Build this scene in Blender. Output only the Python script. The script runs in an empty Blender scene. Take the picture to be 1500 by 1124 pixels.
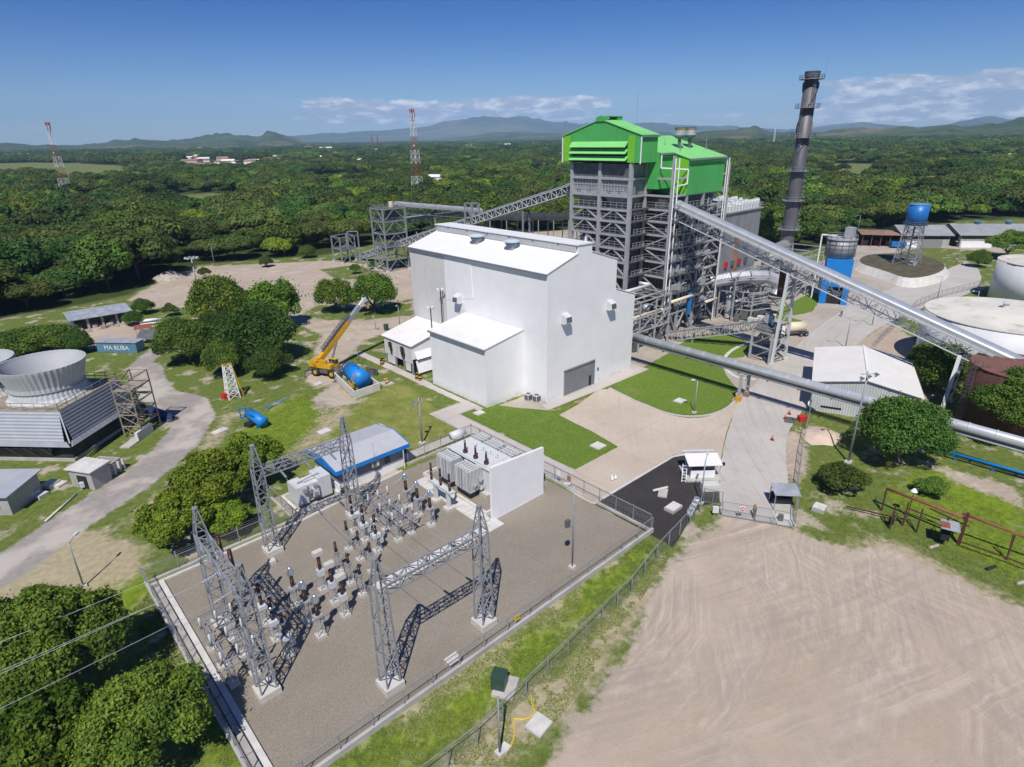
import bpy, math, random
import numpy as np
from math import radians as rad, sin, cos, pi
S = bpy.context.scene
COL = S.collection
random.seed(7)
# ------------------------------------------------------------------ camera
CAM_H, FPX, PITCH, ROLL, YAW = 42.0, 884.7, rad(22.22), rad(1.02), rad(47.565)
def cam_axes():
    f = np.array([cos(YAW)*cos(PITCH), sin(YAW)*cos(PITCH), -sin(PITCH)])
    r = np.array([sin(YAW), -cos(YAW), 0.0]); d = np.cross(f, r)
    return cos(ROLL)*r+sin(ROLL)*d, -sin(ROLL)*r+cos(ROLL)*d, f
CR, CD, CF = cam_axes()
import mathutils
cam = bpy.data.cameras.new('camera'); co = bpy.data.objects.new('camera', cam); COL.objects.link(co)
cam.sensor_width = 36; cam.lens = 36*FPX/1500; cam.clip_start = 0.5; cam.clip_end = 120000
co.matrix_world = mathutils.Matrix(((CR[0], -CD[0], -CF[0], 0), (CR[1], -CD[1], -CF[1], 0), (CR[2], -CD[2], -CF[2], CAM_H), (0, 0, 0, 1)))
S.camera = co
# ------------------------------------------------------------------ sky and sun
SUN_EL, SUN_AZ = rad(54.5), rad(221.0)          # azimuth from +X of where the sun stands
sdir = mathutils.Vector((cos(SUN_AZ)*cos(SUN_EL), sin(SUN_AZ)*cos(SUN_EL), sin(SUN_EL)))
sl = bpy.data.lights.new('sun', 'SUN'); sl.energy = 4.7; sl.angle = rad(0.53); sl.color = (1.0, 0.955, 0.89)
so = bpy.data.objects.new('sun', sl); COL.objects.link(so); so.rotation_euler = (-sdir).to_track_quat('-Z', 'Y').to_euler()
so.location = (0, 0, 300)
W = bpy.data.worlds.new('World'); S.world = W; W.use_nodes = True
S.view_settings.view_transform = 'Standard'; S.view_settings.look = 'None'; S.view_settings.gamma = 1.0
S.view_settings.exposure = 0.0; S.view_settings.use_curve_mapping = False
def world():
    nt = W.node_tree; nt.nodes.clear(); N = nt.nodes.new; L = nt.links.new
    out = N('ShaderNodeOutputWorld'); bg = N('ShaderNodeBackground'); bg.inputs['Strength'].default_value = 0.06
    sky = N('ShaderNodeTexSky'); sky.sky_type = 'NISHITA'; sky.sun_disc = False
    sky.sun_elevation = SUN_EL; sky.sun_rotation = math.atan2(sdir.x, sdir.y)
    sky.altitude = 100; sky.air_density = 1.0; sky.dust_density = 0.25; sky.ozone_density = 3.0
    tc = N('ShaderNodeTexCoord'); sep = N('ShaderNodeSeparateXYZ'); L(tc.outputs['Generated'], sep.inputs[0])
    def m(op, a, b=None, c=None, clamp=False):
        n = N('ShaderNodeMath'); n.operation = op; n.use_clamp = clamp
        for i, v in enumerate((a, b, c)):
            if v is None: continue
            if isinstance(v, (int, float)): n.inputs[i].default_value = v
            else: L(v, n.inputs[i])
        return n.outputs[0]
    def ss(x, a, b):
        n = N('ShaderNodeMapRange'); n.interpolation_type = 'SMOOTHSTEP'; L(x, n.inputs[0])
        n.inputs[1].default_value = a; n.inputs[2].default_value = b; return n.outputs[0]
    az = m('MULTIPLY', m('ARCTAN2', sep.outputs[1], sep.outputs[0]), 57.2958)      # degrees from +X
    el = m('MULTIPLY', m('ARCSINE', sep.outputs[2]), 57.2958)
    def noise(sa, se, det, off):
        cx = N('ShaderNodeCombineXYZ'); L(m('MULTIPLY', az, sa), cx.inputs[0]); L(m('MULTIPLY', el, se), cx.inputs[1]); cx.inputs[2].default_value = off
        n = N('ShaderNodeTexNoise'); n.inputs['Scale'].default_value = 1; n.inputs['Detail'].default_value = det; n.inputs['Roughness'].default_value = 0.62
        L(cx.outputs[0], n.inputs[0]); return n.outputs[0]
    cloud = None
    # (azimuth centre, half width, elevation low, high, threshold, noise scales, offset, amount)
    for i, (ac, aw, e0, e1, th, sa, se, off, amt) in enumerate(CLOUDS):
        n = noise(sa, se, 7, off)
        box = m('MULTIPLY', ss(el, e0, e0+0.5), m('SUBTRACT', 1.0, ss(el, e1-1.1, e1)))
        d = m('ABSOLUTE', m('SUBTRACT', az, ac)); box = m('MULTIPLY', box, m('SUBTRACT', 1.0, ss(d, aw*0.6, aw)))
        v = m('MULTIPLY', ss(m('ADD', n, m('MULTIPLY', m('SUBTRACT', box, 1.0), 0.55)), th, th+0.16), amt)
        cloud = v if cloud is None else m('MAXIMUM', cloud, v)
    n2 = noise(0.5, 1.6, 6, 9.3)
    cc = N('ShaderNodeMix'); cc.data_type = 'RGBA'; L(ss(n2, 0.42, 0.66), cc.inputs[0])
    cc.inputs[6].default_value = (7.5, 8.5, 10.8, 1); cc.inputs[7].default_value = (17.0, 17.2, 17.6, 1)
    mx = N('ShaderNodeMix'); mx.data_type = 'RGBA'; L(cloud, mx.inputs[0])
    gr = N('ShaderNodeMix'); gr.data_type = 'RGBA'; L(ss(el, -1.0, 11.0), gr.inputs[0]); gr.inputs[6].default_value = (1.05, 1.30, 1.72, 1); gr.inputs[7].default_value = (0.25, 0.60, 1.28, 1)
    mu = N('ShaderNodeMix'); mu.data_type = 'RGBA'; mu.blend_type = 'MULTIPLY'; mu.inputs[0].default_value = 1.0; L(sky.outputs[0], mu.inputs[6]); L(gr.outputs[2], mu.inputs[7]); L(mu.outputs[2], mx.inputs[6]); L(cc.outputs[2], mx.inputs[7])
    L(mx.outputs[2], bg.inputs[0]); L(bg.outputs[0], out.inputs[0])
CLOUDS = [(52, 16.5, 0.9, 3.8, 0.26, 0.42, 1.1, 1.7, 0.97), (12, 14.5, 0.2, 4.4, 0.30, 0.2, 0.75, 4.1, 0.88), (30, 11, 0.4, 2.4, 0.42, 0.3, 1.2, 7.7, 0.55), (88, 8, 0.6, 2.2, 0.45, 0.2, 1.3, 5.2, 0.3)]
world()
# ------------------------------------------------------------------ measuring helpers
def ray(px, py): return CR*(px-750)+CD*(py-562)+CF*FPX
def G(px, py, z=0.0):
    d = ray(px, py); t = (z-CAM_H)/d[2]; return (d[0]*t, d[1]*t, z)
def g2(px, py): return G(px, py)[:2]
def az_of(px, py):
    d = ray(px, py); return math.atan2(d[1], d[0]), d[2]/math.hypot(d[0], d[1])
# ------------------------------------------------------------------ mesh builder
class MB:
    def __init__(s): s.v = []; s.f = []
    def add(s, vs, fs):
        o = len(s.v); s.v += [tuple(p) for p in vs]; s.f += [tuple(o+i for i in f) for f in fs]; return s
    def box(s, x0, x1, y0, y1, z0, z1):
        return s.add([(x0,y0,z0),(x1,y0,z0),(x1,y1,z0),(x0,y1,z0),(x0,y0,z1),(x1,y0,z1),(x1,y1,z1),(x0,y1,z1)],
                     [(0,3,2,1),(4,5,6,7),(0,1,5,4),(1,2,6,5),(2,3,7,6),(3,0,4,7)])
    def cbox(s, c, sz, rz=0.0):
        x, y, z = sz[0]/2, sz[1]/2, sz[2]/2; ca, sa = cos(rz), sin(rz); vs = []
        for k in (-z, z):
            for a, b in ((-x,-y),(x,-y),(x,y),(-x,y)): vs.append((c[0]+a*ca-b*sa, c[1]+a*sa+b*ca, c[2]+k))
        return s.add(vs, [(0,3,2,1),(4,5,6,7),(0,1,5,4),(1,2,6,5),(2,3,7,6),(3,0,4,7)])
    def tube(s, p, q, r, n=8, r2=None, cap=True):
        p = np.array(p, float); q = np.array(q, float); d = q-p; ln = np.linalg.norm(d)
        if ln < 1e-6: return s
        d /= ln; a = np.array([0, 0, 1.0]) if abs(d[2]) < 0.9 else np.array([1.0, 0, 0])
        u = np.cross(d, a); u /= np.linalg.norm(u); w = np.cross(d, u); r2 = r if r2 is None else r2
        vs = []
        for c, rr in ((p, r), (q, r2)):
            for i in range(n):
                t = 2*pi*(i+0.5)/n; vs.append(c+u*(rr*cos(t))+w*(rr*sin(t)))
        fs = [(i, (i+1) % n, n+(i+1) % n, n+i) for i in range(n)]
        if cap: fs += [tuple(range(n-1, -1, -1)), tuple(range(n, 2*n))]
        return s.add(vs, fs)
    def bar(s, p, q, r): return s.tube(p, q, r, 4)
    def path(s, pts, r, n=8):
        for a, b in zip(pts, pts[1:]): s.tube(a, b, r, n)
        return s
    def lathe(s, cx, cy, prof, n=20, z=0.0, closed=False):
        vs = []; fs = []
        for (r, h) in prof:
            for i in range(n):
                t = 2*pi*i/n; vs.append((cx+r*cos(t), cy+r*sin(t), z+h))
        for k in range(len(prof)-1):
            for i in range(n):
                j = (i+1) % n; fs.append((k*n+i, k*n+j, (k+1)*n+j, (k+1)*n+i))
        fs.append(tuple(range(n-1, -1, -1))) if not closed else None
        if not closed: fs.append(tuple(range((len(prof)-1)*n, len(prof)*n)))
        return s.add(vs, fs)
    def prism(s, pts, z0, z1):
        n = len(pts); a = sum(pts[i][0]*pts[(i+1) % n][1]-pts[(i+1) % n][0]*pts[i][1] for i in range(n))
        if a < 0: pts = pts[::-1]
        vs = [(p[0], p[1], z0) for p in pts]+[(p[0], p[1], z1) for p in pts]
        fs = [tuple(range(n-1, -1, -1)), tuple(range(n, 2*n))]+[(i, (i+1) % n, n+(i+1) % n, n+i) for i in range(n)]
        return s.add(vs, fs)
    def extr(s, pts3, vec):
        """a planar polygon in space given thickness along vec"""
        n = len(pts3); v = np.array(vec); vs = [tuple(p) for p in pts3]+[tuple(np.array(p)+v) for p in pts3]
        return s.add(vs, [tuple(range(n-1, -1, -1)), tuple(range(n, 2*n))]+[(i, (i+1) % n, n+(i+1) % n, n+i) for i in range(n)])
    def build(s, name, mat, parent=None, smooth=False, local=False):
        me = bpy.data.meshes.new(name)
        v = s.v
        if parent is not None and not local:
            ox, oy, oz = world_loc(parent); v = [(a-ox, b-oy, c-oz) for a, b, c in v]
        me.from_pydata(v, [], s.f); me.materials.append(mat)
        if smooth: me.shade_smooth()
        o = bpy.data.objects.new(name, me); COL.objects.link(o)
        if parent is not None: o.parent = parent
        return o
def world_loc(o):
    x = y = z = 0.0
    while o is not None: x += o.location.x; y += o.location.y; z += o.location.z; o = o.parent
    return x, y, z
def fix_normals(o):
    import bmesh
    bm = bmesh.new(); bm.from_mesh(o.data); bmesh.ops.recalc_face_normals(bm, faces=bm.faces); bm.to_mesh(o.data); bm.free()
def tag(o, label, cat, group=None):
    o['label'] = label; o['category'] = cat
    if group: o['group'] = group
    return o
def thing(name, label, cat, loc=(0, 0, 0), group=None):
    o = bpy.data.objects.new(name, None); COL.objects.link(o); o.location = loc; o.empty_display_size = 0.3
    return tag(o, label, cat, group)
def struct(o): o['kind'] = 'structure'; return o
def stuff(o): o['kind'] = 'stuff'; return o
def dup(root, loc, label=None, rz=None, scale=None, group=None):
    r = root.copy(); COL.objects.link(r); r.location = loc
    if rz is not None: r.rotation_euler = (0, 0, rz)
    if scale is not None: r.scale = scale if hasattr(scale, '__len__') else (scale,)*3
    if label: r['label'] = label
    if group: r['group'] = group
    for ch in CH.get(root.name, None) or [c for c in root.children]:
        c = ch.copy(); COL.objects.link(c); c.parent = r
        for gd in ch.children:
            d = gd.copy(); COL.objects.link(d); d.parent = c
    return r
CH = {}
def lerp(a, b, t): return tuple(a[i]+(b[i]-a[i])*t for i in range(len(a)))
def truss(mb, A, B, up, depth, n, rc, rd, side=None, width=0.0, lace=True):
    """flat or box truss from A to B; up = unit vector from the bottom to the top chord"""
    A = np.array(A, float); B = np.array(B, float); up = np.array(up, float)*depth
    offs = [np.zeros(3)] if side is None else [np.array(side, float)*width*k for k in (-0.5, 0.5)]
    for o in offs:
        mb.bar(A+o, B+o, rc); mb.bar(A+o+up, B+o+up, rc)
        for i in range(n):
            p = A+(B-A)*(i/n)+o; q = A+(B-A)*((i+1)/n)+o
            mb.bar(p, p+up, rd)
            if i % 2: mb.bar(p, q+up, rd)
            else: mb.bar(p+up, q, rd)
        mb.bar(B+o, B+o+up, rd)
    if side is not None and lace:
        for k in (0, 1):
            for i in range(n):
                p = A+(B-A)*(i/n)+up*k; q = A+(B-A)*((i+1)/n)+up*k; s0, s1 = (0, 1) if i % 2 else (1, 0)
                mb.bar(p+offs[s0], q+offs[s1], rd); mb.bar(p+offs[0], p+offs[1], rd)
def mast(mb, c, w0, w1, z0, z1, n, rl, rb, cross=True, rz=0.0):
    """square lattice mast from width w0 at z0 to w1 at z1 with n panels"""
    def cr(t):
        w = (w0+(w1-w0)*t)/2; z = z0+(z1-z0)*t; ca, sa = cos(rz), sin(rz)
        return [(c[0]+a*w*ca-b*w*sa, c[1]+a*w*sa+b*w*ca, z) for a, b in ((-1,-1),(1,-1),(1,1),(-1,1))]
    C = [cr(i/n) for i in range(n+1)]
    for k in range(4): mb.bar(C[0][k], C[n][k], rl)
    for i in range(n):
        for k in range(4):
            j = (k+1) % 4
            mb.bar(C[i+1][k], C[i+1][j], rb)
            if cross or (i+k) % 2: mb.bar(C[i][k], C[i+1][j], rb)
            if cross or not (i+k) % 2: mb.bar(C[i][j], C[i+1][k], rb)
def railing(mb, pts, h=1.05, sp=1.6, r=0.03, mid=True):
    for a, b in zip(pts, pts[1:]):
        ln = math.dist(a, b); n = max(1, int(round(ln/sp)))
        for i in range(n+1):
            p = lerp(a, b, i/n); mb.bar(p, (p[0], p[1], p[2]+h), r)
        for k in ((h, h*0.5) if mid else (h,)): mb.bar((a[0], a[1], a[2]+k), (b[0], b[1], b[2]+k), r)
# ------------------------------------------------------------------ materials
def nodes_of(name):
    m = bpy.data.materials.new(name); m.use_nodes = True; nt = m.node_tree; nt.nodes.clear(); return m, nt
class NB:
    def __init__(s, nt): s.nt = nt
    def n(s, t): return s.nt.nodes.new(t)
    def put(s, sock, v):
        if isinstance(v, bpy.types.NodeSocket): s.nt.links.new(v, sock)
        elif isinstance(v, tuple): sock.default_value = v+(1,) if len(v) == 3 and sock.type == 'RGBA' else v
        else: sock.default_value = v
    def math(s, op, a, b=None, clamp=False):
        n = s.n('ShaderNodeMath'); n.operation = op; n.use_clamp = clamp; s.put(n.inputs[0], a)
        if b is not None: s.put(n.inputs[1], b)
        return n.outputs[0]
    def ss(s, x, a, b, lo=0.0, hi=1.0):
        n = s.n('ShaderNodeMapRange'); n.interpolation_type = 'SMOOTHSTEP'; s.put(n.inputs[0], x)
        for i, v in enumerate((a, b, lo, hi)): s.put(n.inputs[i+1], v)
        return n.outputs[0]
    def mix(s, f, a, b, blend='MIX'):
        n = s.n('ShaderNodeMix'); n.data_type = 'RGBA'; n.blend_type = blend; s.put(n.inputs[0], f); s.put(n.inputs[6], a); s.put(n.inputs[7], b); return n.outputs[2]
    def pos(s): return s.n('ShaderNodeNewGeometry').outputs['Position']
    def vmul(s, v, k):
        n = s.n('ShaderNodeVectorMath'); n.operation = 'MULTIPLY'; s.put(n.inputs[0], v); s.put(n.inputs[1], k); return n.outputs[0]
    def sep(s, v):
        n = s.n('ShaderNodeSeparateXYZ'); s.put(n.inputs[0], v); return n.outputs
    def comb(s, x, y, z):
        n = s.n('ShaderNodeCombineXYZ'); s.put(n.inputs[0], x); s.put(n.inputs[1], y); s.put(n.inputs[2], z); return n.outputs[0]
    def noise(s, v, scale, det=4, rough=0.55, dist=0.0):
        n = s.n('ShaderNodeTexNoise'); s.put(n.inputs['Vector'], v); n.inputs['Scale'].default_value = scale; n.inputs['Detail'].default_value = det
        n.inputs['Roughness'].default_value = rough; n.inputs['Distortion'].default_value = dist; return n.outputs[0]
    def attr(s, name):
        n = s.n('ShaderNodeAttribute'); n.attribute_name = name; return n.outputs['Fac']
    def bump(s, h, strength, dist=0.05):
        n = s.n('ShaderNodeBump'); s.put(n.inputs['Height'], h); n.inputs['Strength'].default_value = strength; n.inputs['Distance'].default_value = dist; return n.outputs[0]
    def finish(s, col, rough=0.8, metal=0.0, normal=None, spec=0.4):
        p = s.n('ShaderNodeBsdfPrincipled'); s.put(p.inputs['Base Color'], col); s.put(p.inputs['Roughness'], rough); s.put(p.inputs['Metallic'], metal)
        p.inputs['Specular IOR Level'].default_value = spec
        if normal is not None: s.put(p.inputs['Normal'], normal)
        o = s.n('ShaderNodeOutputMaterial'); s.nt.links.new(p.outputs[0], o.inputs[0]); return p
def tint(c, k): return tuple(min(1.0, x*k) for x in c)
def mat(name, col, rough=0.7, metal=0.0, var=0.12, scale=0.6, ribs=None, pitch=0.33, ribd=0.02, streak=0.0, dirt=None, dirtamt=0.0, grain=0.0, gscale=30, spec=0.4, panel=0.0):
    m, nt = nodes_of(name); b = NB(nt); P = b.pos()
    c = b.mix(b.ss(b.noise(P, scale, 5), 0.3, 0.7), tint(col, 1-var), tint(col, 1+var))
    x, y, z = b.sep(P)
    if streak:
        v = b.comb(b.math('MULTIPLY', b.math('ADD', x, y), 2.2), b.math('MULTIPLY', b.math('SUBTRACT', x, y), 0.4), b.math('MULTIPLY', z, 0.10))
        c = b.mix(b.ss(b.noise(v, 1.0, 6, 0.65), 0.46, 0.78, 0.0, streak), c, dirt or tint(col, 0.5))
    if dirtamt:
        c = b.mix(b.ss(b.noise(P, scale*3.1, 7, 0.7), 0.5, 0.75, 0.0, dirtamt), c, dirt or tint(col, 0.5))
    if panel:
        t = b.math('FRACT', b.math('MULTIPLY', b.math('ADD', x, y), 1.0/1.02)); c = b.mix(b.ss(t, 0.0, 0.06, panel, 0.0), c, tint(col, 0.55)); c = b.mix(b.ss(b.math('FRACT', b.math('MULTIPLY', z, 1/7.4)), 0.0, 0.016, panel*1.5, 0.0), c, tint(col, 0.5)); c = b.mix(b.math('MULTIPLY', b.ss(z, 0.1, 1.5, 0.5, 0.0), b.ss(b.noise(P, 1.1, 6, 0.7), 0.35, 0.7)), c, tint(dirt or col, 0.8))
    if grain:
        c = b.mix(b.ss(b.noise(P, gscale, 2, 0.8), 0.35, 0.65, 0.0, grain), c, tint(col, 0.45))
    nor = None
    if ribs:
        k = {'v': b.math('ADD', x, y), 'd': b.math('SUBTRACT', x, y), 'x': x, 'y': y, 'z': z}[ribs]
        h = b.math('SINE', b.math('MULTIPLY', k, 2*pi/pitch)); nor = b.bump(h, 0.6, ribd)
    b.finish(c, rough, metal, nor, spec); return m
M = {}
M['white_wall'] = mat('white_cladding', (0.82, 0.82, 0.82), 0.55, var=0.03, scale=0.25, streak=0.13, dirt=(0.55, 0.53, 0.5), panel=0.09)
M['white_old'] = mat('white_weathered_cladding', (0.66, 0.645, 0.62), 0.6, var=0.05, scale=0.2, ribs='v', pitch=0.34, ribd=0.02, streak=0.32, dirt=(0.45, 0.41, 0.37), panel=0.12)
M['white_roof'] = mat('white_roof', (0.80, 0.80, 0.79), 0.5, var=0.02, scale=0.3, ribs='y', pitch=0.5, ribd=0.02, dirtamt=0.10, dirt=(0.62, 0.6, 0.55))
M['cream_roof'] = mat('cream_roof', (0.76, 0.74, 0.70), 0.55, var=0.04, scale=0.3, ribs='y', pitch=0.4, dirtamt=0.22, dirt=(0.58, 0.53, 0.46))
M['white_paint'] = mat('white_paint', (0.83, 0.83, 0.83), 0.5, var=0.03, scale=0.8, streak=0.06)
M['sooty_white'] = mat('sooty_white_sheet', (0.68, 0.67, 0.65), 0.6, var=0.06, scale=0.5, ribs='v', streak=0.35, dirt=(0.25, 0.22, 0.2))
M['soot'] = mat('soot', (0.05, 0.045, 0.04), 0.9, var=0.3, scale=2)
M['gutter'] = mat('gutter_grey', (0.30, 0.32, 0.34), 0.45, 0.5, var=0.06)
M['steel'] = mat('galvanised_steel', (0.31, 0.325, 0.35), 0.5, 0.25, var=0.12, scale=1.4)
M['steel_pale'] = mat('pale_grey_steel', (0.39, 0.395, 0.40), 0.6, 0.1, var=0.10, scale=0.7, dirtamt=0.2, dirt=(0.36, 0.33, 0.30))
M['steel_dark'] = mat('dark_grey_steel', (0.13, 0.135, 0.14), 0.6, 0.2, var=0.2, scale=0.7, dirtamt=0.3, dirt=(0.12, 0.09, 0.07))
M['casing'] = mat('shade_toned_casing', (0.12, 0.125, 0.13), 0.65, 0.2, var=0.25, scale=0.5, dirtamt=0.3, dirt=(0.10, 0.08, 0.07), ribs='v', pitch=0.9, ribd=0.12)
M['casing_mid'] = mat('grey_stiffened_plate', (0.27, 0.275, 0.28), 0.6, 0.2, var=0.18, scale=0.6, dirtamt=0.25, ribs='v', pitch=0.8, ribd=0.1)
M['esp'] = mat('grey_insulation_cladding', (0.32, 0.32, 0.33), 0.55, 0.3, var=0.12, scale=0.35, ribs='v', pitch=0.5, streak=0.35, dirt=(0.2, 0.18, 0.17))
M['alu'] = mat('bright_aluminium_cladding', (0.40, 0.425, 0.465), 0.45, 0.3, var=0.06, scale=0.5)
M['alu_old'] = mat('dull_aluminium_sheet', (0.46, 0.475, 0.50), 0.5, 0.3, var=0.12, scale=0.4, ribs='y', pitch=0.6, dirtamt=0.2)
M['green_wall'] = mat('green_cladding', (0.075, 0.40, 0.095), 0.6, var=0.08, scale=0.3, panel=0.14, streak=0.45, dirt=(0.16, 0.52, 0.19))
M['green_lime'] = mat('lime_green_cladding', (0.20, 0.55, 0.03), 0.5, var=0.05, scale=0.4, ribs='v', pitch=0.4, ribd=0.03)
M['green_roof'] = mat('green_roof', (0.24, 0.66, 0.20), 0.45, var=0.05, scale=0.4, ribs='x', pitch=0.5, dirtamt=0.15, dirt=(0.16, 0.6, 0.06))
M['concrete'] = mat('concrete', (0.46, 0.44, 0.41), 0.9, var=0.13, scale=0.5, dirtamt=0.35, dirt=(0.3, 0.28, 0.25), grain=0.12, gscale=8)
M['concrete_pale'] = mat('pale_concrete', (0.60, 0.58, 0.54), 0.9, var=0.1, scale=0.9, dirtamt=0.25, dirt=(0.44, 0.40, 0.36))
M['pedestal'] = mat('whitewashed_concrete', (0.56, 0.535, 0.49), 0.85, var=0.08, scale=1.5, dirtamt=0.3, dirt=(0.45, 0.41, 0.36))
M['block_wall'] = mat('grey_block_wall', (0.40, 0.39, 0.37), 0.9, var=0.12, scale=0.6, dirtamt=0.3)
M['brown_ins'] = mat('brown_porcelain', (0.060, 0.018, 0.015), 0.25, var=0.15, ribs='z', pitch=0.13, ribd=0.06, spec=0.6)
M['white_ins'] = mat('pale_porcelain', (0.70, 0.71, 0.70), 0.3, var=0.05, ribs='z', pitch=0.12, ribd=0.05)
M['silver'] = mat('silver_cap', (0.82, 0.83, 0.84), 0.22, 0.9, var=0.04)
M['equip'] = mat('pale_grey_enamel', (0.60, 0.62, 0.62), 0.45, var=0.05, scale=1.0, streak=0.1)
M['ribgrey'] = mat('radiator_grey', (0.55, 0.57, 0.57), 0.45, var=0.06, ribs='v', pitch=0.22, ribd=0.08)
M['wire'] = mat('aluminium_wire', (0.62, 0.63, 0.64), 0.4, 0.6, var=0.05)
M['blue'] = mat('blue_paint', (0.015, 0.16, 0.47), 0.4, var=0.10, scale=0.6, streak=0.15, dirt=(0.03, 0.10, 0.25))
M['blue_bright'] = mat('bright_blue_paint', (0.012, 0.21, 0.60), 0.45, var=0.08, scale=0.6, streak=0.15)
M['blue_dull'] = mat('faded_blue_paint', (0.10, 0.22, 0.32), 0.6, var=0.15, scale=0.5, streak=0.35, dirt=(0.2, 0.2, 0.2))
M['bluegrey'] = mat('blue_grey_wall', (0.22, 0.25, 0.31), 0.75, var=0.08, scale=0.5)
M['roof_lilac'] = mat('pale_metal_roof', (0.60, 0.60, 0.62), 0.45, 0.25, var=0.05, ribs='x', pitch=0.35, ribd=0.03, dirtamt=0.15)
M['roof_grey'] = mat('grey_metal_roof', (0.40, 0.41, 0.40), 0.5, 0.3, var=0.12, scale=0.2, ribs='v', pitch=0.6, streak=0.2)
M['roof_rust'] = mat('rusty_roof', (0.28, 0.17, 0.12), 0.8, var=0.25, scale=0.3, dirtamt=0.4)
M['roof_tin'] = mat('old_tin_roof', (0.50, 0.53, 0.56), 0.5, 0.4, var=0.2, scale=0.6, ribs='x', pitch=0.4, dirtamt=0.4, dirt=(0.35, 0.27, 0.22))
M['rust'] = mat('rust_brown', (0.085, 0.036, 0.026), 0.8, var=0.2, scale=0.4, streak=0.35, dirt=(0.07, 0.03, 0.025), ribs='v', pitch=1.4, ribd=0.01)
M['rust_top'] = mat('red_oxide_roof', (0.19, 0.092, 0.068), 0.8, var=0.12, scale=0.4, dirtamt=0.3)
M['rust_pipe'] = mat('red_oxide_pipe', (0.26, 0.085, 0.055), 0.75, var=0.2, scale=1.2, dirtamt=0.3)
M['tank_white'] = mat('white_tank_shell', (0.66, 0.67, 0.68), 0.55, var=0.05, scale=0.2, streak=0.2, dirt=(0.45, 0.44, 0.42))
M['tank_roof'] = mat('stained_tank_roof', (0.66, 0.63, 0.55), 0.75, var=0.14, scale=0.10, dirtamt=0.85, dirt=(0.36, 0.31, 0.22))
M['stack'] = mat('grey_chimney_steel', (0.145, 0.138, 0.148), 0.55, 0.3, var=0.12, scale=0.3, streak=0.25)
M['stack_dark'] = mat('dark_chimney_steel', (0.085, 0.08, 0.09), 0.6, 0.2, var=0.2, scale=0.3)
M['yellow'] = mat('yellow_paint', (0.62, 0.34, 0.015), 0.4, var=0.10, scale=1.0, streak=0.1)
M['black'] = mat('black_rubber', (0.02, 0.02, 0.02), 0.7, var=0.2)
M['dark'] = mat('dark_opening', (0.02, 0.021, 0.023), 0.8, var=0.3, scale=0.8)  # near-black for small dark parts and shade painted into openings
M['mesh_dark'] = mat('black_netting', (0.035, 0.037, 0.04), 0.8, var=0.35, scale=0.8, ribs='d', pitch=0.9, streak=0.4, dirt=(0.10, 0.10, 0.10))
M['red'] = mat('red_paint', (0.50, 0.03, 0.03), 0.5, var=0.1)
M['orange'] = mat('orange_plastic', (0.72, 0.14, 0.03), 0.5, var=0.1)
M['orange_paint'] = mat('aviation_orange_paint', (0.33, 0.11, 0.06), 0.55, var=0.15, scale=1)
M['frp'] = mat('pale_fan_stack_panel', (0.47, 0.485, 0.49), 0.6, var=0.06, scale=0.4, streak=0.28, dirt=(0.38, 0.40, 0.40))
M['louvre'] = mat('pale_corrugated_louvre', (0.40, 0.425, 0.46), 0.5, 0.1, var=0.05, ribs='z', pitch=0.45, ribd=0.05)
M['louvre_blue'] = mat('louvre_shade_side', (0.19, 0.21, 0.26), 0.5, 0.1, var=0.07, ribs='z', pitch=0.45, ribd=0.05)  # same louvre sheet, the unlit side's shade put into a darker bluish colour
M['timber'] = mat('weathered_timber', (0.30, 0.26, 0.20), 0.9, var=0.2, scale=1.0, dirtamt=0.3)
M['glass'] = mat('dark_glass', (0.03, 0.04, 0.05), 0.08, var=0.2, spec=0.8)
M['skin'] = mat('skin', (0.30, 0.17, 0.11), 0.6, var=0.05)
M['cloth_navy'] = mat('navy_cloth', (0.03, 0.045, 0.10), 0.9, var=0.1)
M['cloth_blue'] = mat('blue_cloth', (0.10, 0.17, 0.38), 0.9, var=0.1)
M['vest'] = mat('green_vest', (0.15, 0.36, 0.07), 0.8, var=0.1)
M['bark'] = mat('bark', (0.13, 0.10, 0.075), 0.95, var=0.25, scale=3)
M['town_wall'] = mat('pale_house_wall', (0.70, 0.68, 0.63), 0.8, var=0.08, scale=0.05)
M['town_roof'] = mat('clay_tile_roof', (0.34, 0.16, 0.10), 0.8, var=0.3, scale=0.02)
M['door_grey'] = mat('grey_roller_shutter', (0.27, 0.28, 0.29), 0.5, 0.3, var=0.05, ribs='z', pitch=0.2, ribd=0.05)
M['olive'] = mat('dark_green_enamel', (0.035, 0.075, 0.05), 0.4, var=0.08)
M['cream'] = mat('cream_paint', (0.72, 0.64, 0.46), 0.5, var=0.05)
M['yellow_sign'] = mat('yellow_sign', (0.75, 0.52, 0.01), 0.5, var=0.03)
M['rubble'] = mat('rubble', (0.42, 0.37, 0.32), 0.95, var=0.3, scale=1.5)
M['pipe_silver'] = mat('polished_pipe_cladding', (0.66, 0.68, 0.71), 0.33, 0.4, var=0.05, scale=0.5)
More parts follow.
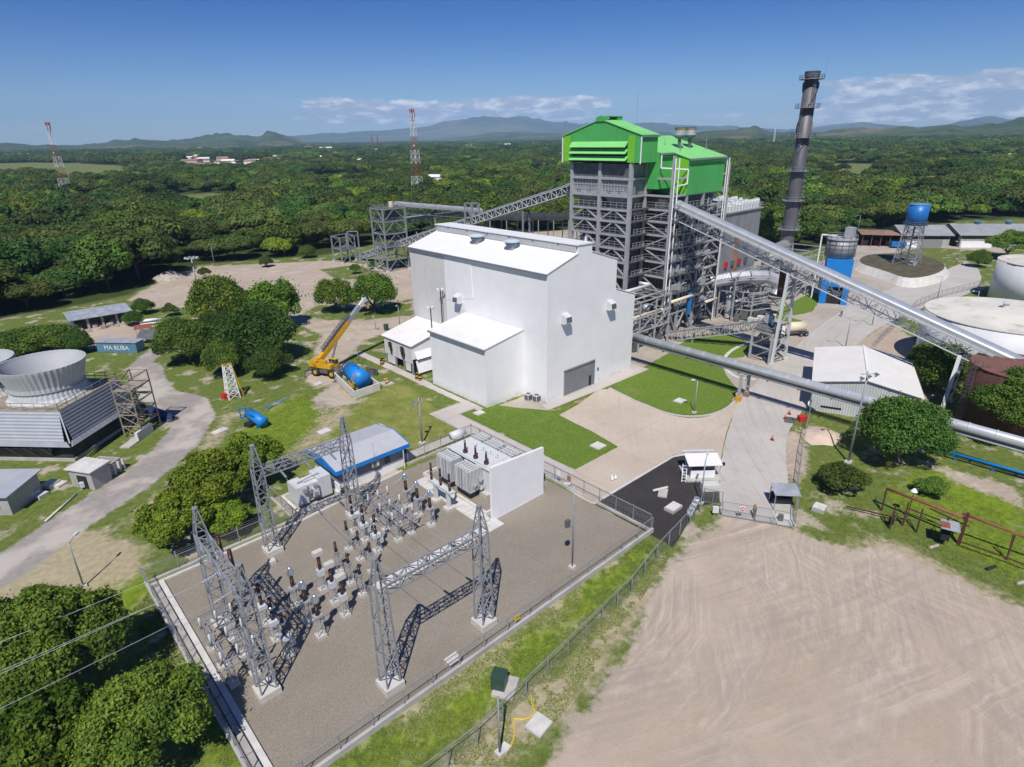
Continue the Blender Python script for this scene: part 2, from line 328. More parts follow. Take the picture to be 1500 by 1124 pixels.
def fence_mat():
    m, nt = nodes_of('chain_link'); b = NB(nt); x, y, z = b.sep(b.pos()); k = b.math('ADD', x, y)
    w1 = b.math('ABSOLUTE', b.math('SINE', b.math('MULTIPLY', b.math('ADD', k, z), 2*pi/0.14)))
    w2 = b.math('ABSOLUTE', b.math('SINE', b.math('MULTIPLY', b.math('SUBTRACT', k, z), 2*pi/0.14)))
    f = b.math('MAXIMUM', b.ss(w1, 0.982, 0.999), b.ss(w2, 0.982, 0.999))
    p = b.n('ShaderNodeBsdfPrincipled'); p.inputs['Base Color'].default_value = (0.42, 0.43, 0.44, 1); p.inputs['Metallic'].default_value = 0.5; p.inputs['Roughness'].default_value = 0.5
    t = b.n('ShaderNodeBsdfTransparent'); mx = b.n('ShaderNodeMixShader'); b.put(mx.inputs[0], f); nt.links.new(t.outputs[0], mx.inputs[1]); nt.links.new(p.outputs[0], mx.inputs[2])
    o = b.n('ShaderNodeOutputMaterial'); nt.links.new(mx.outputs[0], o.inputs[0]); return m
M['chain'] = fence_mat()
def leaf_mat(name, c0, c1, c2):
    """c0 dark, c1 mid, c2 young leaf colour"""
    m, nt = nodes_of(name); b = NB(nt)
    oi = b.n('ShaderNodeObjectInfo'); v = b.attr('leafv')
    big = b.noise(b.pos(), 0.16, 3)
    c = b.mix(b.ss(v, 0.05, 0.75), c0, c1); c = b.mix(b.ss(v, 0.72, 1.0, 0, 0.75), c, c2)
    c = b.mix(b.ss(big, 0.4, 0.65, 0, 0.45), c, c2)
    pt = b.noise(oi.outputs['Location'], 0.011, 3, 0.6); hs = b.n('ShaderNodeHueSaturation'); b.put(hs.inputs['Color'], c)
    b.put(hs.inputs['Hue'], b.math('ADD', 0.485, b.math('MULTIPLY', oi.outputs['Random'], 0.035)))
    b.put(hs.inputs['Value'], b.math('MULTIPLY', b.ss(pt, 0.32, 0.68, 0.82, 1.55), b.math('ADD', 0.70, b.math('MULTIPLY', b.math('FRACT', b.math('MULTIPLY', oi.outputs['Random'], 7.31)), 0.6))))
    p = b.n('ShaderNodeBsdfPrincipled'); b.put(p.inputs['Base Color'], hs.outputs[0]); p.inputs['Roughness'].default_value = 0.62; p.inputs['Specular IOR Level'].default_value = 0.25
    t = b.n('ShaderNodeBsdfTranslucent'); b.put(t.inputs['Color'], hs.outputs[0]); mx = b.n('ShaderNodeMixShader'); mx.inputs[0].default_value = 0.22
    nt.links.new(p.outputs[0], mx.inputs[1]); nt.links.new(t.outputs[0], mx.inputs[2]); o = b.n('ShaderNodeOutputMaterial'); nt.links.new(mx.outputs[0], o.inputs[0]); return m
M['leaf_wood'] = leaf_mat('wood_foliage', (0.052, 0.080, 0.015), (0.080, 0.114, 0.021), (0.125, 0.158, 0.031))
M['leaf_deep'] = leaf_mat('deep_green_foliage', (0.030, 0.066, 0.012), (0.047, 0.096, 0.016), (0.088, 0.145, 0.024))
M['leaf_lime'] = leaf_mat('yellow_green_foliage', (0.055, 0.105, 0.010), (0.122, 0.195, 0.014), (0.22, 0.285, 0.025))
M['leaf_fresh'] = leaf_mat('fresh_green_foliage', (0.046, 0.088, 0.012), (0.086, 0.146, 0.019), (0.16, 0.225, 0.030))
M['leaf_bloom'] = leaf_mat('pale_blossom_foliage', (0.10, 0.12, 0.05), (0.26, 0.25, 0.12), (0.40, 0.37, 0.20))
M['blade'] = leaf_mat('grass_blades', (0.085, 0.13, 0.018), (0.14, 0.19, 0.030), (0.22, 0.24, 0.060))
M['leaf_near'] = leaf_mat('bright_green_foliage', (0.058, 0.112, 0.013), (0.110, 0.185, 0.021), (0.21, 0.285, 0.034))  # brighter leaf greens for the near trees
M['leaf_near_deep'] = leaf_mat('glossy_foliage', (0.038, 0.084, 0.013), (0.072, 0.138, 0.020), (0.14, 0.21, 0.030))
# ------------------------------------------------------------------ ground sheet with its ground covers
def poly_sd(P, poly):
    """signed distance, positive inside"""
    poly = np.array(poly, float); n = len(poly); d = np.full(len(P), 1e18); ins = np.zeros(len(P), bool)
    for i in range(n):
        a, b = poly[i], poly[(i+1) % n]; e = b-a; w = P-a; L2 = max(e@e, 1e-9)
        t = np.clip((w@e)/L2, 0, 1); q = w-t[:, None]*e; d = np.minimum(d, (q*q).sum(1))
        c = (a[1] > P[:, 1]) != (b[1] > P[:, 1])
        with np.errstate(divide='ignore', invalid='ignore'):
            ins ^= c & (P[:, 0] < (b[0]-a[0])*(P[:, 1]-a[1])/(b[1]-a[1])+a[0])
    d = np.sqrt(d); return np.where(ins, d, -d)
def line_sd(P, pts, w):
    pts = np.array(pts, float); d = np.full(len(P), 1e18)
    for a, b in zip(pts, pts[1:]):
        e = b-a; r = P-a; t = np.clip((r@e)/(e@e), 0, 1); q = r-t[:, None]*e; d = np.minimum(d, (q*q).sum(1))
    return w/2-np.sqrt(d)
def PX(*pts): return [g2(*p) for p in pts]
PLANT = PX((-300, 520), (0, 468), (100, 450), (190, 432), (240, 405), (290, 388), (480, 373), (570, 352), (640, 350), (845, 336), (1000, 345), (1130, 374), (1195, 368), (1275, 343), (1420, 322), (1560, 318))+[(330, -160), (-120, -160), (-160, 150)]
COVER = {
 'dirt': [PX((760, 1160), (790, 1124), (872, 1020), (930, 930), (972, 835), (1036, 775), (1058, 750), (1163, 772), (1180, 786), (1240, 800), (1310, 808), (1400, 850), (1500, 890), (1620, 960))+[(58, -40), (10, -30)],
          PX((186, 440), (235, 412), (290, 391), (480, 382), (600, 393), (690, 395), (690, 475), (600, 464), (500, 462), (440, 470), (400, 452), (300, 450), (220, 452)),
          PX((420, 462), (600, 461), (606, 480), (562, 489), (532, 500), (508, 526), (502, 556), (486, 562), (462, 570), (448, 556), (462, 520), (470, 490), (440, 478)),
          PX((1148, 635), (1176, 628), (1186, 690), (1164, 720), (1152, 690)), PX((1330, 668), (1500, 720), (1500, 745), (1400, 705)),
          PX((90, 480), (200, 470), (235, 498), (150, 512), (60, 500)), PX((0, 455), (60, 440), (80, 452), (0, 470)),
          PX((455, 585), (492, 560), (525, 588), (500, 596), (470, 606)), PX((740, 320), (845, 305), (850, 350), (760, 352)),
          PX((1238, 515), (1300, 470), (1345, 500), (1340, 560), (1300, 530))],
 'tan': [PX((-40, 850), (0, 838), (70, 790), (110, 770), (190, 790), (222, 800), (214, 842), (150, 862), (100, 880), (40, 905), (-40, 930)),
         PX((180, 770), (270, 690), (310, 640), (330, 600), (340, 615), (320, 650), (285, 690), (220, 760)), PX((215, 880), (240, 870), (300, 990), (280, 1010)),
         PX((560, 1060), (700, 945), (790, 880), (900, 795), (915, 803), (800, 905), (700, 990), (610, 1070)), PX((640, 1120), (740, 1040), (860, 930), (960, 830), (975, 838), (880, 985), (790, 1080), (740, 1124)), PX((1170, 800), (1310, 790), (1420, 850), (1500, 885), (1500, 900), (1400, 860), (1310, 815)),
         PX((420, 670), (470, 610), (500, 590), (520, 600), (450, 660), (430, 690))],
 'lush': [PX((330, 650), (395, 600), (440, 575), (485, 605), (450, 640), (405, 665)), PX((500, 1124), (620, 1030), (760, 920), (935, 800), (950, 812), (830, 930), (690, 1060), (600, 1124)), PX((210, 850), (250, 860), (330, 1000), (370, 1124), (310, 1124), (250, 980)), PX((1290, 720), (1380, 680), (1500, 740), (1500, 850), (1400, 800)), PX((110, 850), (215, 835), (225, 900), (160, 900))],
 'lawn': [PX((415, 690), (430, 660), (480, 622), (530, 592), (565, 560), (600, 566), (672, 628), (590, 690), (470, 700))],
 'forest': [],
 'asphalt': []}
fx = np.concatenate([-np.geomspace(40000, 42, 34), np.arange(-40, 270, 1.25), np.geomspace(272, 45000, 40)])
fy = np.concatenate([-np.geomspace(40000, 32, 34), np.arange(-30, 290, 1.25), np.geomspace(292, 45000, 40)])
XX, YY = np.meshgrid(fx, fy); GP = np.stack([XX.ravel(), YY.ravel()], 1)
att = {}
for k, polys in COVER.items():
    v = np.full(len(GP), -8.0)
    for p in polys: v = np.maximum(v, poly_sd(GP, p))
    att[k] = v
att['asphalt'] = np.maximum(line_sd(GP, PX((-120, 900), (0, 838), (100, 768), (200, 703), (258, 655), (288, 612), (275, 590), (232, 580), (218, 560), (212, 540)), 6.0),
                            poly_sd(GP, PX((222, 585), (290, 590), (312, 612), (292, 640), (235, 618))))
att['asphalt'] = np.maximum(att['asphalt'], line_sd(GP, PX((215, 560), (205, 535), (240, 505)), 4.0))
att['forest'] = -poly_sd(GP, PLANT)
for isl in (PX((438, 463), (468, 446), (530, 452), (603, 438), (606, 462), (540, 469), (480, 469)), PX((470, 395), (520, 388), (560, 400), (540, 412), (490, 408))): att['dirt'] = np.minimum(att['dirt'], -poly_sd(GP, isl))
CLEARINGS = [(65, 250, 140, 12), (120, 262, 45, 7), (290, 296, 85, 14), (500, 262, 55, 8), (640, 274, 36, 6), (190, 262, 45, 6), (720, 262, 40, 5), (1245, 246, 60, 7), (1262, 262, 60, 9), (1420, 234, 90, 7), (1370, 274, 40, 7), (800, 252, 40, 6), (330, 246, 70, 8), (1475, 328, 50, 10), (790, 312, 32, 8), (1250, 231, 35, 5), (560, 250, 30, 5), (1360, 262, 30, 5)]
att['field'] = np.full(len(GP), -8.0)
for cx_, cy_, a_, b_ in CLEARINGS: att['field'] = np.maximum(att['field'], poly_sd(GP, [g2(cx_+a_*cos(t_), max(cy_+b_*sin(t_), 226)) for t_ in np.linspace(0, 6.28, 20)[:-1]]))
nx, ny = len(fx), len(fy)
idx = np.arange(nx*ny).reshape(ny, nx)
quads = np.stack([idx[:-1, :-1], idx[:-1, 1:], idx[1:, 1:], idx[1:, :-1]], -1).reshape(-1, 4)
def raw_mesh(name, V, Q):
    me = bpy.data.meshes.new(name); k = Q.shape[1]
    me.vertices.add(len(V)); me.vertices.foreach_set('co', np.asarray(V, np.float32).ravel())
    me.loops.add(Q.size); me.loops.foreach_set('vertex_index', Q.astype(np.int32).ravel())
    me.polygons.add(len(Q)); me.polygons.foreach_set('loop_start', np.arange(0, Q.size, k, dtype=np.int32))
    me.update(calc_edges=True); return me
def ground():
    me = raw_mesh('ground', np.concatenate([GP, np.zeros((len(GP), 1))], 1), quads)
    for k, v in att.items():
        a = me.attributes.new(k, 'FLOAT', 'POINT'); a.data.foreach_set('value', np.clip(v, -8, 8).astype(np.float32))
    m, nt = nodes_of('ground_cover'); b = NB(nt); P = b.pos(); x, y, z = b.sep(P)
    n1 = b.noise(P, 0.22, 7, 0.62); n2 = b.noise(P, 1.3, 6, 0.65); n3 = b.noise(P, 7.0, 4, 0.7); n4 = b.noise(P, 0.05, 4, 0.6); nf = b.noise(P, 0.0022, 5, 0.6)
    def msk(k, amp, w, noise=n2, noise2=n1, amp2=2.0):
        t = b.math('ADD', b.attr(k), b.math('MULTIPLY', b.math('SUBTRACT', noise, 0.5), amp)); t = b.math('ADD', t, b.math('MULTIPLY', b.math('SUBTRACT', noise2, 0.5), amp2))
        return b.ss(t, -w, w)
    soil = b.mix(b.ss(n2, 0.35, 0.65), (0.40, 0.335, 0.265), (0.52, 0.45, 0.37))
    green = b.mix(b.ss(n2, 0.35, 0.62), (0.080, 0.122, 0.020), (0.14, 0.185, 0.036)); green = b.mix(b.ss(n3, 0.4, 0.7, 0, 0.6), green, (0.19, 0.205, 0.07))
    g = b.mix(b.ss(b.math('ADD', n1, b.math('MULTIPLY', n3, 0.12)), 0.59, 0.70, 0, 0.85), green, soil)
    lush = b.mix(b.ss(n2, 0.35, 0.65), (0.12, 0.19, 0.013), (0.21, 0.28, 0.022)); g = b.mix(b.math('MULTIPLY', msk('lush', 5, 1.6), 0.9), g, lush)
    lawn = b.mix(b.ss(n1, 0.38, 0.62), (0.19, 0.22, 0.043), (0.28, 0.275, 0.085)); lawn = b.mix(b.ss(n3, 0.35, 0.7, 0, 0.5), lawn, (0.14, 0.18, 0.032)); g = b.mix(msk('lawn', 1.5, 0.8), g, lawn)
    tan = b.mix(b.ss(n2, 0.3, 0.7), (0.36, 0.295, 0.185), (0.46, 0.395, 0.27)); tan = b.mix(b.ss(n3, 0.5, 0.8, 0, 0.6), tan, (0.17, 0.17, 0.06))
    g = b.mix(b.math('MULTIPLY', msk('tan', 3.5, 1.4, n2, n1, 6.0), 0.92), g, tan)
    # driven dirt: pale dust with tyre arcs
    dirt = b.mix(b.ss(n4, 0.35, 0.65), (0.44, 0.35, 0.262), (0.515, 0.42, 0.325)); dirt = b.mix(b.ss(n1, 0.42, 0.75, 0, 0.6), dirt, (0.37, 0.32, 0.27)); dirt = b.mix(b.ss(n3, 0.45, 0.75, 0, 0.42), dirt, (0.34, 0.29, 0.24)); dirt = b.mix(b.ss(b.noise(P, 28, 2, 0.8), 0.4, 0.7, 0, 0.30), dirt, (0.30, 0.26, 0.22))
    for cx, cy, k, sc, mo in ((61, 32, 0.16, 11.0, 0.1), (80, -34, 2.6, 0.6, 0.0), (34, 52, 2.0, 0.5, 0.33), (95, 15, 0.35, 9.0, 0.6), (150, 260, 1.2, 0.3, 0.8)):
        dx = b.math('SUBTRACT', x, cx); dy = b.math('SUBTRACT', y, cy); r = b.math('SQRT', b.math('ADD', b.math('MULTIPLY', dx, dx), b.math('MULTIPLY', dy, dy)))
        r = b.math('ADD', r, b.math('MULTIPLY', n1, 1.2)); a = b.math('ARCTAN2', dy, dx)
        t = b.noise(b.comb(b.math('MULTIPLY', r, k), b.math('MULTIPLY', a, 4*sc), mo*9), 1.0, 6, 0.72)
        w = b.ss(b.noise(b.vmul(P, (1, 1, 0)), 0.055+mo*0.02, 3, 0.6), 0.42, 0.62)
        dirt = b.mix(b.math('MULTIPLY', w, b.ss(t, 0.50, 0.66, 0, 0.66)), dirt, (0.33, 0.285, 0.24)); dirt = b.mix(b.math('MULTIPLY', w, b.ss(t, 0.32, 0.49, 0.48, 0.0)), dirt, (0.63, 0.545, 0.455))
    spot = b.noise(P, 0.11, 3, 0.5); dirt = b.mix(b.ss(spot, 0.68, 0.76, 0, 0.55), dirt, (0.40, 0.25, 0.16))
    g = b.mix(msk('dirt', 3.0, 0.7, n2, n1, 4.0), g, dirt)
    asp = b.mix(b.ss(n2, 0.3, 0.7), (0.29, 0.262, 0.24), (0.36, 0.325, 0.295)); asp = b.mix(b.ss(n3, 0.4, 0.7, 0, 0.4), asp, (0.235, 0.212, 0.195))
    asp = b.mix(b.ss(b.noise(P, 0.12, 5, 0.6), 0.46, 0.62, 0, 0.85), asp, (0.51, 0.46, 0.40))
    g = b.mix(msk('asphalt', 1.2, 0.35, n2, n1, 0.8), g, asp)
    floor_ = b.mix(n1, (0.028, 0.045, 0.012), (0.06, 0.085, 0.022))
    field = b.mix(b.ss(nf, 0.56, 0.62), floor_, (0.11, 0.15, 0.035))
    dist = b.math('SQRT', b.math('ADD', b.math('MULTIPLY', x, x), b.math('MULTIPLY', y, y)))
    field = b.mix(b.ss(dist, 900, 3000), floor_, field)
    g = b.mix(msk('forest', 3, 2.0), g, field)
    fld = b.mix(b.ss(n1, 0.4, 0.65), (0.12, 0.16, 0.035), (0.21, 0.21, 0.085)); g = b.mix(msk('field', 3, 3.0), g, fld)
    bh = b.math('ADD', b.math('MULTIPLY', n3, 0.5), n2)
    b.finish(g, 0.95, 0, b.bump(bh, 0.5, 0.12), 0.15)
    me.materials.append(m); o = bpy.data.objects.new('ground', me); COL.objects.link(o); struct(o); return o
ground()
# ------------------------------------------------------------------ laid surfaces
def surf_mat(name, c0, c1, dark, joints=None, grain=0.25, gs=9.0, patch=0.4, streaks=0.0, rough=0.92):
    m, nt = nodes_of(name); b = NB(nt); P = b.pos(); x, y, z = b.sep(P)
    c = b.mix(b.ss(b.noise(P, 0.12, 6, 0.6), 0.35, 0.65), c0, c1); c = b.mix(b.ss(b.noise(P, 0.55, 8, 0.7), 0.52, 0.75, 0, patch), c, dark)
    c = b.mix(b.ss(b.noise(P, gs, 3, 0.8), 0.35, 0.7, 0, grain), c, tint(dark, 0.8))
    if streaks:
        dx = b.math('SUBTRACT', x, 160); dy = b.math('SUBTRACT', y, -60); r = b.math('SQRT', b.math('ADD', b.math('MULTIPLY', dx, dx), b.math('MULTIPLY', dy, dy)))
        t = b.noise(b.comb(b.math('MULTIPLY', r, 1.3), b.math('MULTIPLY', b.math('ARCTAN2', dy, dx), 4.0), 0.0), 1.0, 5, 0.65)
        c = b.mix(b.ss(t, 0.5, 0.68, 0, streaks), c, dark)
    if joints:
        for k, s in joints:
            q = b.math('FRACT', b.math('MULTIPLY', {'x': x, 'y': y}[k], 1.0/s)); c = b.mix(b.ss(q, 0.0, 0.05*2.5/s, 0.55, 0.0), c, tint(dark, 0.6))
    b.finish(c, rough, 0, b.bump(b.noise(P, gs, 4, 0.7), 0.35, 0.04), 0.2); return m
SM = {'gravel': surf_mat('crushed_stone', (0.285, 0.25, 0.203), (0.325, 0.287, 0.235), (0.175, 0.145, 0.110), grain=0.62, gs=7.5, patch=0.15),
      'black': surf_mat('black_gravel', (0.030, 0.029, 0.030), (0.042, 0.040, 0.040), (0.10, 0.085, 0.075), grain=0.5, gs=4.0, patch=0.25),
      'tanc': surf_mat('tan_concrete', (0.50, 0.42, 0.335), (0.565, 0.485, 0.395), (0.38, 0.32, 0.265), joints=(('x', 9.0), ('y', 8.0)), patch=0.62, streaks=0.4),
      'road': surf_mat('grey_concrete_road', (0.475, 0.445, 0.405), (0.535, 0.50, 0.46), (0.36, 0.33, 0.30), joints=(('x', 6.0),), patch=0.55, streaks=0.5),
      'pave': surf_mat('plant_concrete', (0.40, 0.35, 0.295), (0.48, 0.43, 0.375), (0.27, 0.20, 0.15), joints=(('x', 7.0), ('y', 7.0)), patch=0.65),
      'slab': surf_mat('paving_slabs', (0.50, 0.455, 0.415), (0.55, 0.505, 0.46), (0.38, 0.34, 0.31), joints=(('y', 2.4),), patch=0.3),
      'grass': None}
def lawn_mat():
    m, nt = nodes_of('mown_lawn'); b = NB(nt); P = b.pos(); n1 = b.noise(P, 0.25, 6, 0.6); n2 = b.noise(P, 2.2, 5, 0.7); n3 = b.noise(P, 9, 3, 0.75)
    c = b.mix(b.ss(n2, 0.35, 0.65), (0.115, 0.195, 0.024), (0.185, 0.27, 0.042)); c = b.mix(b.ss(n3, 0.38, 0.68, 0, 0.55), c, (0.082, 0.135, 0.020)); c = b.mix(b.ss(n1, 0.56, 0.74, 0, 0.6), c, (0.215, 0.21, 0.085))
    b.finish(c, 0.95, 0, b.bump(b.math('ADD', n2, n3), 0.7, 0.12), 0.15); return m
SM['grass'] = lawn_mat()
def ragged(pts, step=1.2, amp=0.22, seed=1):
    rnd = random.Random(seed); out = []
    n = len(pts)
    for i in range(n):
        a, b = pts[i], pts[(i+1) % n]; k = max(1, int(math.dist(a, b)/step))
        for j in range(k):
            p = lerp(a, b, j/k); out.append((p[0]+rnd.uniform(-amp, amp), p[1]+rnd.uniform(-amp, amp)))
    return out
def sheet(name, pts, z, m, rag=0.0, seed=1):
    if rag: pts = ragged(pts, amp=rag, seed=seed)
    n = len(pts); a = sum(pts[i][0]*pts[(i+1) % n][1]-pts[(i+1) % n][0]*pts[i][1] for i in range(n))
    if a < 0: pts = pts[::-1]
    return struct(MB().add([(p[0], p[1], z) for p in pts], [tuple(range(n))]).build(name, m))
def kerb(name, pts, w=0.18, h=0.14, m=None, closed=False):
    mb = MB(); seg = list(zip(pts, pts[1:]+([pts[0]] if closed else [])))
    if not closed: seg = seg[:len(pts)-1]
    for a, b in seg:
        rz = math.atan2(b[1]-a[1], b[0]-a[0]); mb.cbox(((a[0]+b[0])/2, (a[1]+b[1])/2, h/2), (math.dist(a, b)+w*0.5, w, h+random.uniform(0, 0.004)), rz)
    return struct(mb.build(name, m or M['concrete_pale']))
def smooth(pts, it=2, closed=False):
    for _ in range(it):
        o = [] if closed else [pts[0]]; n = len(pts)
        for i in range(n if closed else n-1):
            a, b = pts[i], pts[(i+1) % n]; o += [lerp(a, b, 0.25), lerp(a, b, 0.75)]
        if not closed: o.append(pts[-1])
        pts = o
    return pts
# paved floor of the plant, then roads and lawns on it
sheet('plant_pavement', [(90.5, 42), (101, 42), (142, 47), (165, 46), (200, 45), (215, 70), (215, 128), (100, 128), (86, 110), (86, 104), (90.9, 64.5)], 0.012, SM['pave'], 0.1)
L = smooth(PX((1056, 756), (1053, 715), (1059, 655), (1075, 604), (1086, 583), (1115, 553), (1160, 512), (1205, 474), (1262, 437), (1330, 415), (1385, 396), (1415, 383)), 2)
R = smooth(PX((1432, 392), (1440, 412), (1420, 432), (1380, 440), (1335, 458), (1290, 478), (1262, 498), (1225, 540), (1190, 590), (1166, 612), (1151, 640), (1152, 690), (1163, 770)), 2)
sheet('main_road', L+R, 0.030, SM['road'], 0.06)
sheet('plaza', smooth(PX((1230, 418), (1290, 399), (1330, 360), (1440, 368), (1480, 372), (1470, 350), (1270, 352), (1232, 372), (1180, 392)), 1), 0.018, SM['pave'], 0.1)
A = PX((866, 740), (800, 697), (843, 688), (905, 655), (868, 633), (818, 609), (850, 591), (876, 571), (897, 570))+smooth(PX((897, 570), (940, 592), (985, 610), (1020, 614), (1050, 607), (1075, 594), (1086, 583)), 2)
A += smooth(PX((1086, 583), (1066, 625), (1058, 660), (1054, 690)), 1)+smooth(PX((1050, 682), (1030, 668), (1003, 664), (983, 668)), 1)
sheet('parking_apron', A, 0.022, SM['tanc'])
bed = PX((871, 738), (985, 670))+smooth(PX((985, 670), (1003, 666), (1030, 671), (1052, 690)), 1)+PX((1053, 736), (1024, 742), (986, 802))
sheet('black_gravel_bed', bed, 0.02, SM['black'], 0.05)
kerb('kerb', PX((871, 738), (985, 670))+smooth(PX((985, 670), (1003, 666), (1030, 671), (1052, 690)), 2), 0.3, 0.12)
lawn1 = PX((682, 606), (726, 594), (760, 598), (812, 602), (852, 589), (818, 608), (868, 633), (905, 655), (842, 688))
sheet('lawn', lawn1, 0.026, SM['grass'], 0.12, 3)
lawn2 = smooth(PX((893, 567), (945, 537), (985, 514), (1040, 504), (1062, 514), (1056, 535), (1068, 556), (1082, 572), (1064, 597), (1030, 608), (985, 606), (935, 588)), 1, True)
sheet('lawn', lawn2, 0.036, SM['grass'], 0.10, 4)
sheet('lawn', smooth(PX((990, 508), (1010, 497), (1050, 487), (1098, 499), (1095, 522), (1070, 526), (1020, 512)), 1, True), 0.034, SM['grass'], 0.12, 5)
sheet('lawn', smooth(PX((1125, 463), (1165, 440), (1200, 424), (1196, 455), (1170, 462)), 1, True), 0.034, SM['grass'], 0.12, 6)
sheet('lawn', PX((1085, 472), (1120, 456), (1175, 470), (1165, 476), (1125, 463), (1095, 478)), 0.032, SM['grass'], 0.1, 7)
kerb('kerb', smooth(PX((893, 569), (935, 590), (985, 609), (1030, 611), (1066, 600), (1085, 578)), 2), 0.55, 0.05, M['concrete'])
kerb('kerb', smooth(PX((1105, 556), (1075, 553), (1058, 535), (1066, 515), (1105, 498)), 2), 0.7, 0.06, M['concrete_pale'])
sheet('hall_pavement', [(66, 65.25), (66, 63.0), (80, 62.6), (93, 62.4), (93, 70), (90.8, 70), (90.8, 65.25)], 0.040, SM['slab'])
sheet('hall_pavement', [(57.2, 70), (57.2, 112), (59.0, 112), (59.0, 86), (58.6, 86), (58.6, 70)], 0.024, SM['slab'], 0.08)
sheet('hall_pavement', [(66, 65.2), (66, 63), (62, 64.2), (57.5, 69), (58.8, 70.2), (67.4, 70.2), (67.4, 65.2)], 0.020, SM['pave'], 0.15)
sheet('walkway', [(50.9, 46.6), (54.0, 46.6), (54.0, 72.4), (58.6, 72.4), (58.6, 75.6), (50.9, 75.6)], 0.032, SM['slab'])
kerb('kerb', [(50.8, 46.6), (50.8, 75.7), (56.9, 75.7)], 0.25, 0.07, M['concrete']); kerb('kerb', [(54.1, 46.6), (54.1, 72.3), (57.5, 72.3)], 0.25, 0.07, M['concrete'])
sheet('walkway', [(37.5, 65.4), (50.6, 65.4), (50.6, 67.2), (37.5, 67.2)], 0.028, SM['slab'])
sheet('gravel_yard', [(6.0, 32.1), (49.7, 32.1), (49.7, 63.0), (37, 63.2), (22.4, 62.0), (6.0, 62.0)], 0.024, SM['gravel'])
sheet('gravel_yard', [(21.6, 62.3), (37.0, 63.4), (37, 66.5), (27, 69.5), (21.6, 69.0)], 0.020, SM['pave'])
# cable trench covered with slabs
tr = MB()
for i in range(21): tr.cbox((22.9+i*0.79, 45.35, 0.09), (0.75, 1.7, 0.10), random.uniform(-.01, .01))
for i in range(17): tr.cbox((37.75, 46.7+i*0.79, 0.087), (1.7, 0.74, 0.10), random.uniform(-.01, .01))
struct(tr.build('trench_cover', M['concrete_pale']))
# mound below the water tower with its sloping concrete skirt
def mound():
    base = smooth(PX((1240, 394), (1290, 409), (1325, 424), (1370, 418), (1395, 404), (1382, 390), (1340, 378), (1260, 378)), 2, True)
    cx = sum(p[0] for p in base)/len(base); cy = sum(p[1] for p in base)/len(base); top = [(cx+(p[0]-cx)*0.86, cy+(p[1]-cy)*0.86) for p in base]; n = len(base)
    if sum(base[i][0]*base[(i+1) % n][1]-base[(i+1) % n][0]*base[i][1] for i in range(n)) < 0: base = base[::-1]; top = top[::-1]
    struct(MB().add([(p[0], p[1], 0.02) for p in base]+[(p[0], p[1], 2.2) for p in top], [(i, (i+1) % n, n+(i+1) % n, n+i) for i in range(n)]).build('embankment', M['concrete_pale']))
    sheet('mound_top', [((p[0]-cx)*1.0+cx, (p[1]-cy)*1.0+cy) for p in top], 2.2, mat('mulched_mound', (0.10, 0.085, 0.05), 0.95, var=0.3, scale=0.4, dirtamt=0.5, dirt=(0.09, 0.11, 0.03)))
    return cx, cy
MOUND = mound()
# ------------------------------------------------------------------ hills and mountains along the horizon
def vnoise(x, y, seed=0):
    xi = np.floor(x).astype(int); yi = np.floor(y).astype(int); fx_ = x-xi; fy_ = y-yi
    def h(a, b):
        n = (a*374761393+b*668265263+seed*1442695041) & 0xffffffff; n = ((n ^ (n >> 13))*1274126177) & 0xffffffff; return ((n ^ (n >> 16)) & 0xffff)/65535.0
    u = fx_*fx_*(3-2*fx_); v = fy_*fy_*(3-2*fy_)
    return (h(xi, yi)*(1-u)+h(xi+1, yi)*u)*(1-v)+(h(xi, yi+1)*(1-u)+h(xi+1, yi+1)*u)*v
def fbm(x, y, o=5, seed=0):
    s = 0; a = 0.5; t = 0
    for i in range(o): s = s+a*vnoise(x*2**i, y*2**i, seed+i); t += a; a *= 0.55
    return s/t
def hill_mat(name, c0, c1, c2, sc):
    m, nt = nodes_of(name); b = NB(nt); P = b.pos(); n = b.noise(P, sc, 8, 0.65); c = b.mix(b.ss(n, 0.35, 0.6), c0, c1); c = b.mix(b.ss(b.noise(P, sc*0.45, 6, 0.6), 0.51, 0.64, 0, 0.7), c, c2)
    b.finish(c, 1.0, 0, b.bump(b.noise(P, sc*5, 6, 0.7), 0.8, 8.0), 0.0); return m
def hills(name, D, prof, depth, mm, seed, rough=0.25, nr=46, na=240):
    """a range whose crest stands D metres away and follows the profile given as picture points"""
    pr = sorted([az_of(px, py) for px, py in prof]); azs = np.linspace(pr[0][0], pr[-1][0], na)
    crest = np.maximum(CAM_H+D*np.interp(azs, [p[0] for p in pr], [p[1] for p in pr]), -20)
    rr = np.linspace(-1, 0.7, nr); V = np.zeros((nr, na, 3))
    for k, r in enumerate(rr):
        d = D+r*depth; shape = np.clip(1-np.abs(r)**1.25, 0, 1) if r < 0 else 1-0.6*r
        x = d*np.cos(azs); y = d*np.sin(azs); nz = fbm(x/(depth*0.11), y/(depth*0.11), 6, seed)-0.5
        gul = np.abs(fbm(x/(depth*0.10), y/(depth*0.22), 5, seed+40)-0.5)*2
        z = crest*(shape+nz*rough*2*(1-abs(r))*(1 if abs(r) > 0.05 else 0.35)-gul*rough*0.8*min(1, abs(r)*3)*(1-abs(r)))
        V[k, :, 0] = x; V[k, :, 1] = y; V[k, :, 2] = np.maximum(z, -3 if r > -0.98 else -4)
    idx = np.arange(nr*na).reshape(nr, na); Q = np.stack([idx[:-1, :-1], idx[1:, :-1], idx[1:, 1:], idx[:-1, 1:]], -1).reshape(-1, 4)[:, ::-1]
    me = raw_mesh(name, V.reshape(-1, 3), Q); me.materials.append(mm); me.shade_smooth(); o = bpy.data.objects.new(name, me); COL.objects.link(o); struct(o)
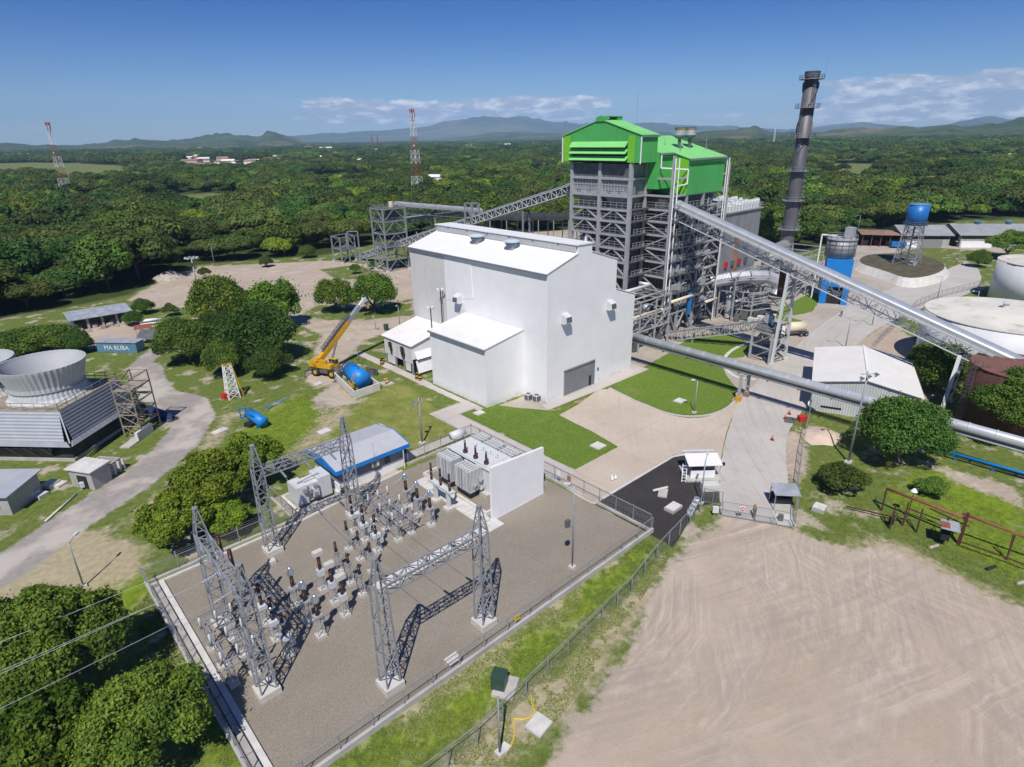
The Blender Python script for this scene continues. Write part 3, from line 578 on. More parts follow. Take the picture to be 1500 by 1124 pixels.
HM = hill_mat('wooded_hills', (0.040, 0.062, 0.022), (0.075, 0.10, 0.036), (0.22, 0.165, 0.095), 0.004)
HM2 = hill_mat('far_mountain', (0.055, 0.075, 0.05), (0.10, 0.12, 0.08), (0.19, 0.17, 0.12), 0.0012)
hills('mountain', 12000, [(395, 207), (430, 199), (470, 196), (520, 193), (570, 190), (610, 187), (650, 179), (690, 174), (722, 170), (760, 172), (800, 177), (850, 183), (900, 181), (960, 181), (1020, 184), (1080, 186), (1150, 190), (1190, 186), (1230, 181), (1262, 179), (1300, 183), (1345, 186), (1390, 182), (1420, 176), (1447, 170), (1475, 175), (1500, 174), (1560, 177), (1640, 182)], 3000, HM2, 5, 0.34)
hills('hill_range', 6000, [(-160, 215), (-60, 213), (40, 213), (115, 214), (150, 209), (200, 206), (245, 207), (280, 206), (303, 199), (330, 197), (352, 199), (372, 203), (392, 196), (412, 199), (440, 207), (480, 210), (560, 212)], 1900, HM, 11, 0.8)
hills('hill_range', 7800, [(560, 212), (620, 208), (680, 201), (720, 196), (770, 194), (830, 195), (880, 196), (930, 194), (985, 194)], 2400, HM, 17, 0.45)
hills('hill_range', 4300, [(900, 203), (960, 200), (1000, 198), (1040, 191), (1066, 190), (1088, 188), (1108, 186), (1128, 192), (1160, 194), (1200, 196), (1235, 192), (1290, 191), (1330, 188), (1362, 186), (1385, 184), (1412, 185), (1440, 184), (1470, 181), (1500, 178), (1580, 176), (1680, 180)], 1500, HM, 23, 0.95)
# ------------------------------------------------------------------ trees
def crown_mesh(name, seed, R, H, n, leaf, nl, m, flat=0.62, lr=(0.26, 0.42), low=-0.45, base=0.25, elong=1.0, jit=0.45, fray=0.0):
    rg = np.random.default_rng(seed)
    a = rg.uniform(0, 2*pi, nl); rd = R*0.74*np.sqrt(rg.uniform(0.02, 1, nl)); LR = R*rg.uniform(lr[0], lr[1], nl)
    C = np.stack([rd*np.cos(a)*elong, rd*np.sin(a), H*(base+0.62*(1-(rd/R)**2))*rg.uniform(0.8, 1.15, nl)], 1)
    w = LR**2; li = rg.choice(nl, n, p=w/w.sum())
    d = rg.normal(size=(n, 3)); d /= np.linalg.norm(d, axis=1)[:, None]; bad = d[:, 2] < low; d[bad, 2] *= -1
    rad_ = LR[li]*(0.70+0.34*np.sqrt(rg.uniform(0, 1, n))+fray*rg.exponential(1.0, n)); P = C[li]+d*rad_[:, None]*np.array([1, 1, flat])
    nm = d*1.0+rg.normal(size=(n, 3))*jit+np.array([0, 0, 0.35]); nm /= np.linalg.norm(nm, axis=1)[:, None]
    t = np.cross(nm, rg.normal(size=(n, 3))); t /= np.linalg.norm(t, axis=1)[:, None]; u = np.cross(nm, t)
    s = (leaf*rg.uniform(0.55, 1.35, n))[:, None]
    V = np.stack([P-t*s, P-u*s*0.55+nm*s*0.12, P+t*s, P+u*s*0.55+nm*s*0.12], 1).reshape(-1, 3)
    me = raw_mesh(name, V, np.arange(4*n).reshape(n, 4)); me.materials.append(m)
    lv = np.clip(0.5*rg.uniform(0, 1, nl)[li]+0.5*rg.uniform(0, 1, n), 0, 1)
    at = me.attributes.new('leafv', 'FLOAT', 'FACE'); at.data.foreach_set('value', lv.astype(np.float32)); return me
def trunk_mesh(name, seed, h, r, R, H, n=7):
    rd = random.Random(seed); mb = MB(); t = (rd.uniform(-.3, .3), rd.uniform(-.3, .3), h)
    mb.tube((0, 0, -0.2), t, r, 8, r*0.7)
    for i in range(n):
        a = 2*pi*i/n+rd.uniform(-.3, .3); q = (t[0]+cos(a)*R*0.32, t[1]+sin(a)*R*0.32, h+H*rd.uniform(0.15, 0.3)); mb.tube(t, q, r*0.5, 6, r*0.26)
        for k in (-.35, .35):
            e = (cos(a+k)*R*0.68, sin(a+k)*R*0.68, h+H*rd.uniform(0.3, 0.5)); mb.tube(q, e, r*0.26, 5, r*0.08)
    me = bpy.data.meshes.new(name); me.from_pydata(mb.v, [], mb.f); me.materials.append(M['bark']); return me
def tree_kind(nm, seed, R, H, th, n, leaf, nl, m, **k):
    tr = k.pop('tr', 0.28)
    return (nm, crown_mesh(nm+'_crown', seed, R, H, n, leaf, nl, m, **k), trunk_mesh(nm+'_trunk', seed, th+H*0.12, tr, R, H), th)
def plant(kind, x, y, s, rz, label, cat='tree', group=None, sz=None, z0=0.0):
    nm, cm, tm, th = kind; o = thing(nm, label, cat, (x, y, z0), group)
    sz = s if sz is None else sz
    c = bpy.data.objects.new('crown', cm); COL.objects.link(c); c.parent = o; c.location = (0, 0, th)
    t = bpy.data.objects.new('trunk', tm); COL.objects.link(t); t.parent = o
    o.rotation_euler = (0, 0, rz); o.scale = (s, s, sz); return o
WK = [tree_kind('spreading_tree', 1, 9.6, 8.0, 2.2, 7500, 0.47, 34, M['leaf_wood'], flat=0.5, low=-0.7, lr=(0.2, 0.36)),
      tree_kind('spreading_tree', 2, 8.6, 7.5, 2.0, 7000, 0.46, 30, M['leaf_deep'], flat=0.55, low=-0.7, lr=(0.2, 0.36)),
      tree_kind('round_tree', 3, 6.6, 9.0, 1.0, 6000, 0.44, 28, M['leaf_fresh'], flat=0.8, low=-0.8),
      tree_kind('round_tree', 4, 6.0, 8.0, 0.8, 5500, 0.42, 24, M['leaf_deep'], flat=0.85, low=-0.8),
      tree_kind('olive_tree', 5, 7.5, 7.0, 2.0, 6000, 0.44, 26, M['leaf_lime'], flat=0.6, low=-0.7),
      tree_kind('blossoming_tree', 6, 4.5, 6.0, 3.0, 2200, 0.45, 14, M['leaf_bloom'], flat=0.8)]
WL = ['broad flat-topped olive green tree in the wood beyond the plant', 'broad flat-topped dark green tree in the wood beyond the plant', 'domed fresh green tree in the wood beyond the plant',
      'domed dark green tree in the wood beyond the plant', 'yellow-green open-crowned tree in the wood beyond the plant', 'pale blossoming tree in the wood beyond the plant']
WG = ['olive spreading trees of the wood', 'dark spreading trees of the wood', 'fresh green round trees of the wood', 'dark round trees of the wood', 'yellow-green trees of the wood', 'blossoming trees of the wood']
def clear_at(x, y):
    d = (CR@(np.array([x, y, -CAM_H])), CD@(np.array([x, y, -CAM_H])), CF@(np.array([x, y, -CAM_H])))
    if d[2] <= 0: return True
    px, py = 750+FPX*d[0]/d[2], 562+FPX*d[1]/d[2]
    if px < -120 or px > 1620: return None
    if 222 < px < 575 and 216 < py < 243 and (x*12.9898+y*78.233) % 1.0 > 0.22: return True
    return any(a and ((px-cx)/a)**2+((py-cy)/b)**2 < 1 for cx, cy, a, b in CLEARINGS)
def scatter(r0, r1, sp, jit, seed):
    rg = np.random.default_rng(seed); n = int(2*r1/sp); gx, gy = np.meshgrid(np.arange(-n//4, n//2+1)*sp, np.arange(-n//4, n//2+1)*sp)
    P = np.stack([gx.ravel(), gy.ravel()], 1)+rg.uniform(-jit, jit, (gx.size, 2))*sp; r = np.hypot(P[:, 0], P[:, 1]); a = np.degrees(np.arctan2(P[:, 1], P[:, 0]))
    P = P[(r >= r0) & (r < r1) & (a > 1) & (a < 94)]; P = P[poly_sd(P, PLANT) < -2.5]; return [p for p in P if clear_at(*p) is False]
def pick(rg, p): return int(rg.choice(6, p=[.33, .25, .2, .13, .075, .015]))
near = sorted(scatter(0, 520, 11.5, 0.42, 1), key=lambda p: p[0]**2+p[1]**2); rg = np.random.default_rng(5)
for x, y in near[:284]:
    k = pick(rg, 0); s = rg.uniform(0.5, 1.5); plant(WK[k], x, y, s, rg.uniform(0, 6.28), WL[k], 'tree', WG[k], s*rg.uniform(0.8, 1.1))
# the rest of the wood reads as one mass: one object that scatters whole tree meshes over points
def forest(name, pts, kinds, smin, smax, seed):
    rg = np.random.default_rng(seed); pts = np.array(pts); me = bpy.data.meshes.new(name); me.vertices.add(len(pts)); me.vertices.foreach_set('co', np.concatenate([pts, np.zeros((len(pts), 1))], 1).astype(np.float32).ravel())
    a = me.attributes.new('tree_scale', 'FLOAT', 'POINT'); a.data.foreach_set('value', rg.uniform(smin, smax, len(pts)).astype(np.float32))
    a = me.attributes.new('tree_turn', 'FLOAT', 'POINT'); a.data.foreach_set('value', rg.uniform(0, 6.28, len(pts)).astype(np.float32))
    a = me.attributes.new('tree_pick', 'INT', 'POINT'); a.data.foreach_set('value', rg.integers(0, len(kinds), len(pts)).astype(np.int32))
    o = bpy.data.objects.new(name, me); COL.objects.link(o); stuff(o); o['label'] = 'dense green wood stretching over the plain behind the plant' if 'far' not in name else 'far wooded plain reaching to the hills'; o['category'] = 'forest'
    col = bpy.data.collections.new(name+'_trees')
    for i, (mesh, z) in enumerate(kinds):
        t = bpy.data.objects.new('%s_%d' % (name, i), mesh); t.location = (0, 0, z); col.objects.link(t)
    ng = bpy.data.node_groups.new(name, 'GeometryNodeTree'); ng.interface.new_socket('Geometry', in_out='INPUT', socket_type='NodeSocketGeometry'); ng.interface.new_socket('Geometry', in_out='OUTPUT', socket_type='NodeSocketGeometry')
    N = ng.nodes.new; Lk = ng.links.new; gi = N('NodeGroupInput'); go = N('NodeGroupOutput'); ci = N('GeometryNodeCollectionInfo'); ci.inputs[0].default_value = col; ci.inputs[1].default_value = True; ci.inputs[2].default_value = False
    ip = N('GeometryNodeInstanceOnPoints'); ip.inputs['Pick Instance'].default_value = True
    def na(nm, ty):
        q = N('GeometryNodeInputNamedAttribute'); q.data_type = ty; q.inputs[0].default_value = nm; return q.outputs[0]
    cx = N('ShaderNodeCombineXYZ'); Lk(na('tree_turn', 'FLOAT'), cx.inputs[2]); Lk(gi.outputs[0], ip.inputs['Points']); Lk(ci.outputs[0], ip.inputs['Instance']); Lk(na('tree_pick', 'INT'), ip.inputs['Instance Index'])
    Lk(cx.outputs[0], ip.inputs['Rotation']); Lk(na('tree_scale', 'FLOAT'), ip.inputs['Scale']); Lk(ip.outputs[0], go.inputs[0])
    md = o.modifiers.new('scatter', 'NODES'); md.node_group = ng
FK = [(crown_mesh('wood_crown', 50+i, R, H, 3600, 0.62, 22, M[mt], flat=fl), z) for i, (R, H, mt, fl, z) in enumerate(((10, 8, 'leaf_wood', .5, 1.8), (9, 8, 'leaf_deep', .55, 1.5), (7.5, 9, 'leaf_fresh', .8, .5), (9, 8, 'leaf_wood', .7, 1), (7.5, 8, 'leaf_deep', .8, .6), (8, 7, 'leaf_lime', .6, 1)))]
GK = [(crown_mesh('grove_crowns', 70+i, 38, 9, 8000, 1.35, 70, M[mt], flat=0.9, lr=(0.10, 0.2), base=0.5), -1.0) for i, mt in enumerate(('leaf_wood', 'leaf_deep', 'leaf_fresh', 'leaf_deep'))]
forest('wood', list(near[284:])+scatter(520, 1500, 12.5, 0.45, 2), FK, 0.4, 1.5, 3)
forest('far_wood', scatter(1450, 3000, 48, 0.5, 4)+scatter(3000, 6800, 80, 0.5, 8), GK, 0.75, 1.4, 6)
# ------------------------------------------------------------------ single trees that stand out
NK = {'big': tree_kind('broadleaf_tree', 101, 6.5, 7.5, 1.2, 36000, 0.175, 62, M['leaf_near'], flat=0.85, lr=(0.08, 0.21), low=-0.6, jit=.85, fray=.12),
      'lime': tree_kind('broadleaf_shrub', 102, 5.0, 5.5, 0.3, 22000, 0.19, 60, M['leaf_lime'], flat=0.95, lr=(0.08, 0.19), low=-0.7, base=0.3, jit=.85, fray=.12),
      'deep': tree_kind('broadleaf_tree', 103, 6.3, 8.0, 0.4, 36000, 0.175, 74, M['leaf_near_deep'], flat=0.95, lr=(0.09, 0.24), low=-0.9, base=0.15, jit=.85, fray=.12),
      'open': tree_kind('open_crowned_tree', 104, 4.8, 7.5, 0.4, 20000, 0.20, 52, M['leaf_near'], flat=0.95, lr=(0.10, 0.26), low=-0.9, base=0.14, jit=.9, fray=.2),
      'wood': tree_kind('spreading_tree', 105, 6.6, 8.5, 0.6, 30000, 0.21, 60, M['leaf_near_deep'], flat=0.95, lr=(0.10, 0.28), low=-0.9, base=0.16, jit=.85, fray=.14),
      'bush': tree_kind('bush', 106, 2.0, 2.6, 0.1, 6000, 0.13, 22, M['leaf_fresh'], flat=0.9, low=-0.8, tr=0.06)}
def tree_px(kind, px, py, zc, s, label, sz=None, rz=0.0, cat='tree', group=None):
    x, y, _ = G(px, py, zc); return plant(NK[kind], x, y, s, rz, label, cat, group, sz)
tree_px('big', 92, 965, 4, 0.92, 'tall bright green tree at the lower left beside the substation fence, farthest of three', 1.05, 0.4)
tree_px('big', 205, 1055, 4.5, 0.80, 'rounded bright green tree nearest the lower left corner of the substation fence', 0.85, 2.1)
tree_px('lime', 50, 1075, 5.5, 1.05, 'yellow-green tree in the bottom left corner of the photo', 1.2, 1.0)
tree_px('big', 20, 960, 4, 0.75, 'green tree at the left photo edge behind the corner trees', 0.9, 3.2)
tree_px('big', 62, 895, 2.0, 0.4, 'small green tree at the edge of the dry grass patch', 0.5, 1.2)
tree_px('lime', 258, 775, 2.6, 0.95, 'yellow-green shrub tree nearest the left corner of the substation, first of the row', 1.05, 0.7)
tree_px('lime', 312, 722, 3, 1.12, 'large yellow-green shrub tree in the middle of the row outside the substation rear fence', 1.2, 2.9)
tree_px('lime', 368, 684, 2.8, 1.0, 'yellow-green shrub tree at the lawn end of the row outside the substation', 1.1, 4.4)
tree_px('lime', 330, 760, 2, 0.7, 'low yellow-green shrub just outside the substation rear fence', 0.6, 5.4)
tree_px('deep', 272, 505, 4, 1.1, 'dark green tree on the left of the clump between the cooling tower and the crane', 1.15, 0.3)
tree_px('wood', 372, 500, 4.5, 1.28, 'widest dark green tree of the clump left of the yellow crane', 1.3, 1.4)
tree_px('open', 318, 445, 6, 1.5, 'open crowned tree at the back of the clump beside the light mast', 1.75, 2.2)
tree_px('open', 402, 448, 5.5, 1.35, 'thin crowned tree at the back of the clump beside the dirt yard', 1.6, 3.9)
tree_px('wood', 322, 478, 4.5, 1.0, 'green tree in the middle of the clump, behind the dark left tree', 0.8, 4.0)
tree_px('wood', 395, 530, 3, 0.7, 'small tree at the front of the clump beside the crane road', 0.6, 5.0)
tree_px('deep', 330, 528, 3, 0.75, 'rounded dark green tree at the front of the clump behind the ladder frame', 0.9, 1.7)
tree_px('big', 352, 455, 4, 0.8, 'bright green tree between the two open crowned trees at the back of the clump', 1.0, 2.7)
tree_px('open', 490, 432, 4.5, 1.15, 'open crowned small tree behind the crane, left of two', 1.2, 0.5)
tree_px('open', 548, 430, 5, 1.35, 'open crowned tree behind the crane boom, right of two', 1.4, 1.9)
tree_px('deep', 60, 492, 4, 1.4, 'broad dark green tree behind the cooling tower, largest there', 0.75, 0.9)
tree_px('deep', 12, 500, 4, 1.15, 'dark green tree behind the cooling tower at the left photo edge', 0.75, 2.9)
tree_px('deep', 112, 498, 3, 0.55, 'smaller dark green tree between the cooling tower and the blue container', 0.6, 4.1)
plant(NK['deep'], 87.6, 17.9, 1.08, 0.2, 'big round dark green tree in front of the white pipe at the right', sz=1.12)
tree_px('bush', 1236, 706, 1.4, 1.5, 'small leafy tree at the foot of the floodlight pole at the right', 1.2, 1.0)
tree_px('bush', 1366, 716, 0.9, 0.95, 'low round bush in front of the rusty pipe rack', 0.8, 2.0, 'bush')
tree_px('big', 1486, 612, 4, 1.0, 'bright green tree in front of the rust-brown tank', 1.15, 3.0)
plant(NK['open'], 119.5, 22.0, 1.15, 0.6, 'open tree growing beside the big white tank under the conveyor', sz=1.15)
tree_px('big', 1480, 362, 4, 1.35, 'large dark green tree beside the warehouse at the right edge', 1.0, 2.6)
tree_px('deep', 1436, 378, 3, 0.6, 'small green tree in front of the warehouse, left of the large tree', 0.7, 1.6)
for i, (px, py, s) in enumerate(((210, 452, .5), (250, 455, .42), (195, 468, .45), (450, 372, 0.6), (520, 395, 0.35), (545, 388, .3), (300, 402, .4), (390, 385, .45))):
    tree_px(('deep', 'bush', 'deep', 'deep', 'big', 'bush', 'big', 'deep')[i], px, py, 1.5, s if i not in (1, 5) else s*2.6, ('dark green shrub tree at the left end of the far dirt yard', 'round bush beside the shed with the tin roof', 'dark bush tree behind the tin roofed shed', 'dark green tree on the far edge of the dirt yard', 'scrubby tree beside the feet of the steel transfer tower', 'low bush below the rear conveyor', 'small green tree at the far dirt heap', 'green tree on the far rim of the dirt yard near the lamp pole')[i], None, i*1.1)
# short grass that grows on the near banks
def grass(polys, n, seed, h, m):
    rg = np.random.default_rng(seed); out = []
    for poly, k in polys:
        p = np.array(poly); lo, hi = p.min(0), p.max(0); q = rg.uniform(lo, hi, (int(k*6), 2)); q = q[poly_sd(q, poly) > 0.1][:k]; out.append(q)
    P = np.concatenate(out); clump = fbm(P[:, 0]*0.8, P[:, 1]*0.8, 4, 3); P = P[clump > 0.44]; n = len(P); a = rg.uniform(0, 6.28, n); s = h*rg.uniform(0.5, 1.4, n); w = 0.035
    t = np.stack([np.cos(a)*w, np.sin(a)*w, 0*a], 1); b0 = np.concatenate([P, np.full((n, 1), 0.005)], 1); lean = np.stack([rg.normal(size=n)*0.06, rg.normal(size=n)*0.06, s], 1)
    V = np.stack([b0-t, b0+t, b0+t*0.3+lean, b0-t*0.3+lean], 1).reshape(-1, 3); me = raw_mesh('grass', V, np.arange(4*n).reshape(n, 4)); me.materials.append(m)
    at = me.attributes.new('leafv', 'FLOAT', 'FACE'); at.data.foreach_set('value', rg.uniform(0, 1, n).astype(np.float32)); o = bpy.data.objects.new('grass', me); COL.objects.link(o); stuff(o); o['label'] = 'short tufted grass on the banks around the substation'; o['category'] = 'grass'
grass([(PX((480, 1124), (940, 790), (985, 812), (870, 985), (770, 1124)), 60000), (PX((222, 860), (380, 1124), (280, 1124), (190, 900)), 20000), (PX((1180, 690), (1290, 690), (1500, 760), (1500, 880), (1320, 800), (1180, 780)), 24000), (PX((330, 660), (440, 570), (500, 600), (420, 690)), 14000), (lawn1, 16000), (lawn2, 20000), (PX((415, 690), (480, 622), (565, 560), (672, 628), (590, 690)), 20000)], 0, 3, 0.08, M['blade'])
# ------------------------------------------------------------------ the white turbine hall
def gable_body(mb, prof, y0, y1):
    """solid with an (x, z) outline between y0 and y1"""
    return mb.extr([(x, y0, z) for x, z in prof], (0, y1-y0, 0))
X0, X1, X2, Y0, Y1 = 67.6, 85.0, 90.8, 65.2, 103.6
def hall():
    t = thing('turbine_hall', 'huge plain white windowless hall with ridge vent and grey roller door', 'building', (X0, Y0, 0))
    mb = MB(); gable_body(mb, [(X0, 0), (X1, 0), (X1, 22.0), (78.1, 24.2), (78.1, 25.55), (74.6, 25.65), (74.6, 24.3), (X0, 22.1)], Y0, Y1); fix_normals(mb.build('wall', M['white_wall'], t))
    mb = MB(); gable_body(mb, [(X1+.003, 0), (X2, 0), (X2, 14.75), (X1+.003, 16.7)], Y0+.004, Y1-3); fix_normals(mb.build('side_bay', M['white_wall'], t))
    mb = MB(); mb.extr([(X1, Y0-.12, 16.72), (X2+.25, Y0-.12, 14.72), (X2+.25, Y0-.12, 14.84), (X1, Y0-.12, 16.84)], (0, Y1-Y0-2.7, 0)); fix_normals(mb.build('roof', M['white_roof'], t))
    for q in ([(X0-.35, 22.0), (74.6, 24.31), (74.6, 24.43), (X0-.35, 22.12)], [(78.1, 24.21), (X1+.3, 21.92), (X1+.3, 22.04), (78.1, 24.33)]):
        mb = MB(); gable_body(mb, q, Y0-.14, Y1+.14); r = mb.build('roof', M['white_roof'], t); fix_normals(r)
    mb = MB(); mb.box(X0-.50, X0-.36, Y0-.10, Y1+.10, 21.78, 22.06); mb.build('gutter', M['gutter'], t)  # shadow of the roof overhang, put in as a grey bar under the eave
    mb = MB(); mb.box(74.35, 74.58, Y0+.3, Y1-.3, 24.46, 25.5); v = mb.build('ridge_vent', M['ribgrey'], t)
    mb = MB(); gable_body(mb, [(74.2, 25.62), (78.4, 25.52), (78.4, 25.7), (74.2, 25.8)], Y0-.16, Y1+.16); c = mb.build('vent_cap', M['white_roof'], v); fix_normals(c)
    mb = MB()
    for i in range(6): mb.box(74.30, 74.36, Y0+4+i*6, Y0+4.5+i*6, 25.2, 25.46)
    mb.build('vent_bracket', M['gutter'], v)
    mb = MB()
    for x in (X0,): mb.box(x-.09, x+.09, Y0-.03, Y0+.05, 0.1, 21.6)
    mb.build('corner_trim', M['white_paint'], t)
    # weathered sheets on the long side
    mb = MB(); mb.box(X0-.03, X0-.002, 92.2, Y1-.05, 0.2, 21.7); mb.build('weathered_panel', M['white_old'], t)
    mb = MB(); mb.extr([(X0-.06, 84.3, 21.7), (X0-.06, 92.2, 21.7), (X0-.06, 92.2, 13.2), (X0-.06, 84.0, 14.9)], (.058, 0, 0)); o = mb.build('patched_panel', M['white_paint'], t); fix_normals(o)
    # wall fan hoods
    def hood(x, y, z, ax):
        f = MB()
        if ax == 'x': pts = [(x-.02, y-.75, z+.95), (x-.02, y-.75, z-.8), (x-.7, y-.75, z-.8), (x-1.25, y-.75, z-.6), (x-1.1, y-.75, z+.45)]; f.extr(pts, (0, 1.5, 0))
        else: pts = [(x-.75, y-.02, z+.95), (x-.75, y-.02, z-.8), (x-.75, y-.7, z-.8), (x-.75, y-1.25, z-.6), (x-.75, y-1.1, z+.45)]; f.extr(pts, (1.5, 0, 0))
        h = f.build('fan_hood', M['equip'], t); fix_normals(h); g = MB()
        if ax == 'x': g.add([(x-1.26, y-.62, z-.5), (x-1.26, y+.62, z-.5), (x-1.14, y+.62, z+.35), (x-1.14, y-.62, z+.35)], [(0, 1, 2, 3)])
        else: g.add([(x-.62, y-1.26, z-.5), (x+.62, y-1.26, z-.5), (x+.62, y-1.14, z+.35), (x-.62, y-1.14, z+.35)], [(0, 1, 2, 3)])
        g.build('grille', M['steel_dark'], h)
    hood(X0, 88.0, 14.2, 'x'); hood(71.5, Y0, 14.1, 'y'); hood(83.2, Y0, 14.15, 'y')
    for yy in (88.5, 78.9):
        z = 22.1+(72.6-X0)*0.32; m1 = MB(); m1.cbox((72.6, yy, z+.25), (1.2, 1.5, 1.1)); v = m1.build('roof_fan', M['steel'], t)
        m2 = MB(); m2.lathe(72.6, yy, [(1.0, 0), (1.15, .25), (1.0, .5)], 16, z+.75); m2.build('fan_drum', M['blue_dull'], v)
        m3 = MB(); m3.lathe(72.6, yy, [(1.45, 0), (1.5, .18), (.7, .40)], 16, z+1.28); m3.build('fan_cowl', M['equip'], v)
    # roller door
    d = MB().box(71.9, 79.6, Y0-.06, Y0-.002, 0.02, 4.55).build('roller_door', M['door_grey'], t)
    fr = MB(); fr.box(71.7, 71.9, Y0-.16, Y0, 0, 4.75); fr.box(79.6, 79.8, Y0-.16, Y0, 0, 4.75); fr.box(71.7, 79.8, Y0-.2, Y0, 4.55, 4.8); fr.build('door_frame', M['gutter'], d)
    MB().box(78.3, 78.95, Y0-.09, Y0-.055, 0.1, 2.0).build('wicket', M['dark'], d)
    sg = MB().box(80.6, 81.1, Y0-.05, Y0-.01, 2.3, 2.9).build('door_sign', M['blue_bright'], t); MB().box(80.6, 81.1, Y0-.05, Y0-.01, 1.4, 2.2).build('door_notice', M['white_paint'], t)
    mb = MB(); mb.lathe(84.2, 72.0, [(1.1, 0), (1.1, 1.1), (.9, 1.3)], 16, 22.1); mb.path([(83.2, 71, 22.2), (83.2, 71, 25.2), (85.2, 72.5, 25.2), (85.2, 72.5, 22)], .28, 8); mb.build('steam_vent', M['alu'], t, True)
    # lean-to annex
    a = MB(); a.extr([(59.1, 70.9, 0), (X0-.01, 70.9, 0), (X0-.01, 70.9, 11.75), (59.1, 70.9, 10.3)], (0, 15.3, 0)); an = a.build('annex', M['white_wall'], t); fix_normals(an)
    b = MB(); b.extr([(58.8, 70.75, 10.28), (X0-.08, 70.75, 11.76), (X0-.08, 70.75, 11.88), (58.8, 70.75, 10.40)], (0, 15.6, 0)); ro = b.build('annex_roof', M['cream_roof'], an); fix_normals(ro)
    MB().box(58.62, 58.79, 70.8, 86.3, 10.05, 10.3).build('annex_gutter', M['gutter'], an)
    return t
hall()
# sooty generator shed beside the annex
def sooty_shed():
    t = thing('generator_shed', 'low white shed with black soot streaks and open bays beside the hall', 'shed', (60, 93, 0))
    m = MB(); m.extr([(59.0, 92.6, 5.7), (59.0, 92.6, 2.2), (59.2, 92.6, 2.2), (59.2, 92.6, 5.72)], (0, 9.6, 0)); m.build('front_panel', M['sooty_white'], t)
    m = MB(); m.extr([(59.0, 92.5, 5.7), (67.4, 92.5, 7.7), (67.4, 92.5, 3.0), (59.0, 92.5, 3.0)], (0, .12, 0)); o = m.build('gable_panel', M['white_wall'], t); fix_normals(o)
    m = MB(); m.extr([(58.7, 92.2, 5.72), (67.5, 92.2, 7.82), (67.5, 92.2, 7.94), (58.7, 92.2, 5.84)], (0, 10.6, 0)); o = m.build('roof', M['cream_roof'], t); fix_normals(o)
    for y in (92.8, 95.6, 98.6, 101.9): MB().box(59.05, 59.35, y-.15, y+.15, 0, 2.25).build('column', M['steel'], t)
    for y0, y1 in ((93.4, 95.0), (98.8, 101.4)): MB().box(59.06, 59.15, y0, y1, 0.4, 2.2).build('bay_door', M['sooty_white'], t)
    MB().box(60.2, 66.5, 93.3, 101.6, 0.05, 2.6).build('generator', M['dark'], t)
    m = MB(); m.extr([(59.4, 92.2, 4.6), (66.8, 92.2, 4.6), (66.8, 91.4, 3.2), (59.4, 91.4, 3.2)], (0, .06, 0)); o = m.build('awning', M['white_paint'], t); fix_normals(o)
    m = MB(); m.extr([(59.4, 91.9, 2.8), (66.8, 91.9, 2.8), (66.8, 91.2, 0.5), (59.4, 91.2, 0.5)], (0, .06, 0)); o = m.build('screen', M['white_paint'], t); fix_normals(o)
    for i, (y, w) in enumerate(((95.6, 1.0), (99.8, .7))):
        p = MB(); p.lathe(58.7, y, [(.22, 0), (.25, .9), (.32, 1.0)], 10, 4.0); p.build('exhaust_pipe', M['rust'], t); s = MB(); s.extr([(58.985, y-w*.5, 4.9), (58.985, y+w*.5, 4.9), (58.985, y+w*.8, 3.4), (58.985, y+w*.3, 2.3), (58.985, y-w*.4, 2.3), (58.985, y-w*.8, 3.4)], (.012, 0, 0)); s.build('soot_streak', M['soot'], t)
    m = MB(); m.box(64.8, 66.6, 87.2, 91.0, 0, 3.2); m.lathe(65.6, 89, [(.5, 0), (.5, 2.2), (.3, 2.5)], 12, 3.2); m.build('exhaust_stack', M['rust'], t)
sooty_shed()
for i, (x, y) in enumerate(((66.2, 68.3), (66.8, 66.9))):
    c = thing('condenser_unit', ('grey air conditioner condenser on the ground by the hall corner, left of two', 'grey air conditioner condenser on the ground by the hall corner, right of two')[i], 'air conditioner', (x, y, 0), 'condensers beside the hall')
    MB().box(x-.55, x+.55, y-.5, y+.5, .08, 1.25).build('casing', M['equip'], c); MB().lathe(x, y, [(.42, 0), (.42, .05)], 16, 1.25).build('fan_guard', M['steel_dark'], c)
    g = MB(); g.box(x-.56, x-.551, y-.42, y+.42, .2, 1.1); g.box(x-.46, x+.46, y-.512, y-.502, .2, 1.1); g.build('coil_grille', M['steel_dark'], c)
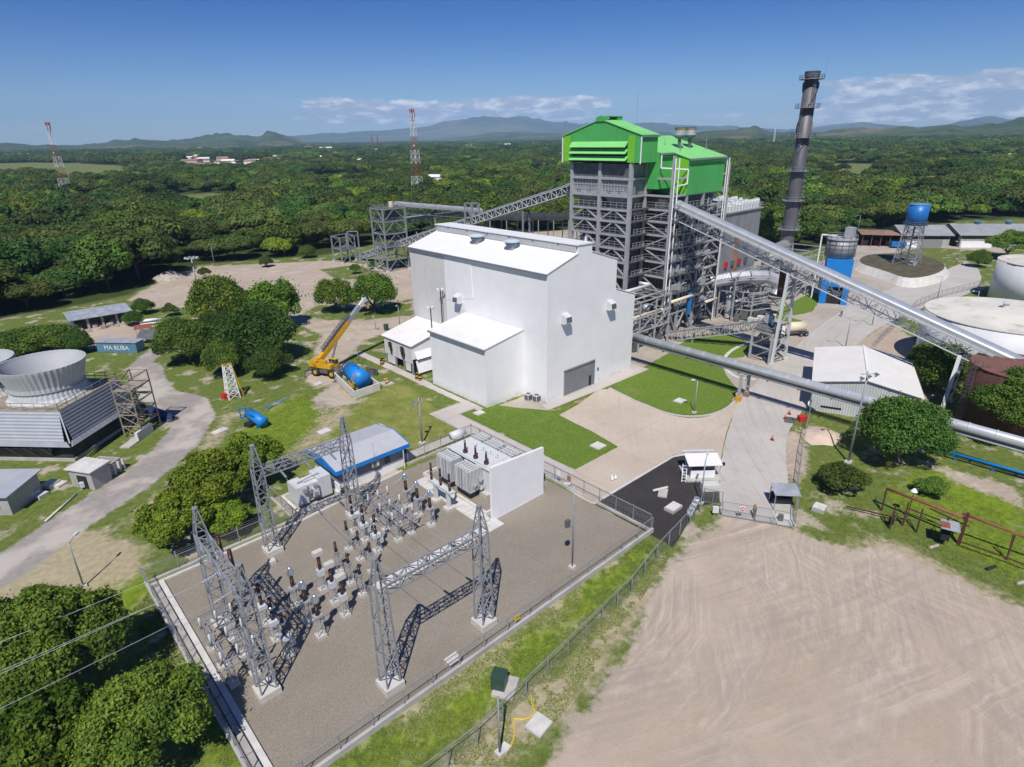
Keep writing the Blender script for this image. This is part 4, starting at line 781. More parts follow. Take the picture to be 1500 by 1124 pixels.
# ------------------------------------------------------------------ boiler house
def boiler():
    t = thing('boiler_house', 'tall grey steel boiler house topped with bright green cladding', 'industrial building', (112, 80, 0))
    FX, BX, EX, SY, NY = 105.1, 110.4, 132.3, 71.8, 96.0
    LV = [5.0, 9.5, 13.5, 16.6, 19.4, 22.2, 25.0, 27.4]
    r1, r2 = .34, .20
    fc = [(FX, 78.2), (FX, 86.1), (FX, 94.0)]; mc = [(BX, 78.2), (BX, SY), (116.0, SY), (122.5, SY), (EX, SY), (EX, 79), (EX, 88), (EX, NY), (122, NY), (BX, 94.0)]
    def column(x, y, z, w=.36): m = MB(); m.cbox((x, y, z/2), (w*1.3, w*1.3, z)); return m.build('column', M['steel_pale'], t)
    for x, y in fc: column(x, y, 41, .55)
    for x, y in mc: column(x, y, 36 if x > 111 else 38)
    fb = MB(); br = MB()
    for z in LV+[30.2, 33.6]:
        for a, b in zip(fc, fc[1:]): fb.bar((*a, z), (*b, z), r1)
        for a, b in (((FX, 78.2), (BX, 78.2)), ((BX, 78.2), (BX, SY)), ((BX, SY), (116, SY)), ((116, SY), (122.5, SY)), ((122.5, SY), (EX, SY)), ((EX, SY), (EX, NY)), ((FX, 94), (BX, 94))): fb.bar((*a, z), (*b, z), r1*.8)
    for z0, z1 in zip(LV, LV[1:]):
        for a, b in ((fc[0], fc[1]), (fc[1], fc[2])):
            mid = ((a[0]+b[0])/2, (a[1]+b[1])/2, z1); br.bar((*a, z0), mid, r2); br.bar((*b, z0), mid, r2)
    LL = [0.3]+LV
    for i, (z0, z1) in enumerate(zip(LL, LL[1:])):
        for a, b in (((BX, SY), (116, SY)), ((116, SY), (122.5, SY)), ((122.5, SY), (EX, SY))):
            mid = ((a[0]+b[0])/2, a[1], z1); br.bar((*a, z0), mid, r2*.9); br.bar((*b, z0), mid, r2*.9)
        br.bar((BX, 78.2, z0 if i % 2 else z1), (BX, SY, z1 if i % 2 else z0), r2*.8)
    fb.build('floor_beams', M['steel_pale'], t); br.build('bracing', M['steel_pale'], t)
    # floors with hand rails
    for z in LV[1:]:
        m = MB(); m.box(FX+.2, BX+1, 76.9, 77.9, z+.30, z+.38); m.box(BX+.2, BX+1.4, SY-.3, 78, z+.304, z+.384); m.box(BX, 124, SY-1.1, SY-.2, z+.308, z+.388); m.box(FX-.1, FX+1.2, 78.4, 93.8, z+.302, z+.382)
        f = m.build('platform', M['steel_dark'], t); h = MB(); zz = z+.39
        railing(h, [(FX+.2, 76.95, zz), (BX-.1, 76.95, zz), (BX-.1, SY-1.05, zz), (124, SY-1.05, zz)], 1.1, 1.4, .045); railing(h, [(FX+.05, 93.6, zz), (FX+.05, 78.6, zz)], 1.1, 1.5, .045); h.build('handrail', M['steel_pale'], f)
    # casing boxes that block the view, interior shade put into their colour
    MB().box(FX+2.4, BX+4, 79.0, 93.4, 0, 26.6).build('furnace_casing', M['casing'], t)
    MB().box(BX+2.0, EX-2.5, SY+1.8, NY-1, 0, 30).build('furnace_casing', M['casing'], t)
    m = MB(); m.box(FX+.25, BX+3, 78.6, 93.6, 30.4, 36.4); m.build('bunker_plate', M['casing_mid'], t)
    m = MB()
    for k in range(2):
        y0 = 78.6+k*7.9
        for j in range(9): m.box(FX+.12, FX+.24, y0+.5+j*.8, y0+.62+j*.8, 30.6, 36.3)
        for z in (31.2, 32.2, 33.0, 33.8): m.box(FX+.14, FX+.25, y0+.2, y0+7.2, z, z+.12)
    m.build('stiffener', M['steel_pale'], t)
    MB().box(FX+.1, FX+.24, 78.6, 93.6, 33.9, 36.5).build('shaded_louvre', M['steel_dark'], t)  # louvre band in dark grey steel colour
    m = MB()
    for k in range(2):
        y0 = 78.7+k*7.9; a = [(FX+.5, y0), (BX+2, y0), (BX+2, y0+7), (FX+.5, y0+7)]; b = [(FX+2.2, y0+1.8), (BX+1, y0+1.8), (BX+1, y0+5.2), (FX+2.2, y0+5.2)]
        m.add([(*p, 30.3) for p in a]+[(*p, 27.0) for p in b], [(i, (i+1) % 4, 4+(i+1) % 4, 4+i) for i in range(4)]+[(4, 5, 6, 7)])
    o = m.build('hopper', M['casing_mid'], t); fix_normals(o)
    for k in range(6): MB().cbox((FX+.15, 79.6+k*2.75, 30.75), (.5, 1.5, .6)).build('feeder_box', M['steel_pale'], t)
    # pipework, ducts and drums seen between the floors
    rd = random.Random(4); m = MB(); d = MB()
    for i in range(90):
        x = rd.uniform(BX+.6, EX+1); y = SY+rd.uniform(-.6, 1.6); z = rd.uniform(1, 27); r = rd.choice((.08, .12, .18, .28)); k = rd.random()
        if k < .45: m.tube((x, y, z), (x+rd.uniform(2, 7), y, z), r, 6)
        elif k < .8: m.tube((x, y, z), (x, y, min(29, z+rd.uniform(2, 7))), r, 6)
        else: m.tube((x, y, z), (x, y+2, z), r, 6)
    for i in range(26):
        y = rd.uniform(79, 93); z = rd.uniform(4, 26); m.tube((FX+1.3, y, z), (FX+1.3, y+rd.uniform(1, 4), z), .12, 6)
    for i in range(46): d = MB(); d.cbox((rd.uniform(BX+1, EX), SY+rd.uniform(0, 1.3), rd.choice(LL[:-1])+rd.uniform(.8, 2.0)), (rd.uniform(.5, 2), rd.uniform(.5, 1.4), rd.uniform(.6, 1.8))); d.build('machine', M['steel_pale'] if i % 3 else M['alu_old'], t)
    m.build('pipework', M['alu_old'], t)
    for z, x in ((17.6, 112.5), (14.8, 112.2)): MB().tube((x, SY-.4, z), (x, SY+2, z), 1.0, 16).build('steam_drum', M['alu'], t)
    MB().tube((119.5, SY-.9, 4), (119.5, SY-.9, 9), .5, 10).build('blue_pump', M['blue'], t)
    for pts in ([(111.5, SY-1.2, 8.3), (123, SY-1.2, 8.3)], [(124, SY-1.2, 5.6), (131, SY-1.2, 5.6)]): MB().path(pts, .35, 10).build('lagged_pipe', M['cream'], t, True)
    for x in (BX-.1, BX+1.2): MB().tube((x-.5, SY-.75, 6), (x-.5, SY-.75, 37.5), .14, 8).build('riser_pipe', M['white_paint'], t)
    MB().tube((130.8, SY-.7, .2), (130.8, SY-.7, 37), .11, 8).build('riser_pipe', M['white_paint'], t)
    # green hoods
    def gable_x(x0, x1, pts): m = MB(); m.extr([(x0, y, z) for y, z in pts], (x1-x0, 0, 0)); return m
    gx0, gx1 = FX-.5, 110.2
    g = gable_x(gx0, gx1, [(75.9, 36.8), (75.9, 41.9), (85.2, 44.7), (87.0, 44.7), (96.4, 41.9), (96.4, 36.8)]); c1 = g.build('upper_cladding', M['green_wall'], t); fix_normals(c1)
    for y0, y1, n in ((75.9, 86.1, 1), (96.4, 86.1, -1)):
        m = MB(); m.extr([(gx0-.2, y0-.3*n, 41.86), (gx0-.2, y1, 45.0), (gx0-.2, y1, 45.12), (gx0-.2, y0-.3*n, 41.98)], (gx1-gx0+.4, 0, 0)); o = m.build('green_roof', M['green_roof'], c1); fix_normals(o)
    m = MB(); m.extr([(gx0-.22, 84.9, 44.6), (gx0-.22, 84.9, 45.3), (gx0-.22, 86.1, 45.7), (gx0-.22, 87.3, 45.3), (gx0-.22, 87.3, 44.6)], (1.0, 0, 0)); o = m.build('ridge_end', M['green_wall'], c1); fix_normals(o)
    m = MB(); m.box(gx0+.8, gx1, 84.9, 87.3, 45.45, 45.6); m.box(gx1-1.6, gx1, 85, 87.2, 44.6, 45.44); m.build('ridge_vent', M['green_wall'], c1)
    for y0, y1 in ((77.4, 78.9), (94.3, 96.35)): MB().box(gx0-.03, gx0-.004, y0, y1, 36.85, 41.8 if y0 < 80 else 42.0).build('lime_panel', M['green_lime'], c1)
    for i, z in enumerate((40.8, 39.3, 38.0)):
        m = MB(); h = 1.05 if i == 0 else .8; w = .2*i
        m.extr([(gx0-.02, 79.0-w*.5, z), (gx0-.95, 79.0-w*.5, z-h), (gx0-.95, 79.0-w*.5, z-h-.08), (gx0-.02, 79.0-w*.5, z-.1)], (0, 14.9+w, 0)); o = m.build('louvre_hood', M['green_roof'], c1); fix_normals(o)
        MB().box(gx0-.04, gx0-.006, 79.1, 93.8, z-1.35, z-h*.6).build('louvre_gap', M['dark'], c1)
    MB().box(gx0+.1, gx1+.2, 75.5, 75.75, 41.5, 41.8).build('gutter', M['gutter'], c1)
    for y in (75.72, 96.55): MB().tube((gx0-.1, y, 36.6), (gx0-.1, y, 41.6), .12, 6).build('downpipe', M['white_paint'], c1)
    g = gable_x(gx1+.005, 115.2, [(75.3, 31.5), (75.3, 38.5), (86.1, 41.7), (96, 38.5), (96, 31.5)]); c2 = g.build('middle_cladding', M['green_wall'], t); fix_normals(c2)
    g = gable_x(115.205, 129.6, [(SY-.3, 30.2), (SY-.3, 37.3), (86.1, 41.5), (97, 37.8), (97, 30.2)]); c3 = g.build('lower_cladding', M['green_wall'], t); fix_normals(c3)
    m = MB(); m.extr([(gx1+.1, 75.0, 38.4), (gx1+.1, 86.1, 41.76), (gx1+.1, 86.1, 41.88), (gx1+.1, 75.0, 38.52)], (5.3, 0, 0)); o = m.build('green_roof', M['green_roof'], c2); fix_normals(o)
    m = MB(); m.extr([(115.0, SY-.6, 37.22), (115.0, 86.1, 41.56), (115.0, 86.1, 41.68), (115.0, SY-.6, 37.34)], (14.9, 0, 0)); o = m.build('green_roof', M['green_roof'], c3); fix_normals(o)
    m = MB(); m.box(gx1+1, 117.5, 85.2, 87, 42.0, 42.8); m.build('ridge_vent', M['green_wall'], c2)
    MB().box(115.17, 115.2, SY-.25, 75.2, 30.4, 37.4).build('lime_panel', M['green_lime'], c3)
    MB().box(115.0, 130, SY-.86, SY-.62, 36.9, 37.2).build('gutter', M['gutter'], c3); MB().box(gx1+.2, 115, 74.72, 74.98, 38.1, 38.4).build('gutter', M['gutter'], c2)
    m = MB(); m.path([(gx1+.3, 74.9, 38.2), (gx1+.3, 74.9, 35.6), (115.1, SY-.4, 35.2), (115.1, SY-.4, 32.4), (gx1+1, SY-.6, 32.2)], .14, 6); m.tube((130, SY-.65, 36.9), (130, SY-.65, 22), .12, 6); m.build('downpipe', M['white_paint'], c3)
    for i, x in enumerate((120.5, 124.5)):
        m = MB(); m.lathe(x, 77.5, [(.35, -1), (.35, 1.4), (1.05, 1.8), (1.15, 2.2)], 14, 39.5); v = m.build('vent_pipe', M['steel_dark'], t); m = MB(); m.lathe(x, 77.5, [(1.15, 0), (1.15, 1.5), (1.25, 1.55)], 16, 41.7); m.build('silencer', M['roof_tin'], v); m = MB(); m.lathe(x, 77.5, [(1.17, 0), (1.17, .5)], 16, 42.7); m.build('rusty_band', M['roof_rust'], v)
    m = MB()
    for x, y in ((118, 75.5), (128, 75.5), (118, 79.5), (127.5, 79)): m.bar((x, y, 38.2), (x, y, 41), .06); m.bar((x, y, 40.5), (x+2, y+1, 38.5), .05)
    m.build('vent_stays', M['steel_pale'], t)
    m = MB(); m.tube((104.9, 95.8, 41.9), (104.9, 95.8, 45), .05, 5); m.tube((109, 80.5, 44), (109, 80.5, 50), .04, 5); m.build('lightning_rod', M['steel'], t)
boiler()
# pipe rack and small plant between hall and boiler house
def rack():
    t = thing('pipe_rack', 'steel pipe rack with bundles of pipes between the white hall and the boiler house', 'pipe rack', (100, 70, 0))
    m = MB()
    for x in (93.5, 99.0, 104.5, 109.5):
        for y in (69.5, 76): m.bar((x, y, 0), (x, y, 11), .2)
        for z in (4.5, 7.5, 10.8): m.bar((x, 69.5, z), (x, 76, z), .16)
    for y in (69.5, 76):
        for z in (4.5, 7.5, 10.8): m.bar((91.2, y, z), (110, y, z), .16)
        for x in (93.5, 99, 104.5): m.bar((x, y, 4.5), (x+5.2, y, 7.5), .1)
    m.build('frame', M['steel_pale'], t); rd = random.Random(9)
    for i in range(16):
        y = 69.8+i*.4; z = rd.choice((4.9, 7.9, 11.2)); MB().path([(91, y, z), (104+rd.uniform(-3, 6), y, z), (104+rd.uniform(3, 6), y, z-rd.uniform(0, 2))], rd.choice((.1, .16, .25)), 7).build('pipe', M['alu'] if i % 3 else M['cream'], t, True)
    MB().lathe(103, 71, [(.1, 0), (.75, .2), (.85, .75), (.75, 1.3), (.1, 1.5)], 14, 8.0).build('vessel', M['alu'], t, True)
    m = MB(); m.path([(90.9, 73.8, 12.2), (108, 73.8, 12.2), (108, 76.5, 12.2)], .35, 10); m.build('pipe', M['white_paint'], t, True)
    for i in range(8): MB().cbox((93+i*2.1, 72+rd.uniform(-1.5, 2), 1.0), (1.4, 1.6, rd.uniform(1.2, 2.2))).build('pump_skid', M['steel_dark'], t)
rack()
# ------------------------------------------------------------------ dust collector, fan duct, chimney
def collector():
    t = thing('dust_collector', 'grey clad dust collector with rows of white cylinders on its roof', 'dust collector', (142, 78, 0))
    MB().box(134.6, 151.5, 72.3, 90, 9, 24.6).build('casing', M['esp'], t)
    for k in range(3):
        x = 134.6+k*5.6; a = [(x, 72.4), (x+5.5, 72.4), (x+5.5, 89), (x, 89)]; b = [(x+2, 78), (x+3.5, 78), (x+3.5, 83), (x+2, 83)]
        m = MB(); m.add([(*p, 9) for p in a]+[(*p, 4) for p in b], [(i, (i+1) % 4, 4+(i+1) % 4, 4+i) for i in range(4)]+[(4, 5, 6, 7)]); o = m.build('hopper', M['esp'], t); fix_normals(o)
    MB().box(134.2, 151.9, 71.9, 90.4, 24.6, 24.85).build('roof_deck', M['steel_pale'], t)
    rd = random.Random(3); proto = None
    for i in range(11):
        for j in range(6):
            if proto is None:
                m = MB(); m.lathe(0, 0, [(.58, 0), (.58, 1.5), (.45, 1.7), (.45, 1.9)], 10); proto = m.build('roof_cylinder', M['white_ins'] if False else M['equip'], t, False, True); o = proto
            else: o = proto.copy(); COL.objects.link(o)
            o.location = (135.6+i*1.5-142, 73.2+j*2.9-78, 24.85); o.scale = (1, 1, rd.uniform(.8, 1.25))
    m = MB(); railing(m, [(134.3, 72.0, 24.86), (151.8, 72.0, 24.86), (151.8, 90.2, 24.86)], 1.1, 1.5, .05); m.build('handrail', M['steel_pale'], t)
    m = MB()
    for x in (140, 145, 150):
        for y in (84, 90): m.bar((x, y, 24.8), (x, y, 29), .1)
    m.build('canopy_post', M['steel_pale'], t); MB().box(139, 151, 83, 91, 29, 29.15).build('canopy', M['roof_grey'], t)
    m = MB()
    for x in (134.8, 143, 151.3):
        for y in (72.5, 89.8): m.bar((x, y, 0), (x, y, 9), .25)
    for x in (134.8, 143): m.bar((x, 72.5, .5), (x+8.2, 72.5, 8.5), .12); m.bar((x+8.2, 72.5, .5), (x, 72.5, 8.5), .12)
    m.build('leg', M['steel_pale'], t)
    MB().box(140, 140.8, 71.5, 72.3, 10, 20).build('red_ladder_cage', M['roof_rust'], t)
    for i in range(4): MB().cbox((136.5+i*3.2, 72.1, 12.5), (1.2, .4, 1.4)).build('access_hatch', M['red'] if i in (0, 2) else M['steel_dark'], t)
collector()
def fan_duct():
    t = thing('flue_duct', 'large pale ribbed flue duct curving down into a fan frame', 'duct', (138, 66, 0))
    pts = [(131.8, 73.0, 9.0), (134.5, 69.5, 10.0), (137.5, 66.5, 10.4), (141, 64.0, 10.2), (143.6, 62.4, 9.0), (144.4, 61.6, 7.0), (143.2, 62.0, 5.4)]
    m = MB(); m.path(pts[:4], 1.5, 8); m.build('duct', M['alu_old'], t)
    for a, b in zip(pts[3:], pts[4:]): MB().tube(a, b, 1.6, 8).build('bend', M['alu_old'], t)
    m = MB()
    for p in pts[1:]: m.lathe(p[0], p[1], [(1.62, 0), (1.62, .12)], 14, p[2]-.06)
    m.build('flange', M['steel_pale'], t); m = MB()
    for x, y in ((135.5, 69.0), (137.0, 64.5), (145, 66.0), (146.0, 61.0)):
        m.bar((x, y, 0), (x, y, 7), .18)
    for z in (2.5, 4.6, 6.8):
        for a, b in (((135.5, 69), (145, 66)), ((137, 64.5), (146, 61)), ((135.5, 69), (137, 64.5)), ((145, 66), (146, 61))): m.bar((*a, z), (*b, z), .13)
    m.build('frame', M['steel_pale'], t); rd = random.Random(2)
    for i in range(5): MB().cbox((137+i*1.9, 66.0-i*.5, 1.2), (1.5, 1.5, 1.8), .3).build('fan_motor', M['steel_dark'], t)
    for i in range(3): MB().cbox((136.5+i*3, 63.6-i*.8, .5), (1.5, 2.2, 1.0), .3).build('plinth', M['concrete_pale'], t)
    for i in range(6): MB().tube((136+rd.uniform(0, 2), 66, 3+i*.6), (144, 63+rd.uniform(0, 2), 3+i*.6), .14, 7).build('pipe', M['alu'], t)
fan_duct()
CHX, CHY, CHH = 203.5, 87.0, 58.6
def chimney():
    t = thing('chimney', 'tall dark grey steel chimney with ring platforms and a spiral fin near its top', 'chimney', (CHX, CHY, 0))
    m = MB(); m.lathe(CHX, CHY, [(2.35, 0), (2.1, 10), (2.0, 25), (1.95, CHH-1.6)], 28); m.build('shaft', M['stack'], t, True)
    m = MB(); m.lathe(CHX, CHY, [(1.95, CHH-1.6), (2.15, CHH-1.5), (2.2, CHH), (1.8, CHH), (1.75, CHH-1.5)], 28, 0, True); m.build('rim', M['stack_dark'], t)
    for s in range(2):
        m = MB(); n = 60; vs = []
        for i in range(n+1):
            a = s*pi+i/n*2*pi*0.85; z = 35.5+i/n*20; vs += [(CHX+1.9*cos(a), CHY+1.9*sin(a), z), (CHX+2.3*cos(a), CHY+2.3*sin(a), z), (CHX+2.3*cos(a), CHY+2.3*sin(a), z+.22), (CHX+1.9*cos(a), CHY+1.9*sin(a), z+.3)]
        m.add(vs, [(4*i+k, 4*i+(k+1) % 4, 4*i+4+(k+1) % 4, 4*i+4+k) for i in range(n) for k in range(4)]); m.build('spiral_fin', M['stack_dark'], t)
    for z in (12.5, 21.5, 30.5, 40.2, 48.6, 56.4):
        m = MB(); m.lathe(CHX, CHY, [(2.0, 0), (3.5, 0), (3.5, .14), (2.0, .14)], 20, z, True); p = m.build('ring_platform', M['steel'], t); h = MB(); q = [(CHX+3.45*cos(2*pi*i/14), CHY+3.45*sin(2*pi*i/14), z+.14) for i in range(15)]
        railing(h, q, 1.1, 9, .05); h.build('handrail', M['steel'], p)
    for z0, z1, a in ((12.6, 21.5, 5.1), (21.6, 30.5, 5.1), (30.6, 40.2, 3.3), (40.3, 48.6, 2.9), (48.7, 56.4, 4.0)):
        m = MB(); c, s = cos(a), sin(a)
        for k in (-.28, .28): m.bar((CHX+2.4*c-k*s, CHY+2.4*s+k*c, z0), (CHX+2.4*c-k*s, CHY+2.4*s+k*c, z1+1), .05)
        for i in range(int((z1-z0)/.8)):
            z = z0+.4+i*.8; m.bar((CHX+2.4*c+.28*s, CHY+2.4*s-.28*c, z), (CHX+2.4*c-.28*s, CHY+2.4*s+.28*c, z), .035); 
            if i % 2: m.lathe(CHX+2.65*c, CHY+2.65*s, [(.42, 0), (.42, .07)], 8, z, True)
        m.build('ladder', M['steel'], t)
    MB().tube((CHX+2.4, CHY-2.6, 56.4), (CHX+2.5, CHY-2.7, 62.5), .05, 5).build('lightning_rod', M['steel'], t)
chimney()
# ------------------------------------------------------------------ conveyors
def conveyor(name, label, A, B, w=3.0, hh=1.15, td=2.2, n=24, roof='alu', cover=True, rails=True, trussc='steel', deck='steel_dark'):
    """covered belt gallery whose floor runs from A to B"""
    A = np.array(A, float); B = np.array(B, float); d = (B-A)/np.linalg.norm(B-A); s = np.cross(d, [0, 0, 1]); s /= np.linalg.norm(s); u = np.cross(s, d)
    t = thing(name, label, 'conveyor', (float(A[0]), float(A[1]), 0)); m = MB()
    truss(m, A-u*td, B-u*td, u, td, n, .13, .075, s, w); m.build('truss', M[trussc], t)
    m = MB(); q = [A-s*w/2, B-s*w/2, B+s*w/2, A+s*w/2]; m.extr(q, -u*.15); m.build('deck', M[deck], t)
    if cover:
        m = MB(); k = 10; vs = []
        for p in (A, B):
            for i in range(k+1): a = pi*i/k; vs.append(p+s*(w*.48*cos(a))+u*(.25+hh*(sin(a)**.7)))
        m.add(vs, [(i, i+1, k+1+i+1, k+1+i) for i in range(k)]+[tuple(range(k+1)), tuple(range(2*k+1, k, -1))]); o = m.build('curved_cover', M[roof], t); fix_normals(o)
        m = MB(); N = int(np.linalg.norm(B-A)/6)
        for j in range(N+1):
            p = A+(B-A)*(j/N); v = [p+s*(w*.49*cos(pi*i/k))+u*(.27+hh*(sin(pi*i/k)**.7)) for i in range(k+1)]
            for a, b in zip(v, v[1:]): m.bar(a, b, .02)
        m.build('cover_seam', M['steel'], t)
        if hh < .5: m = MB(); m.extr([A-s*.8-u*1.4, B-s*.8-u*1.4, B+s*.8-u*1.4, A+s*.8-u*1.4], u*1.2); m.build('belt', M['steel_dark'], t); return t, A, B, d, s, u
        m = MB(); m.extr([A-s*(w/2+.02)-u*.1, B-s*(w/2+.02)-u*.1, B-s*(w/2+.02)+u*.5, A-s*(w/2+.02)+u*.5], -s*.04); m.extr([A+s*(w/2+.02)-u*.1, B+s*(w/2+.02)-u*.1, B+s*(w/2+.02)+u*.5, A+s*(w/2+.02)+u*.5], s*.04); m.build('side_sheet', M['steel_pale'], t)
    if rails:
        m = MB(); so_ = w/2+.75
        for sg in (1,):
            a, b = A+s*sg*so_, B+s*sg*so_; m.extr([a-s*.4, b-s*.4, b+s*.4, a+s*.4], -u*.06); railing(m, [tuple(a+s*.38), tuple(b+s*.38)], 1.0, 2.2, .03)
        m.build('walkway', M['steel_pale'], t)
    return t, A, B, d, s, u
sl = .312
t, *_ = conveyor('fuel_conveyor', 'long inclined conveyor with curved silver cover running down to the right edge', (113.6, 73.2, 28.5), (113.6, -8, 28.5-sl*81.2), 2.7, 0.85, 2.4, 34, 'alu', True, True, 'equip')
def trestle(t, bases, tops, n=6, r=.22):
    m = MB()
    for b, p in zip(bases, tops): m.bar(b, p, r)
    for i in range(n):
        a = [lerp(b, p, i/n) for b, p in zip(bases, tops)]; c = [lerp(b, p, (i+1)/n) for b, p in zip(bases, tops)]
        for k in range(len(bases)):
            j = (k+1) % len(bases)
            m.bar(c[k], c[j], r*.5)
            if (i+k) % 2: m.bar(a[k], c[j], r*.45)
            else: m.bar(a[j], c[k], r*.45)
    m.build('trestle', M['equip'] if r > .3 else M['steel'], t); f = MB()
    for b in bases: f.cbox((b[0], b[1], .2), (.9, .9, .4))
    f.build('footing', M['concrete_pale'], t)
trestle(t, [(111.2, 46.9, 0), (116.4, 46.6, 0)], [(112.3, 46.8, 18.0), (115.0, 46.6, 18.0)], 7, .33)
trestle(t, [(108.6, 18.0, 0), (115.0, 18.4, 0)], [(112.3, 18.2, 9.0), (115.0, 18.2, 9.0)], 4, .36)
MB().cbox((115.6, 49.2, 15.2), (.7, 1.0, 5.5)).build('take_up_chute', M['rust'], t)
t, *_ = conveyor('rear_conveyor', 'long open grey conveyor climbing behind the white hall to the boiler house', (114.0, 209.5, 1.4), (114.0, 97.5, 32.2), 2.4, .3, 1.8, 64, 'alu_old', True, True, 'equip')
trestle(t, [(112.6, 139, 0), (115.4, 139, 0), (115.4, 142, 0), (112.6, 142, 0)], [(112.6, 139, 24.5), (115.4, 139, 24.5), (115.4, 142, 24.5), (112.6, 142, 24.5)], 6, .28)
trestle(t, [(112.8, 168, 0), (115.2, 168, 0)], [(112.8, 168, 14), (115.2, 168, 14)], 4, .2)
trestle(t, [(112.8, 118, 0), (115.2, 118, 0)], [(112.8, 118, 24), (115.2, 118, 24)], 6, .26)
t, *_ = conveyor('transfer_conveyor', 'level covered conveyor with blue grey roof crossing behind the rear conveyor', (115.0, 182.5, 21.0), (152, 182.5, 15.6), 3.0, 1.3, 2.3, 16, 'alu_old')
trestle(t, [(130, 181.3, 0), (130, 183.7, 0)], [(130, 181.3, 17), (130, 183.7, 17)], 4, .25)
t, *_ = conveyor('lower_conveyor', 'short open conveyor below the level covered conveyor at the back', (121, 187, 15.5), (150, 184, 15.8), 1.6, .7, 1.1, 14, 'alu_old')
def dark_gallery():
    t = thing('netted_conveyor', 'low dark conveyor wrapped in black netting behind the rear conveyor', 'conveyor', (170, 180, 0)); A = np.array((150, 176, 13.5)); B = np.array((196, 163, 10.5)); d = (B-A)/np.linalg.norm(B-A); s = np.cross(d, [0, 0, 1]); s /= np.linalg.norm(s)
    m = MB(); vs = []
    for i in range(15):
        p = A+(B-A)*(i/14); sag = .5*sin(i*1.3)
        for k in range(7): a = pi*k/6; vs.append(p+s*2.4*cos(a)+np.array([0, 0, 2.6*sin(a)+sag*.3]))
    m.add(vs, [(7*i+k, 7*i+k+1, 7*i+8+k, 7*i+7+k) for i in range(14) for k in range(6)]); m.build('netting', M['mesh_dark'], t)
    m = MB()
    for i in range(8):
        p = A+(B-A)*(i/7)
        for q in (-2.2, 2.2): m.bar((p[0]+s[0]*q, p[1]+s[1]*q, 0), (p[0]+s[0]*q, p[1]+s[1]*q, p[2]), .2)
    m.build('post', M['steel_pale'], t); MB().cbox((151, 176, 6.5), (3.4, 3, 13)).build('chute', M['dark'], t)
dark_gallery()
def transfer_tower():
    t = thing('transfer_tower', 'tall open steel transfer tower left of the white hall roof', 'steel tower', (110.6, 180, 0)); m = MB()
    P = [(107.2, 178.5), (115.8, 178.5), (115.8, 186.0), (107.2, 186.0)]; L = [0.3, 4.2, 8.4, 12.6, 16.6, 20.6]
    for p in P: m.bar((*p, 0), (*p, 21), .30)
    for z0, z1 in zip(L, L[1:]):
        for k in range(4):
            a, b = P[k], P[(k+1) % 4]; m.bar((*a, z1), (*b, z1), .22); mid = ((a[0]+b[0])/2, (a[1]+b[1])/2, z1); m.bar((*a, z0), mid, .13); m.bar((*b, z0), mid, .13)
    m.build('frame', M['steel'], t)
    for z in (8.5, 16.7, 20.7):
        f = MB(); f.box(107.2, 115.8, 178.5, 186, z, z+.1); o = f.build('platform', M['steel_dark'], t); h = MB(); railing(h, [(107.2, 178.5, z+.1), (115.8, 178.5, z+.1), (115.8, 186, z+.1), (107.2, 186, z+.1), (107.2, 178.5, z+.1)], 1.0, 1.6, .04); h.build('handrail', M['steel'], o)
    m = MB(); m.cbox((113, 182.5, 18.4), (3, 3, 3)); m.build('chute', M['steel_dark'], t); m = MB(); m.lathe(112.2, 181, [(.8, 0), (.8, 1.8)], 12, 20.9); m.build('drive', M['cream'], t)
    for p in P: MB().cbox((p[0], p[1], .35), (1.0, 1.0, .7)).build('footing', M['concrete_pale'], t)
    m = MB(); Q = [(101.5, 181.5), (107, 178.5), (107, 186), (101.5, 188)]
    for p in Q[:1]+Q[3:]: m.bar((*p, 0), (*p, 5.2), .22)
    for k in range(4): m.bar((*Q[k], 5.2), (*Q[(k+1) % 4], 5.2), .2); m.bar((*Q[k], .4), (*Q[(k+1) % 4], 5.2), .11)
    m.build('side_frame', M['steel'], t)
transfer_tower()
def loader():
    t = thing('loading_frame', 'small open steel frame at the far left end of the rear conveyor', 'steel frame', (107, 209, 0)); m = MB(); P = [(104.4, 205), (111.3, 207), (111.4, 213.4), (104.6, 211.8)]
    for i, p in enumerate(P): h = 9.3; m.bar((*p, 0), (*p, h), .27)
    for z in (5.0, 9.2):
        for k in range(4): m.bar((*P[k], z), (*P[(k+1) % 4], z), .2)
    for k in range(4): m.bar((*P[k], 5), (*P[(k+1) % 4], 9.2), .11); m.bar((*P[k], .3), (*P[(k+1) % 4], 5), .11)
    for q in ((108, 205.8), (111.3, 204)): m.bar((*q, 0), (*q, 11), .25)
    m.bar((108, 205.8, 11), (111.3, 204, 11), .2); m.build('frame', M['steel'], t); MB().prism(P, 5.05, 5.15).build('platform', M['steel_dark'], t)
    for p in P: MB().cbox((p[0], p[1], .3), (.9, .9, .6)).build('footing', M['concrete_pale'], t)
loader()
